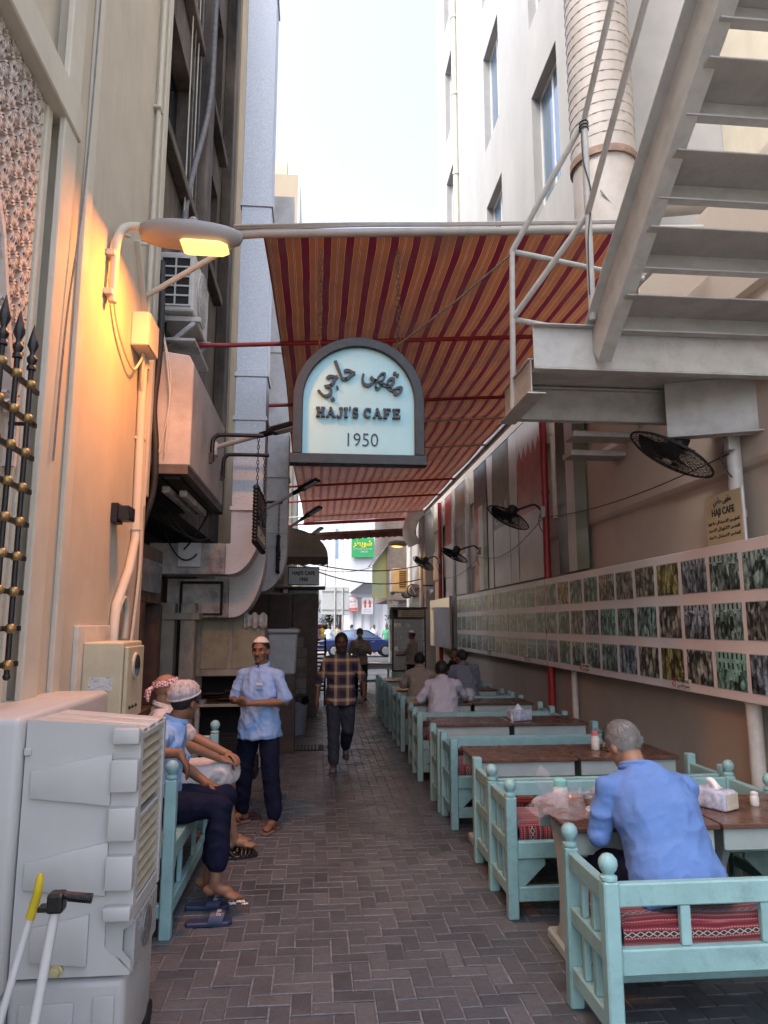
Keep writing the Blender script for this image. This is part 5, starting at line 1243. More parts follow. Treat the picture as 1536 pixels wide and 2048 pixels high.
# ================================================================== evaporative cooler and brooms
t = thing('air_cooler', 'big grey plastic evaporative air cooler with beige louvres', 'air cooler', (-1.15, 3.3, 0))
def lc(mb): mb.v = [(a+1.15, b-3.3, c) for a, b, c in mb.v]; return mb
lc(MB().box(-1.66, -1.152, 3.0, 4.20, .36, 1.385)).build('rear_cabinet', GREYC, t, bevel=.03, seg=3, smooth=40)
lc(MB().box(-1.145, -.745, 3.062, 3.52, .42, 1.30)).build('front_body', GREYC, t, bevel=.012, seg=2, smooth=40)
lc(MB().prism([(-1.145,.42),(-.81,.42),(-.70,.42),(-.70,.425),(-.80,.52),(-.80,.625),(-.70,.625),(-.70,1.325),(-.72,1.345),(-1.145,1.372)], 'y', 3.046, 3.061)).build('side_panel', GREYC, t)
for pl in ([(-1.113,1.177),(-1.113,1.076),(-.805,1.041),(-.805,1.239)], [(-1.112,.839),(-1.112,.739),(-.803,.710),(-.803,.906)], [(-1.07,.60),(-1.07,.48),(-.86,.46),(-.86,.645)]):
    lc(MB().prism(pl, 'y', 3.028, 3.0455)).build('raised_panel', GREYC, t, bevel=.004, seg=2, smooth=40)
for z0, z1 in ((1.278,1.338),(1.096,1.218),(.915,1.037),(.735,.858),(.625,.675)):
    lc(MB().box(-.803, -.70, 3.004, 3.0458, z0, z1)).build('side_block', GREYC, t, bevel=.006, seg=2, smooth=40)
lc(MB().prism([(-.80,.625),(-.70,.625),(-.70,.60),(-.735,.575),(-.735,.50),(-.70,.46),(-.70,.43),(-.80,.53)], 'y', 3.06, 3.065)).build('scoop', GREYC2, t)
for k, y in enumerate((3.06, 3.21, 3.37)):
    lc(MB().prism([(-1.145,1.30),(-.71,1.30),(-.70,1.325),(-1.145,1.372-.004*k)], 'y', y, y+.115)).build('top_rib', GREYC, t, bevel=.01, seg=2, smooth=40)
lc(MB().box(-.744,-.700,3.062,3.10,.60,1.32).box(-.744,-.700,3.49,3.53,.60,1.32).box(-.744,-.702,3.101,3.489,.60,.66).box(-.744,-.702,3.101,3.489,1.28,1.31).box(-.744,-.704,3.101,3.489,.965,.985)).build('louvre_frame', GREYC, t, bevel=.004)
lc(MB().box(-.7435,-.735,3.10,3.49,.66,1.28)).build('pad', M('cooler_pad', (.10,.085,.05), .9, var=.4, scale=40), t)
for k in range(14):
    z = .675+k*.0435
    if abs(z-.975) < .02: continue
    lc(MB().prism([(-.734,z+.022),(-.706,z-.004),(-.704,z),(-.732,z+.026)], 'y', 3.102, 3.488)).build('louvre', LOUV, t)
lc(MB().prism([(-.70,.40),(-.70,.595),(-.745,.595),(-.745,.40)], 'y', 3.10, 3.50)).build('control_panel', M('cooler_badge_panel', (.36,.37,.37), .3, var=.05), t, bevel=.005)
lc(MB().lathe([(.075,0),(.075,.006),(.05,.008)], frame((0,1,0),(0,0,1),(-.699,3.30,.50)), 20)).build('badge', M('cooler_badge', (.20,.21,.22), .3, metal=.4), t, smooth=40)
lc(MB().box(-1.15,-.715,3.052,3.53,.06,.405)).build('tank', GREYC2, t, bevel=.03, seg=3, smooth=40)
lc(MB().box(-1.10,-.90,3.040,3.0515,.10,.33)).build('tank_panel', GREYC2, t, bevel=.01, seg=2, smooth=40); lc(MB().box(-.83,-.75,3.040,3.0515,.10,.35)).build('tank_panel', GREYC2, t, bevel=.01, seg=2, smooth=40)
lc(MB().box(-1.64,-1.155,3.02,4.1,.06,.355)).build('tank', GREYC2, t, bevel=.03, seg=3, smooth=40)
for x, y in ((-.75,3.50),(-.78,3.12),(-1.5,4.0),(-1.5,3.12)):
    lc(MB().lathe([(.055,-.02),(.06,-.012),(.06,.012),(.055,.02)], frame((0,1,0),(0,0,1),(x+.02,y,.06)), 16)).build('wheel', BLACKM, t, smooth=40)
VALV = M('valve_yellow', (.45,.40,.20), .45)
lc(MB().lathe([(.026,0),(.026,.012),(.018,.014),(.018,.03),(.008,.031)], frame((1,0,0),(0,0,1),(-.969,3.045,.45)), 6)).build('drain_valve', VALV, t)
lc(MB().box(-1.148,-1.12,3.034,3.0455,1.235,1.265)).build('latch', GREYC, t, bevel=.004)
t = thing('broom', 'white broom stick with bright yellow grip against the cooler', 'broom', (-1.085, 2.78, 0))
MB().tube([(-.06,-.02,.02),(.09,.03,.735)], .0135, 10).build('stick', WHITEP, t, smooth=50)
MB().tube([(.087,.029,.72),(.105,.035,.80),(.109,.036,.85),(.110,.036,.868)], [.0165,.016,.014,.008], 10).build('grip', M('yellow_grip', (.62,.47,.02), .4), t, smooth=50)
MB().box(-.17,.05,-.06,.04,0,.05).build('head', BLACKM, t, bevel=.01)
t = thing('litter_picker', 'white pole with black ribbed side handle tied to the broom', 'tool', (-.995, 2.72, 0))
MB().tube([(.02,-.02,.01),(.105,.02,.775)], .017, 10).build('pole', WHITEP, t, smooth=50)
MB().box(.080,.135,-.01,.05,.765,.83).build('socket', BLACK, t, bevel=.01, seg=2)
MB().box(.05,.10,.0,.045,.77,.785).build('clip', BLACK, t)
mb = MB().tube([(.13,.02,.818),(.225,.025,.806)], .013, 10)
for k in range(10): mb.lathe([(.017,-.0025),(.017,.0025)], frame((0,1,0),(0,0,1),(.148+k*.008,.022,.812-k*.001)), 8)
mb.build('ribbed_handle', BLACK, t, smooth=40)

# ================================================================== people
def remesh(mb, voxel, it=3, fold=0, fscale=9, fvec=(1,1,.5)):
    me = bpy.data.meshes.new('tmp'); me.from_pydata(mb.v, [], mb.f)
    bm = bmesh.new(); bm.from_mesh(me); bmesh.ops.recalc_face_normals(bm, faces=bm.faces); bm.to_mesh(me); bm.free()
    o = bpy.data.objects.new('tmp', me); C.objects.link(o)
    r_ = o.modifiers.new('r', 'REMESH'); r_.mode = 'VOXEL'; r_.voxel_size = voxel; r_.use_smooth_shade = True
    s_ = o.modifiers.new('s', 'SMOOTH'); s_.iterations = it; s_.factor = .5
    out = bpy.data.meshes.new_from_object(o.evaluated_get(bpy.context.evaluated_depsgraph_get()))
    bpy.data.objects.remove(o); bpy.data.meshes.remove(me)
    if fold:
        nrm = [v.normal.copy() for v in out.vertices]; co = []
        for v, nn in zip(out.vertices, nrm):
            c0 = v.co; q = Vector((c0.x*fscale*fvec[0], c0.y*fscale*fvec[1], c0.z*fscale*fvec[2]))
            q2 = Vector((q.x*.55+q.z*.9, q.y*.8, q.z*1.5-q.x*.7))
            r1 = (1-abs(noise.noise(q2)))**2.5; r2 = (1-abs(noise.noise(q2*1.9+Vector((7,3,1)))))**2.5
            co += (c0 + nn*fold*(r1*1.3+r2*.55+noise.noise(q*.8)*.5-.55))[:]
        out.vertices.foreach_set('co', co); out.update()
    return out
def limb(mb, pts, rs, n=12):
    mb.tube(pts, rs, n)
    for q, r_ in zip(pts, rs): mb.ball(q, r_*.99, n, 7)
def loft(mb, pts, rad, side, n=18):
    pts = [Vector(q) for q in pts]; side = Vector(side).normalized(); vs, fs = [], []
    for i, q in enumerate(pts):
        tn = (pts[min(i+1, len(pts)-1)]-pts[max(i-1, 0)]).normalized(); s_ = (side-tn*side.dot(tn)).normalized(); f_ = tn.cross(s_)
        for k in range(n):
            a = 2*math.pi*k/n; ca, sa = math.cos(a), math.sin(a)
            e = .85; ca = math.copysign(abs(ca)**e, ca); sa = math.copysign(abs(sa)**e, sa)
            vs.append(q+s_*(ca*rad[i][0])+f_*(sa*rad[i][1]))
    m_ = len(pts)
    fs = [(i*n+k, i*n+(k+1)%n, (i+1)*n+(k+1)%n, (i+1)*n+k) for i in range(m_-1) for k in range(n)]+[tuple(range(n))[::-1], tuple(range((m_-1)*n, m_*n))]
    mb.add(vs, fs)
def hand(mb, w, d, nrm, sg, curl=.5, spread=0):
    d = Vector(d).normalized(); nrm = Vector(nrm); nrm = (nrm-d*nrm.dot(d)).normalized(); s_ = d.cross(nrm)*sg; w = Vector(w)
    T = Matrix(((s_.x,nrm.x,d.x,0),(s_.y,nrm.y,d.y,0),(s_.z,nrm.z,d.z,0),(0,0,0,1)))
    mb.ball((0,0,0), (.041,.018,.052), 12, 8, Matrix.Translation(w+d*.05)@T)
    mb.tube([w-d*.02, w+d*.03], [.026,.03], 10)
    for i, (ln, off) in enumerate(((.9,.030),(1.0,.011),(.94,-.009),(.75,-.028))):
        q = w+d*.088+s_*off; a = .15; dd = d+s_*spread*(1.5-i)*.15
        pts, rs = [q-d*.02], [.0105]
        for sl, rr in ((.036,.0098),(.026,.009),(.020,.0075)):
            a += curl*.75; q = q+(dd.normalized()*math.cos(a)+nrm*math.sin(a))*sl*ln; pts.append(q); rs.append(rr)
        pts.insert(1, w+d*.088+s_*off); rs.insert(1, .0105)
        limb(mb, pts, rs, 8)
    q = w+d*.025+s_*.03
    limb(mb, [q, q+d*.022+s_*.028+nrm*.012, q+d*.052+s_*.032+nrm*(.014+.012*curl), q+d*.072+s_*(.028-.01*curl)+nrm*(.016+.02*curl)], [.016,.0135,.011,.009], 8)
def foot(mb, an, toe, up=(0,0,1), bare=True):
    f_ = Vector(toe).normalized(); u = Vector(up); u = (u-f_*u.dot(f_)).normalized(); s_ = f_.cross(u); an = Vector(an)
    T = Matrix(((s_.x,f_.x,u.x,0),(s_.y,f_.y,u.y,0),(s_.z,f_.z,u.z,0),(0,0,0,1)))
    def b(x, y, z, r_): mb.ball((0,0,0), r_, 12, 8, Matrix.Translation(an+s_*x+f_*y+u*z)@T)
    b(0,-.03,-.055,(.032,.042,.034)); b(0,.0,-.02,(.033,.042,.042)); b(0,.055,-.045,(.035,.065,.034)); b(.003,.115,-.066,(.045,.055,.022))
    for k in range(5): b(-.032+.017*k, .168-.010*abs(k-1)**1.2, -.074, (.0098 if k else .013, .022, .011))
    return T, an
def shell(fr, hairline, rx, ry, rz, n=28, m=12, puff=0, jit=.004, seed=0):
    """skull cap of hair or cloth in head space; hairline(az) gives the lower edge elevation; az 0 is the face side"""
    def fn(u, v):
        az = u*2*math.pi; top = math.pi/2; el = top+(hairline(az)-top)*v
        q = Vector((math.cos(el)*math.sin(az), math.cos(el)*math.cos(az), math.sin(el)))
        k = 1+jit*noise.noise(q*14+Vector((seed,0,0)))*8+puff*math.sin(v*math.pi)*.5
        return fr@Vector((q.x*rx*k, q.y*ry*k-.012, q.z*rz*k+.028))
    return MB().grid(fn, n, m)
SKIN = {k: M('skin_'+k, c, .5, var=.08, scale=20, bump=.08, bscale=200, spec=.4) for k, c in dict(brown=(.21,.105,.062), dark=(.10,.05,.032), tan=(.30,.165,.105), deep=(.14,.072,.045)).items()}
HAIRB = M('hair_black', (.012,.010,.010), .55, var=.4, scale=60, bump=.5, bscale=160); HAIRG = M('hair_grey', (.25,.24,.235), .6, var=.22, scale=190, bump=.35, bscale=330, dirt=(.10,.09,.085), dscale=26, damt=.7)
EYE = M('eye_dark', (.02,.015,.012), .2)
def cloth(name, c, rough=.85, **k): return M(name, c, rough, var=k.pop('var', .06), scale=9, bump=.45, bscale=20, spec=.15, **k)
NAVY = cloth('navy_trousers', (.007,.009,.026)); BLUES = cloth('pale_blue_shirt', (.25,.40,.68)); BLUED = cloth('blue_oxford_shirt', (.125,.225,.50)); WHTC = cloth('white_cotton', (.50,.49,.57))
WHTP = cloth('white_trousers', (.54,.53,.54)); CRMC = cloth('cream_shirt', (.36,.31,.26)); GRYC = cloth('grey_blue_shirt', (.20,.22,.28)); BLKC = cloth('black_shirt', (.014,.014,.016)); TANC = cloth('tan_shirt', (.30,.25,.20))
JEAN = cloth('dark_jeans', (.030,.034,.05), dirt=(.06,.065,.085), dscale=4, damt=.5)
# plaid shirt
m, n, l, p = _nt('plaid_shirt'); tc = n.new('ShaderNodeTexCoord'); sx = n.new('ShaderNodeSeparateXYZ'); l.new(tc.outputs['Object'], sx.inputs[0])
def bands(src, per, ph): return ramp(n, l, math_(n, l, 'FRACT', math_(n, l, 'ADD', math_(n, l, 'DIVIDE', src, per), ph)), [(0,(.012,.014,.045)),(.30,(.012,.014,.045)),(.36,(.10,.06,.04)),(.52,(.10,.06,.04)),(.58,(.46,.37,.26)),(.74,(.46,.37,.26)),(.80,(.08,.05,.035)),(.95,(.02,.02,.045))])
c = mixcol(n, l, .5, bands(sx.outputs[0], .155, .2), bands(sx.outputs[2], .165, .35)); l.new(c, p.inputs['Base Color']); p.inputs['Roughness'].default_value = .85; PLAID = m
m, n, l, p = _nt('hair_net'); tc = n.new('ShaderNodeTexCoord'); vo = n.new('ShaderNodeTexVoronoi'); vo.feature = 'DISTANCE_TO_EDGE'; vo.inputs['Scale'].default_value = 75; l.new(tc.outputs['Object'], vo.inputs['Vector'])
al = ramp(n, l, noise_tex(n, l, tc.outputs['Object'], 55, 6, .7, (1,1,.35)), [(.35, g(.38)), (.65, g(.80))])
p.inputs['Base Color'].default_value = (.58,.54,.57,1); p.inputs['Roughness'].default_value = .8; l.new(al, p.inputs['Alpha']); NET = m
m, n, l, p = _nt('checked_headcloth'); tc = n.new('ShaderNodeTexCoord'); ck = n.new('ShaderNodeTexChecker'); ck.inputs['Scale'].default_value = 62
mp = n.new('ShaderNodeMapping'); mp.inputs['Rotation'].default_value = (.4,.6,.78); l.new(tc.outputs['Object'], mp.inputs[0]); l.new(mp.outputs[0], ck.inputs['Vector']); ck.inputs[1].default_value = (.62,.56,.56,1); ck.inputs[2].default_value = (.30,.06,.09,1)
l.new(ck.outputs[0], p.inputs['Base Color']); p.inputs['Roughness'].default_value = .85; HEADC = m

STAND = dict(hip=(0,0,.93), chest=(0,.01,1.20), neck=(0,-.01,1.43), head=(0,.02,1.595), shR=(.18,0,1.365), shL=(-.18,0,1.365), elR=(.25,-.03,1.10), elL=(-.25,-.03,1.10), wrR=(.27,.06,.86), wrL=(-.27,.06,.86),
   hdR=(.05,.1,-1), hdL=(-.05,.1,-1), pnR=(-1,.1,0), pnL=(1,.1,0), hpR=(.095,0,.90), hpL=(-.095,0,.90), knR=(.105,.02,.50), knL=(-.105,.02,.50), anR=(.105,-.02,.095), anL=(-.105,-.02,.095), toR=(.15,1,0), toL=(-.15,1,0))
SIT = dict(hip=(0,0,.62), chest=(0,.05,.87), neck=(0,.09,1.06), head=(0,.13,1.165), shR=(.18,.07,.985), shL=(-.18,.07,.985), elR=(.27,.16,.80), elL=(-.27,.16,.80), wrR=(.10,.42,.79), wrL=(-.10,.42,.79),
   hdR=(-.5,.8,0), hdL=(.5,.8,0), pnR=(-.2,0,-1), pnL=(.2,0,-1), hpR=(.10,.02,.60), hpL=(-.10,.02,.60), knR=(.13,.44,.56), knL=(-.13,.44,.56), anR=(.13,.40,.10), anL=(-.13,.40,.10), toR=(.1,1,0), toL=(-.1,1,0))
def person(label, loc, rz, J, skin='brown', shirt=BLUES, sleeve='short', trousers=NAVY, cuff=1.0, hem=-.10, look=(0,0), hair='short', hairm=None, extra=(), wide=1.0, scale=1.0, vox=.0085, shoes=None, curl=.5, group=None, fold=.010, face=True, name='person', strands=0):
    j = {k: Vector(v) for k, v in J.items()}; sm = SKIN[skin]; hairm = hairm or HAIRB
    t = thing(name, label, 'person', loc, rz, group); t.scale = (scale,)*3
    side = j['shR']-j['shL']
    fr = Matrix.Translation(j['head']) @ Matrix.Rotation(R(look[0]), 4, 'Z') @ Matrix.Rotation(R(look[1]), 4, 'X')
    # ---- body
    mb = MB()
    w = wide
    tp = [j['hip']-(j['chest']-j['hip'])*.28, j['hip'], j['hip'].lerp(j['chest'],.5), j['chest'], j['chest'].lerp(j['neck'],.55), j['chest'].lerp(j['neck'],.9)]
    tr = [(.13*w,.10), (.155*w,.115*w), (.135*w,.105*w), (.155*w,.115*w), (.140*w,.088), (.07,.06)]
    loft(mb, tp, tr, side)
    for S in 'RL':
        limb(mb, [j['chest'].lerp(j['neck'],.7), j['sh'+S], j['sh'+S].lerp(j['el'+S],.4), j['el'+S], j['el'+S].lerp(j['wr'+S],.3), j['wr'+S]], [.045,.043,.041,.037,.039,.026])
        hand(mb, j['wr'+S], j['hd'+S], j['pn'+S], 1 if S == 'R' else -1, curl)
        limb(mb, [j['hp'+S], j['hp'+S].lerp(j['kn'+S],.45), j['kn'+S], j['kn'+S].lerp(j['an'+S],.32), j['an'+S]], [.088,.076,.056,.055,.036])
        foot(mb, j['an'+S], j['to'+S])
    hb = lambda c, r_: mb.ball(c, r_, 14, 10, fr)
    limb(mb, [j['neck']-Vector((0,0,.03)), j['neck'], fr@Vector((0,-.02,-.05))], [.066,.058,.056])
    hb((0,-.012,.028),(.075,.094,.090)); hb((0,.016,-.030),(.063,.072,.084)); hb((0,.036,-.078),(.046,.046,.034)); hb((0,.070,.030),(.052,.022,.012)); hb((0,.098,-.026),(.014,.018,.014)); hb((0,.088,-.002),(.010,.016,.026))
    hb((0,.080,-.060),(.024,.013,.0075)); hb((0,.079,-.072),(.020,.013,.0075)); hb((0,.070,-.097),(.020,.018,.014)); hb((.040,.062,-.022),(.022,.022,.018)); hb((-.040,.062,-.022),(.022,.022,.018))
    for s_ in (-1, 1): hb((s_*.076,-.008,-.012),(.011,.021,.032))
    obj('body', remesh(mb, vox, 2), sm, t)
    # ---- clothes
    mb = MB()
    dn = (j['hip']-j['chest']).normalized(); h0 = j['hip']+dn*(-hem if hem < 0 else 0)
    if hem > 0: h0 = j['hip'].lerp(j['chest'], hem)
    sp = [h0, j['hip'].lerp(h0,.3), j['hip'].lerp(j['chest'],.5), j['chest'], j['chest'].lerp(j['neck'],.55), j['chest'].lerp(j['neck'],.88), j['neck']+(j['neck']-j['chest']).normalized()*.005]
    sr = [(.206*w,.170*w), (.196*w,.158*w), (.170*w,.132*w), (.182*w,.135*w), (.165*w,.112), (.105,.082), (.074,.070)]
    loft(mb, sp, sr, side, 24)
    for S in 'RL': limb(mb, [j['neck']-Vector((0,0,.045)), j['neck'].lerp(j['sh'+S],.5)-Vector((0,0,.030)), j['sh'+S]-Vector((0,0,.004))], [.058,.062,.060], 14)
    for S in 'RL':
        a, b, c_ = j['sh'+S], j['el'+S], j['wr'+S]; base = j['chest'].lerp(j['neck'],.68)
        if sleeve == 'short': limb(mb, [base, a, a.lerp(b,.45), a.lerp(b,.82)], [.070,.058,.058,.062], 14)
        elif sleeve == 'rolled': limb(mb, [base, a, a.lerp(b,.5), b, b.lerp(c_,.18)], [.070,.057,.053,.050,.048], 14)
        else: limb(mb, [base, a, a.lerp(b,.5), b, b.lerp(c_,.5), b.lerp(c_,.96)], [.070,.060,.055,.050,.046,.036], 14)
    sh_ = obj('shirt', remesh(mb, max(.0085, vox), 9, fold*1.35), shirt, t)
    if face or True:
        nk = j['neck']+(fr@Vector((0,-.02,-.05))-j['neck'])*.25
        mb = MB()
        for q in range(2):
            pts = [nk+Vector((.068*math.sin(a), .068*math.cos(a)-.004, .010-.020*math.cos(a)-.014*q)) for a in [math.pi*2*(k+.5)/16+.0 for k in range(16)]]
            pts = [p_ for p_ in pts]; mb.tube(pts, .011 if q == 0 else .015, 6)
        mb.build('collar', shirt, sh_, smooth=60)
    mb = MB()
    loft(mb, [j['hip']+dn*.10, j['hip'], j['hip'].lerp(j['chest'],.22)], [(.150*w,.118*w),(.168*w,.128*w),(.155*w,.122*w)], side)
    for S in 'RL':
        a, b, c_ = j['hp'+S], j['kn'+S], j['an'+S]
        pts = [a, a.lerp(b,.5), b]; rs = [.098,.090,.077]
        if cuff > .2: pts += [b.lerp(c_, cuff*.5), b.lerp(c_, cuff*.93)]; rs += [.074,.066]
        else: pts += [b.lerp(c_, .12)]; rs += [.080]
        limb(mb, pts, rs, 14)
    obj('trousers', remesh(mb, max(.011, vox), 4, fold*.9), trousers, t)
    if shoes:
        for S in 'RL':
            mb = MB(); f_ = j['to'+S].normalized(); T = Matrix(((f_.y,f_.x,0,0),(-f_.x,f_.y,0,0),(0,0,1,0),(0,0,0,1)))
            an = j['an'+S]
            out = [(-.034,-.075),(.034,-.075),(.042,.02),(.05,.11),(.044,.17),(.02,.20),(-.02,.20),(-.044,.17),(-.05,.11),(-.042,.02)]
            T2 = Matrix.Translation(an)@T
            mb.prism(out, 'z', -.112, -.090, T2); mb.build('sole', shoes[0], t, bevel=.004)
            mb = MB()
            if shoes[1] == 'sandal':
                for (y0, x1) in ((.06,.047),): mb.tube([T2@Vector(q) for q in ((-.045,.05,-.088),(-.03,.085,-.05),(0,.115,-.040),(.03,.085,-.05),(.046,.05,-.088))], .014, 6)
                mb.tube([T2@Vector(q) for q in ((0,.115,-.040),(.004,.150,-.066),(.006,.160,-.09))], .010, 6)
            else:
                mb.ball((0,.105,-.066),(.050,.095,.040),14,8,T2); mb.ball((0,-.02,-.05),(.043,.06,.05),14,8,T2)
            mb.build('upper', shoes[2] if len(shoes) > 2 else shoes[0], t, smooth=60)
    # ---- head details
    if face:
        for s_ in (-1, 1):
            MB().ball((s_*.029,.0835,.006),(.0115,.006,.0055),8,6,fr).build('eye', EYE, t, smooth=60)
            MB().bar(fr@Vector((s_*.014,.091,.024)), fr@Vector((s_*.046,.080,.028)), .006, .007).build('eyebrow', HAIRB, t)
    deg = math.radians
    if hair in ('short', 'bald', 'under', 'bushy'):
        back, sidee, front = {'short': (-56,-20,42), 'bald': (-35,-15,60), 'under': (-36,-12,34), 'bushy': (-40,-12,36)}[hair]
        def hl(az):
            c_ = math.cos(az); return deg(front+(sidee-front)*min(1,(1-c_)/.9)) if c_ > .1 else deg(sidee+(back-sidee)*min(1,(.1-c_)/.8))
        k = 1.045 if hair != 'bushy' else 1.10
        hs = shell(fr, hl, .079*k, .098*k, .094*k, jit=.0025, seed=len(label))
        if hair != 'bald':
            ho = hs.build('hair', hairm, t, smooth=60)
            if strands:
                sb = MB(); rr_ = random.Random(4)
                for _ in range(strands):
                    az = rr_.uniform(0, 2*math.pi); el = math.asin(rr_.uniform(math.sin(hl(az)), 1))
                    q = Vector((math.cos(el)*math.sin(az)*.084, math.cos(el)*math.cos(az)*.104-.012, math.sin(el)*.100+.028))
                    d = Vector((rr_.gauss(0,.3), -.5+rr_.gauss(0,.3), -.9)); nn = Vector((q.x, q.y, q.z)).normalized(); d = (d-nn*d.dot(nn)).normalized()*rr_.uniform(.012,.022)
                    sd = d.cross(nn).normalized()*.0011; q0 = q-nn*.003
                    sb.add([fr@(q0-sd), fr@(q0+sd), fr@(q0+d+nn*.005)], [(0,1,2)])
                o_ = sb.build('hair_strands', hairm, ho, fix=False); o_['kind'] = 'stuff'
    for kind in extra:
        if kind == 'cap':
            hs = shell(fr, lambda az: deg(26+6*math.cos(az)), .0845, .1035, .102, jit=.001); hs.build('skull_cap', M('white_skull_cap', (.62,.58,.55), .9, var=.05, scale=40, bump=.3, bscale=120), t, smooth=60)
        if kind == 'net':
            hs = shell(fr, lambda az: deg(10+22*math.cos(az)), .098, .118, .112, puff=.22, jit=.010, n=40, m=18); hs.build('hair_net', NET, t, smooth=60)
            MB().tube([fr@Vector((math.cos(deg(10+22*math.cos(a)))*math.sin(a)*.10, math.cos(deg(10+22*math.cos(a)))*math.cos(a)*.12-.012, math.sin(deg(10+22*math.cos(a)))*.114+.028)) for a in [k*math.pi/14 for k in range(29)]], .006, 6).build('net_band', NET, t, smooth=60)
        if kind == 'bandana':
            def bf(u, v):
                a = u*2*math.pi; el = deg(6+16*math.cos(a)+26*v); return fr@Vector((math.cos(el)*math.sin(a)*.088, math.cos(el)*math.cos(a)*.108-.012, math.sin(el)*.104+.03))
            MB().grid(bf, 36, 6).build('headcloth', HEADC, t, smooth=60)
            MB().tube([fr@Vector(q) for q in ((.0,-.115,.01),(.03,-.145,.0),(.045,-.155,-.05),(.05,-.15,-.085))], [.018,.02,.018,.01], 8).build('knot_tail', HEADC, t, smooth=60)
            MB().tube([fr@Vector(q) for q in ((.0,-.115,.01),(-.03,-.14,-.01),(-.04,-.15,-.06))], [.018,.018,.01], 8).build('knot_tail', HEADC, t, smooth=60)
        if kind == 'moustache': MB().tube([fr@Vector(q) for q in ((-.026,.083,-.055),(0,.0955,-.049),(.026,.083,-.055))], [.004,.0065,.004], 6).build('moustache', HAIRB, t, smooth=60)
        if kind == 'beard':
            mb = MB()
            for s_ in (-1, 1): mb.tube([fr@Vector(q) for q in ((s_*.068,.02,-.02),(s_*.06,.045,-.07),(s_*.035,.07,-.10),(0,.082,-.108))], [.012,.018,.022,.022], 8)
            mb.tube([fr@Vector(q) for q in ((-.03,.083,-.058),(0,.097,-.051),(.03,.083,-.058))], .008, 6)
            mb.build('beard', HAIRB, t, smooth=60)
        if kind == 'mask': MB().ball((0,.060,-.058),(.058,.048,.048),14,10,fr).build('face_mask', M('mask_white', (.45,.46,.48), .8), t, smooth=60)
        if kind == 'smile': MB().bar(fr@Vector((-.022,.092,-.064)), fr@Vector((.022,.092,-.064)), .004, .008).build('teeth', WHITEP, t)
    return t
def pose(base, **k): d = dict(base); d.update(k); return d

# the server who stands talking
t = person('standing man in pale blue short sleeved shirt, navy trousers and white cap', (-.50,6.62,0), R(153),
  pose(STAND, elL=(-.29,.02,1.13), wrL=(-.05,.27,1.13), hdL=(1,.25,.0), pnL=(0,-.7,.6), elR=(.27,.04,1.13), wrR=(.12,.26,1.15), hdR=(-.8,.55,-.15), pnR=(0,-.3,.9),
       anR=(.20,-.06,.115), anL=(-.20,.03,.115), knR=(.15,.0,.50), knL=(-.15,.04,.50), toR=(.35,.9,0), toL=(.0,1,0)), 'brown', BLUES, 'short', NAVY, .98, -.13, (12,-4), 'under', extra=('cap','moustache'), scale=.95,
  shoes=(M('sandal_sole', (.20,.13,.09), .7), 'sandal', M('sandal_strap', (.10,.045,.025), .5)), vox=.0075)
MB().box(-.115,-.045,.148,.156,1.245,1.30).build('shirt_pocket', BLUES, t, bevel=.003)
MB().box(-.11,-.05,.157,.163,1.285,1.305).build('pocket_paper', TISW, t)
# the man with the hair net
person('seated man in hair net, pale blue shirt and navy trousers dangling bare feet', (-1.03,4.95,0), R(-90),
  pose(SIT, hip=(0,0,.62), chest=(0,.02,.90), neck=(0,.10,1.11), head=(-.02,.16,1.235), shR=(.18,.05,1.03), shL=(-.18,.05,1.03), elR=(.40,.02,.985), wrR=(.43,.22,.985), hdR=(.0,.55,-.85), pnR=(0,-.85,-.5), elL=(-.22,.12,.80), wrL=(-.08,.32,.70), hdL=(.2,.9,-.2),
       knR=(.12,.43,.60), knL=(-.05,.44,.63), anR=(.22,.43,.19), anL=(.04,.36,.17), toR=(.10,1,-.12), toL=(.10,1,-.30)), 'brown', BLUES, 'short', NAVY, .80, -.06, (58,-6), 'short', extra=('net',), vox=.0075, curl=.35)
# the man with the checked headcloth
person('bald man in checked headcloth and rolled white trousers on the bench', (-1.12,5.72,0), R(-90),
  pose(SIT, hip=(0,0,.62), chest=(0,-.03,.90), neck=(0,-.04,1.12), head=(0,-.02,1.25), shR=(.18,-.04,1.04), shL=(-.18,-.04,1.04), elR=(.20,.16,.88), wrR=(.02,.40,.74), hdR=(-.4,.8,-.3), elL=(-.30,.14,.86), wrL=(-.22,.42,.74), hdL=(.5,.7,-.2),
       knR=(-.04,.40,.64), knL=(-.26,.44,.64), anR=(-.16,.50,.13), anL=(-.30,.44,.13), toR=(-.1,1,0), toL=(-.1,1,0)), 'tan', WHTP, 'short', WHTP, .1, -.05, (28,-4), 'bald', extra=('bandana',), vox=.0075, fold=.014)
# the man in plaid walking up the alley
person('bearded man in navy and tan plaid shirt walking in dark jeans', (.30,9.05,0), R(180),
  pose(STAND, elR=(.29,-.03,1.10), wrR=(.31,.08,.84), elL=(-.29,-.02,1.12), wrL=(-.29,.19,.95), hdL=(.1,.5,-.85), hip=(0,0,.91), hpR=(.095,.01,.885), hpL=(-.095,0,.885), knR=(.09,.13,.50), anR=(.09,.18,.105), knL=(-.09,.07,.50), anL=(-.08,-.30,.23), toR=(.1,1,0), toL=(0,1,-.55)),
  'dark', PLAID, 'rolled', JEAN, .97, -.10, (0,-6), 'bushy', extra=('beard',), scale=.955, shoes=(M('grey_shoe', (.07,.07,.07), .7), 'shoe', M('grey_shoe_upper', (.10,.10,.105), .7)), vox=.0085)
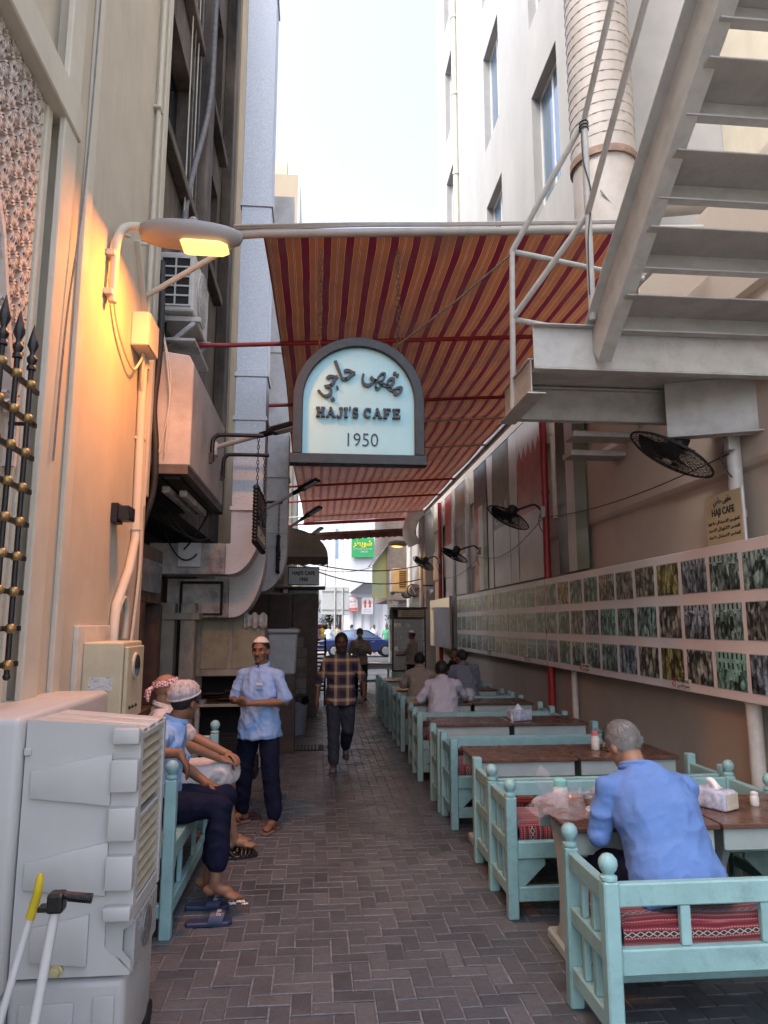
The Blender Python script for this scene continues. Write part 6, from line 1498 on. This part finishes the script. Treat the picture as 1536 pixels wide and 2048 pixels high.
# the old man eating
t = person('grey haired man in blue long sleeved shirt eating with his back turned', (1.61,3.29,0), R(3),
  pose(SIT, hip=(.02,.0,.61), chest=(0,.10,.875), neck=(-.035,.215,1.045), head=(-.05,.31,1.145), shR=(.185,.17,.965), shL=(-.205,.19,.965), elL=(-.235,.22,.75), wrL=(-.10,.50,.80), elR=(.22,.32,.78), wrR=(.04,.54,.80)), 'tan', BLUED, 'long', NAVY, 1, -.09, (18,-32), 'short', hairm=HAIRG, wide=1.10, vox=.0075, fold=.008, strands=5000)
# diners further along
person('black haired man in white shirt sitting with his back turned holding a jug', (1.60,9.14,0), 0, pose(SIT, elL=(-.28,.10,.80), wrL=(-.14,.40,.79), elR=(.30,.20,.83), wrR=(.37,.41,.79), hdR=(.3,.9,0), pnR=(1,-.2,0)), 'brown', WHTC, 'long', NAVY, 1, -.08, (0,-4), 'short', wide=1.05, vox=.011, shoes=(BLACKM, 'shoe'))
person('man in cream shirt sitting with his back turned at a far table', (1.57,11.02,0), R(-6), pose(SIT, head=(0,.13,1.20), neck=(0,.09,1.085)), 'deep', CRMC, 'short', NAVY, 1, -.08, (0,0), 'short', vox=.012, shoes=(BLACKM, 'shoe'))
person('man in grey blue sweater seated beside the cream shirted man', (2.30,11.05,0), R(14), pose(SIT, head=(-.02,.15,1.235), neck=(0,.09,1.11), shR=(.19,.07,1.07), shL=(-.19,.07,1.07)), 'brown', GRYC, 'long', NAVY, 1, -.08, (25,0), 'short', wide=1.08, vox=.012, shoes=(BLACKM, 'shoe'))
person('smiling man in black shirt facing the two others across a far table', (2.33,12.33,0), R(180), pose(SIT, head=(0,.13,1.22), neck=(0,.09,1.09), wrR=(.14,.34,.80), wrL=(-.14,.34,.80)), 'brown', BLKC, 'long', NAVY, 1, -.08, (0,0), 'short', extra=('smile',), vox=.012, shoes=(BLACKM, 'shoe'))
person('man in white cap and tan shirt standing at the glass cabinet', (2.30,17.4,0), R(52), pose(STAND, wrR=(.10,.36,1.08), wrL=(-.10,.36,1.08), hdR=(-.3,1,0), hdL=(.3,1,0), elR=(.24,.1,1.10), elL=(-.24,.1,1.10)), 'deep', TANC, 'short', NAVY, 1, -.08, (0,0), 'under', extra=('cap',), scale=.93, vox=.013, shoes=(BLACKM, 'shoe'))
person('man in face mask and beige shirt walking with a wrapped bundle', (1.00,17.0,0), R(180), pose(STAND, wrL=(-.05,.30,1.20), elL=(-.25,.08,1.10), hdL=(.9,.2,.1), pnL=(0,-1,0)), 'deep', TANC, 'short', BLKC, 1, -.08, (0,0), 'short', extra=('mask',), scale=.965, vox=.013, shoes=(BLACKM, 'shoe'))
t = thing('wrapped_bundle', 'grey plastic wrapped bundle held against the masked man', 'bundle', (1.03, 16.62, 1.17))
MB().ball((0,0,0),(.13,.07,.11),14,9).build('wrapping', M('grey_film', (.22,.21,.21), .3, var=.4, scale=18, bump=.5, bscale=14), t, smooth=60)

# ================================================================== shoes left on the paving
SLB = M('navy_rubber', (.022,.035,.085), .5, var=.1, scale=20)
def slide(loc, rz, label):
    t = thing('slide_sandal', label, 'sandal', loc, rz, 'navy slide sandals')
    out = [(-.037,-.125),(.0,-.138),(.037,-.125),(.042,-.03),(.050,.07),(.046,.115),(.025,.138),(-.015,.138),(-.044,.11),(-.050,.05),(-.042,-.03)]
    MB().prism(out, 'z', 0, .026).build('sole', SLB, t, bevel=.006)
    mb = MB().grid(lambda u, v: (.052*math.cos(math.pi*u), -.005+.085*v+.015*math.sin(math.pi*u), .020+.055*math.sin(math.pi*u)), 14, 4)
    mb.grid(lambda u, v: (.047*math.cos(math.pi*u), -.005+.085*v+.015*math.sin(math.pi*u), .020+.050*math.sin(math.pi*u)), 14, 4)
    mb.build('strap', SLB, t, smooth=60)
    me = text_mesh('iSMILE', .034, .0006, .001)
    for v in me.vertices:
        a = math.pi/2-v.co.x/.056; y = v.co.y; v.co = (.0535*math.cos(a), .045+y+.015*math.sin(a), .020+.0565*math.sin(a)+.0015)
    obj('lettering', me, TISW, t)
slide((-.615,4.585,.0), R(-86), 'navy slide sandal lettered iSMILE under the dangling feet'); slide((-.66,4.83,.0), R(-92), 'navy slide sandal lying behind the lettered one')
LEA = M('black_leather', (.016,.015,.015), .3, var=.2, scale=30, bump=.2, bscale=60)
for k, (x, y, a, lab) in enumerate(((-.56,5.80,-72,'black leather sandal with plaited toe on the paving'), (-.60,5.90,-78,'black leather sandal half hidden behind its pair'))):
    t = thing('leather_sandal', lab, 'sandal', (x, y, 0), R(a), 'black leather sandals')
    MB().prism([(-.035,-.13),(.035,-.13),(.045,.05),(.04,.12),(0,.14),(-.04,.12),(-.045,.05)], 'z', 0, .025).build('sole', LEA, t, bevel=.005)
    mb = MB()
    for i in range(4): mb.tube([(-.046,.0+.03*i,.025),(-.025,.01+.03*i,.065-.006*i),(.025,.01+.03*i,.065-.006*i),(.046,.0+.03*i,.025)], .012, 6)
    mb.build('plaited_strap', LEA, t, smooth=60)
    MB().tube([(-.036,-.05,.025),(-.03,-.10,.07),(.0,-.125,.085),(.03,-.10,.07),(.036,-.05,.025)], .011, 6).build('heel_strap', LEA, t, smooth=60)
t = thing('flip_flop', 'dark red flip flop beyond the bare legs', 'sandal', (-.62,6.9,0), R(-80))
MB().prism([(-.035,-.13),(.035,-.13),(.045,.05),(.035,.13),(-.035,.13),(-.045,.05)], 'z', 0, .02).build('sole', M('dark_red_rubber', (.10,.02,.03), .6), t, bevel=.004)
MB().tube([(-.04,.0,.02),(-.02,.06,.05),(0,.09,.04),(.02,.06,.05),(.04,0,.02)], .008, 6).build('strap', M('dark_red_rubber', (.10,.02,.03), .6), t, smooth=60)
t = thing('paper_scraps', 'torn white paper scraps dropped beside the navy sandals', 'litter', (-.49,4.88,.003))
for x, y, s_ in ((-.03,.0,.035),(.03,.03,.03),(-.02,.06,.03),(.06,-.01,.022)):
    MB().grid(lambda u, v: (x+(u-.5)*2*s_*(1-.3*v), y+(v-.5)*s_*1.2, .002+.006*math.sin(u*6+v*3)**2), 6, 5).build('scrap', TISW, t, smooth=60)

# ================================================================== where the alley opens: right side
GREYW = M('grey_plaster', (.40,.39,.38), .85, var=.1, scale=1.5, bump=.15, bscale=50, dirt=(.25,.23,.21), dscale=1.2, damt=.5)
t = thing('grey_shop_house', 'grey plaster shop house with pipes past the awning', 'building', (4.4, 23.5, 0))
MB().box(-1.3,3,-3.0,1.4,0,9).build('wall', GREYW, t)
MB().box(-1.36,-1.302,-2.6,-.4,0,2.6).build('roller_shutter', M('shutter_grey', (.20,.20,.20), .5, var=.1), t)
for k in range(12): MB().box(-1.385,-1.362,-2.6,-.4,.1+k*.2,.22+k*.2).build('shutter_slat', M('shutter_grey', (.20,.20,.20), .5, var=.1), t, bevel=.01)
for y, r_ in ((-2.8,.06),(-.1,.05),(.3,.04)): MB().tube([(-1.38,y,0),(-1.38,y,8)], r_, 8).build('downpipe', PIPEW, t, smooth=50)
MB().tube([(-1.55,-2.7,2.75),(-1.55,-.3,2.75)], .17, 14).build('rolled_blind', M('blind_cream', (.34,.31,.26), .7, var=.15, scale=5), t, smooth=50)
for y in (-2.2,-.8): MB().tube([(-1.55+.18*math.cos(a), y, 2.75+.18*math.sin(a)) for a in [k*math.pi/8 for k in range(17)]], .02, 5).build('blind_strap', BLACKM, t)
MB().tube(smooth_path([(-1.2,-2.95,5.2),(-1.6,-2.9,4.9),(-1.75,-2.9,4.4),(-1.6,-2.8,4.1)]), .2, 14).build('round_duct', DUCTW, t, smooth=50)
t = thing('air_conditioner', 'air conditioner lit orange by the far lamp', 'air conditioner', (2.52, 21.9, 2.72))
MB().box(-.25,.25,0,.7,0,.74).build('casing', ACW, t, bevel=.02); MB().box(-.02,.20,-.006,-.001,.12,.66).build('coil', M('coil_brown', (.10,.07,.03), .6), t)
for k in range(9): MB().box(-.02,.20,-.02,-.007,.14+k*.058,.15+k*.058).build('grille_bar', ACW, t)
for x in (-.2,.2): MB().box(x,x+.04,0,.75,-.06,-.002).build('bracket', BLACKM, t)
t = thing('street_lamp', 'lit lamp at the far end of the awning', 'street lamp', (2.95, 20.9, 4.02))
MB().tube([(.2,0,.12),(-.35,0,.1)], .03, 8).build('arm', STEELW, t, smooth=50)
MB().ball((-.6,0,.09),(.30,.13,.10),14,8).build('housing', LAMPG, t, smooth=60)
MB().ball((-.62,0,.045),(.20,.10,.075),14,8).build('lens', LENS, t, smooth=60)
ld = bpy.data.lights.new('lamp_light', 'AREA'); ld.size = .25; ld.energy = 7; ld.color = (1.0,.50,.13); ld.spread = R(165)
lo_ = bpy.data.objects.new('lamp_light', ld); C.objects.link(lo_); lo_.parent = t; lo_.location = (-.62, 0, -.06)
# glass display cabinet
t = thing('glass_cabinet', 'dark framed glass food cabinet with a menu board on top', 'cabinet', (2.45, 19.2, 0))
for x in (-.46,.42):
    for y in (0,.5): MB().box(x,x+.04,y,y+.04,.5,2.15).build('post', BLACK, t)
for z in (.5,1.0,1.3,1.62,1.9): MB().box(-.415,.415,.01,.53,z,z+.03).build('shelf', BLACK, t)
MB().box(-.415,.415,.54,.56,.5,2.15).build('back_panel', DARKWOOD, t)
MB().box(-.415,.415,.004,.008,.54,1.88).build('pane', GLASSC, t); MB().box(-.466,-.461,.045,.495,.5,1.88).build('pane', GLASSC, t)
MB().box(-.5,.5,-.02,.6,2.152,2.2).build('top', BLACK, t)
MB().box(-.46,.46,.0,.55,0,.495).build('base', TEALW, t, bevel=.01)
mb_ = MB().box(-.30,.42,-.03,-.022,1.93,2.12).build('menu_board', M('menu_tan', (.36,.29,.18), .5), t)
for k in range(3): lettering(arabic('مقهى حاجي') if k == 0 else arabic('الفطور من صباحا الى ظهرا'), .05, frame((1,0,0),(0,0,1),(.06,-.032,2.09-.055*k)), INK, t, .001, width=.5)
for i in range(10):
    c_ = random.choice([WHITEP, GALV, METER]); MB().lathe([(.05,0),(.06,.03),(.05,.10),(.03,.12)], Matrix.Translation((random.uniform(-.33,.33), .28, random.choice((1.031,1.331,1.651)))), 10).build('dish', c_, t, smooth=40)
t = thing('horn_speaker', 'pair of small horn speakers on the red post', 'speaker', (2.75, 18.6, 2.55))
for s_ in (-1, 1): MB().lathe([(.03,0),(.04,.05),(.07,.12),(.13,.17)], Matrix.Translation((.1*s_,0,.15))@Matrix.Rotation(R(120*s_),4,'Y'), 12).build('horn', GALV, t, smooth=50)
MB().tube([(.27,0,.2),(0,0,.2)], .02, 6).build('stay', BLACK, t)
for i, (a, b, s_, lab) in enumerate((((-.5,18,3.35),(3.0,20.6,3.45),.22,'upper black cable sagging across the alley end'), ((-.5,18,3.25),(3.0,20.6,3.05),.30,'lower black cable sagging across the alley end'), ((-.9,34,4.6),(4,36,5.2),.6,'thin cable high over the cross street'))):
    t = thing('overhead_cable', lab, 'cable', a); MB().tube([q-Vector(a) for q in sag(a, b, s_, 20)], .016, 6).build('cord', CABLE, t)

# corner building with column and painted panel
t = thing('corner_shop', 'corner shop with round column and yellow green panel', 'building', (3.6, 30.5, 0))
MB().box(-.7,5,-.6,6,2.75,12).build('upper_wall', M('brown_render', (.30,.23,.18), .8, var=.1), t)
MB().box(.5,5,.2,6,0,2.75).build('shop_wall', GREYW, t)
MB().lathe([(.22,0),(.22,.3),(.19,.32),(.19,2.4),(.24,2.5),(.26,2.74)], Matrix.Translation((-.42,-.3,0)), 20).build('column', M('tile_cream', (.46,.42,.36), .5, var=.08), t, smooth=40)
MB().prism([(-1.32,2.85),(-.71,2.85),(-.71,5.0),(-1.32,4.2)], 'y', -.5, -.42).build('painted_panel', M('panel_yellow_green', (.50,.45,.16), .5, var=.1, scale=1, dirt=(.30,.42,.30), dscale=.9, damt=.9), t)
MB().prism([(-1.4,4.2),(-.65,5.06),(-.65,5.12),(-1.46,4.2)], 'y', -.8, .4).build('panel_roof', DUCTG, t)
t = thing('leafy_garland', 'small dark leafy bush hung beside the column', 'plant', (3.05, 29.6, 1.9))
mb = MB(); rl = random.Random(5)
for i in range(260):
    q = Vector((rl.gauss(0,.11), rl.gauss(0,.1), rl.gauss(0,.24))); a = Vector((rl.uniform(-1,1), rl.uniform(-1,1), rl.uniform(-1,1))).normalized()*.05; b = a.cross(Vector((rl.uniform(-1,1),rl.uniform(-1,1),1))).normalized()*.022
    mb.add([q-a, q+b, q+a, q-b], [(0,1,2,3)])
o = mb.build('foliage', M('leaf_dark', (.035,.06,.03), .6, var=.3), t, fix=False); MB().tube([(0,0,.3),(0,0,-1.9)], .015, 6).build('stem', BROWNWOOD, t)

# blue saloon car
CARB = M('car_blue', (.015,.035,.16), .22, var=.03, coat=.8)
t = thing('parked_car', 'dark blue saloon car standing across the alley end', 'car', (2.3, 39.5, 0))
def car_body():
    side = [(-2.25,.30),(-2.28,.62),(-2.2,.86),(-1.75,.95),(-1.15,.99),(1.15,.96),(1.9,.84),(2.2,.72),(2.25,.42),(2.2,.28)]
    mb = MB(); mb.prism(side, 'y', -.86, .86); return mb
car_body().build('body', CARB, t, bevel=.09, seg=3, smooth=50)
cab = [(-1.55,.97),(-.85,1.40),(-.1,1.47),(.45,1.42),(1.2,.96)]
mb = MB(); n_ = len(cab); vs = [(a, y*(.80 if i in (0,4) else .62), b) for y in (-1, 1) for i, (a, b) in enumerate(cab)]
mb.add(vs, [tuple(range(n_)), tuple(range(n_, 2*n_))[::-1]]+[(i, i+1, n_+i+1, n_+i) for i in range(n_-1)])
mb.build('cabin', CARB, t, bevel=.04, seg=2, smooth=50)
def on_side(x, z): return -(.80+(.62-.80)*min(1, max(0,(z-.97)/.45)))-.012
for a in ([(-1.32,1.02),(-.82,1.33),(-.30,1.38),(-.30,1.02)], [(-.22,1.02),(-.22,1.385),(.36,1.35),(.95,1.02)]):
    MB().add([(x, on_side(x, z), z) for x, z in a], [tuple(range(len(a)))]).build('window', GLASSW, t)
for x in (-1.38, 1.38):
    for s_ in (-1, 1):
        w_ = MB().lathe([(.31,-.1),(.335,-.07),(.335,.07),(.31,.1)], Matrix.Translation((x, s_*.80, .335))@Matrix.Rotation(R(90),4,'X'), 24).build('wheel', BLACKM, t, smooth=40)
        MB().lathe([(.20,-.11),(.21,-.10),(.21,.10),(.20,.11)], Matrix.Translation((x, s_*.80, .335))@Matrix.Rotation(R(90),4,'X'), 20).build('rim', GALV, w_, smooth=40)
for s_ in (-1, 1): MB().box(-2.30,-2.12,s_*.62-.16,s_*.62+.16,.66,.82).build('tail_light', M('tail_red', (.40,.02,.02), .2), t, bevel=.03)
for s_ in (-1, 1): MB().box(2.12,2.26,s_*.60-.16,s_*.60+.16,.58,.70).build('headlight', WHITEP, t, bevel=.03)
for x in (-.28,.62): MB().box(x,x+.16,-.885,-.868,.80,.83).build('door_handle', GALV, t)

# white tower building opposite with shop signs
WHB = M('white_building', (.56,.58,.62), .8, var=.04, scale=.6, dirt=(.54,.56,.60), dscale=.4, damt=.4)
t = thing('white_tower', 'white plaster building with overhanging bay facing the alley', 'building', (3.5, 50, 0))
MB().box(-1.75,6,-3.6,8,0,20).build('wall', WHB, t)
MB().prism([(-1.45,3.75),(-.6,4.35),(6,4.35),(6,17),(-1.45,17)], 'y', -4.6, -3.602).build('bay', WHB, t)
MB().prism([(-2.95,4.0),(-1.75,4.0),(-1.75,18),(-2.95,18)], 'y', -3.2, 7.9).build('side_wing', M('white_side', (.60,.61,.63), .8, var=.05), t)
for x in (-2.5,-2.0): MB().box(x,x+.10,-3.24,-3.202,4.2,17.9).build('pilaster', WHB, t)
for k in range(9): MB().box(-1.5+k*.55,-1.2+k*.55,-3.68,-3.602,0,3.4).build('pilaster', WHB, t, bevel=.02)
MB().box(-1.6,5.9,-3.75,-3.602,3.42,3.7).build('cornice', WHB, t, bevel=.03)
for k in range(3): MB().box(-2.45+.0,-2.2,-3.215,-3.201,6+k*3.2,8+k*3.2).build('window', GLASSW, t)
GRN = M('sign_green', (.03,.30,.10), .5, var=.04); YEL = M('sign_yellow', (.75,.62,.03), .5)
t = thing('green_sign', 'green shop sign with yellow Arabic name and white small print', 'sign', (2.10, 45.2, 5.95))
MB().box(0,1.45,0,.08,0,1.25).build('panel', GRN, t, bevel=.01)
lettering(arabic('شويطر'), .52, frame((1,0,0),(0,0,1),(.72,-.01,.92)), YEL, t, .004, bold=.01, width=1.2)
lettering(arabic('حلويات ومكسرات البحرين الاصلية'), .15, frame((1,0,0),(0,0,1),(.72,-.01,.56)), WHITEP, t, .004, width=1.25)
lettering('17345550', .16, frame((1,0,0),(0,0,1),(.80,-.01,.36)), WHITEP, t, .004, width=.5)
PINKR = M('sign_rose', (.50,.10,.10), .5); BLUEL = M('sign_blue_ink', (.16,.20,.55), .5)
t = thing('foot_sign', 'white foot massage sign with two red soles', 'sign', (2.82, 45.9, 2.38))
MB().box(0,.72,0,.05,0,1.05).build('panel', WHITEP, t, bevel=.008)
for s_ in (-1, 1):
    f_ = MB(); f_.ball((.36+s_*.15,-.01,.50),(.075,.01,.10),12,8); f_.ball((.36+s_*.15,-.01,.72),(.10,.01,.14),12,8)
    for k in range(5): f_.ball((.36+s_*(.08+.032*k),-.01,.90-.02*k),(.022,.01,.035),8,6)
    f_.build('sole_print', PINKR, t, smooth=60)
lettering(arabic('تدليك القدم'), .13, frame((1,0,0),(0,0,1),(.36,-.006,.28)), BLUEL, t, .002, width=.55)
lettering('FOOT MASSAGE', .10, frame((1,0,0),(0,0,1),(.36,-.006,.13)), BLUEL, t, .002, width=.58)
t = thing('arched_sign', 'white arched shop sign with rose border behind the foot sign', 'sign', (2.20, 46.05, 2.55))
MB().prism(arch(.40,0,1.0), 'y', 0, .05).build('panel', PINKR, t); MB().prism([(a*.9, b*.9+.05) for a, b in arch(.40,0,1.0)], 'y', -.012, -.001).build('face', WHITEP, t)
lettering(arabic('السوق'), .22, frame((1,0,0),(0,0,1),(0,-.018,.66)), PINKR, t, .003, width=.45); lettering('AL SUQ', .16, frame((1,0,0),(0,0,1),(0,-.018,.38)), PINKR, t, .003, width=.5); MB().box(-.34,.34,-.02,-.013,.08,.24).build('name_bar', PINKR, t)
t = thing('traffic_sign', 'back of a large grey traffic sign on two posts', 'traffic sign', (1.05, 43.4, 0))
MB().box(-.85,.85,.02,.06,2.3,4.0).build('panel', M('sign_back_grey', (.45,.48,.48), .5, var=.05), t, bevel=.02)
for x in (-.02,.45): MB().tube([(x,0,0),(x,0,3.95)], .05, 8).build('post', STEELW, t, smooth=50)
for z in (2.6,3.7): MB().box(-.8,.8,-.02,.015,z,z+.06).build('brace', STEELW, t)

# market lane beyond the street
LANE = M('lane_shop', (.42,.34,.24), .8, var=.2, scale=.8)
specs = [((-7,-1.35,48,62),7.5,(.55,.42,.22),'yellow fronted market house left of the far lane'), ((-7,-1.75,62.2,84),9,(.45,.38,.34),'taller market house deeper on the far lane'), ((1.9,8,60,90),11,(.60,.50,.26),'ochre market house right of the far lane'),
         ((-9,12,128,140),17,(.55,.56,.58),'pale block closing the far lane'), ((-9,-3.2,100,127),13,(.5,.32,.24),'brick coloured market house far down the lane')]
for (x0, x1, y0, y1), h, c_, lab in specs:
    cx0, cy0 = (x0+x1)/2, (y0+y1)/2
    t = thing('market_house', lab, 'building', (cx0, cy0, 0)); w2, d2 = (x1-x0)/2, (y1-y0)/2
    MB().box(-w2,w2,-d2,d2,0,h).build('wall', M('lane_wall_%d' % int(h*10), c_, .85, var=.1, scale=.5, dirt=tuple(q*.7 for q in c_), dscale=.4, damt=.5), t)
    MB().box(-w2-.15,w2+.15,-d2-.15,d2+.15,h+.003,h+.4).build('parapet', GREYW, t, bevel=.03)
    for k in range(4):
        for z in (1.0, 4.2):
            if z+1.8 < h:
                s_ = 1 if x0 < 0 else -1
                yy = -d2+d2*.2+k*d2*.45; MB().box(s_*w2-.02, s_*w2+.05, yy, yy+d2*.25, z, z+1.8).build('window', GLASSD, t)
    s_ = 1 if x0 < 0 else -1
    MB().prism([(s_*w2,3.1),(s_*(w2+.9),2.6),(s_*(w2+.9),2.66),(s_*w2,3.18)], 'y', -d2, d2).build('shop_awning', M('lane_awning_%d' % int(h*10), (.45,.12,.06) if h > 8 else (.60,.42,.08), .8), t)
# the left block behind the canopy, and the tall building over it
t = thing('far_tower', 'tall beige tower rising behind the galvanised duct', 'building', (-3.6, 25.5, 0))
MB().box(-4,2.62,-.5,8,4.2,18.7).build('wall', M('tower_beige', (.38,.31,.23), .85, var=.06, scale=.6), t)
MB().box(2.622,2.70,-.5,3,4.2,18.6).build('edge_strip', CREAM_L, t); MB().box(1.6,2.2,-.4,.2,18.702,19.3).build('roof_tank', METER, t, bevel=.02)
t = thing('ribbed_block', 'cream ribbed building low behind the hanging boards', 'building', (-2.6, 22.6, 0))
MB().box(-2,1.62,0,2.3,0,8.2).build('wall', M('ribbed_cream', (.58,.52,.38), .8, var=.05), t)
for k in range(11): MB().box(-.2+k*.165,-.10+k*.165,-.05,-.001,3.9,8.1).build('rib', CREAM_L, t)
# lane tree
t = thing('street_tree', 'bright green tree at the edge of the far lane', 'tree', (.95, 56, 0))
MB().tube(smooth_path([(0,0,0),(.05,0,1.2),(-.05,.1,2.2),(.1,0,3.4)]), .09, 8).build('trunk', BROWNWOOD, t, smooth=50)
mb = MB(); rl = random.Random(9); cl = [Vector((rl.gauss(0,.42), rl.gauss(0,.5), rl.uniform(1.7,4.6))) for _ in range(24)]
for i in range(2600):
    c0 = rl.choice(cl); q = c0+Vector((rl.gauss(0,.19), rl.gauss(0,.2), rl.gauss(0,.18))); a = Vector((rl.uniform(-1,1), rl.uniform(-1,1), rl.uniform(-.6,.6))).normalized()*.07; b = a.cross(Vector((rl.uniform(-1,1),rl.uniform(-1,1),1))).normalized()*.03
    mb.add([q-a, q+b, q+a, q-b], [(0,1,2,3)])
mb.build('crown', M('leaf_bright', (.10,.15,.03), .6, var=.3), t, fix=False)

# people beyond the street
far = [((.70,44.0),170,'man in pale blue shirt and jeans walking in the cross street',cloth('far_pale_blue',(.50,.58,.68)),cloth('far_jeans',(.10,.16,.32))), ((1.28,46.5),20,'person in beige crossing beside the traffic sign',cloth('far_beige',(.42,.36,.30)),NAVY),
       ((2.05,43.2),80,'person in turquoise by the sign posts',cloth('far_turquoise',(.12,.42,.36)),NAVY), ((.0,49.5),200,'person in purple in the far lane',cloth('far_purple',(.16,.08,.14)),NAVY), ((.32,50.5),150,'person in yellow in the far lane',cloth('far_yellow',(.52,.36,.04)),JEAN),
       ((3.35,42.6),200,'person in white behind the blue car',cloth('far_white',(.62,.62,.62)),NAVY), ((4.15,43.2),170,'person in green behind the blue car',cloth('far_green',(.10,.36,.22)),NAVY)]
proto = None
for (x, y), a, lab, sm_, tm_ in far:
    person(lab, (x, y, 0), R(a), pose(STAND, anR=(.10,.18,.10), knR=(.10,.14,.50), anL=(-.10,-.16,.12)), 'deep', sm_, 'short', tm_, 1, -.08, (0,0), 'short', vox=.024, fold=0, face=False, group='people beyond the street')
mb = MB(); rl = random.Random(2)
for i in range(240):
    y = rl.uniform(66,122); x = -.9+rl.uniform(-.75,2.4)*(.7+.3*rl.random()); h = rl.uniform(1.5,1.8)
    mb.cur = rl.randrange(5)
    mb.lathe([(.10,0),(.16,.4),(.20,.95*h/1.7),(.23,1.3*h/1.7),(.08,1.42*h/1.7)], Matrix.Translation((x,y,0)), 7)
    mb.cur = 5; mb.ball((x,y,1.55*h/1.7),(.10,.11,.13),7,5)
o = mb.build('crowd', [BLKC, NAVY, cloth('far_purple',(.16,.08,.14)), WHTC, cloth('far_red',(.30,.04,.04)), SKIN['deep']], smooth=60, fix=False)
tag(o, 'dense crowd of shoppers filling the far market lane', 'crowd', kind='stuff')
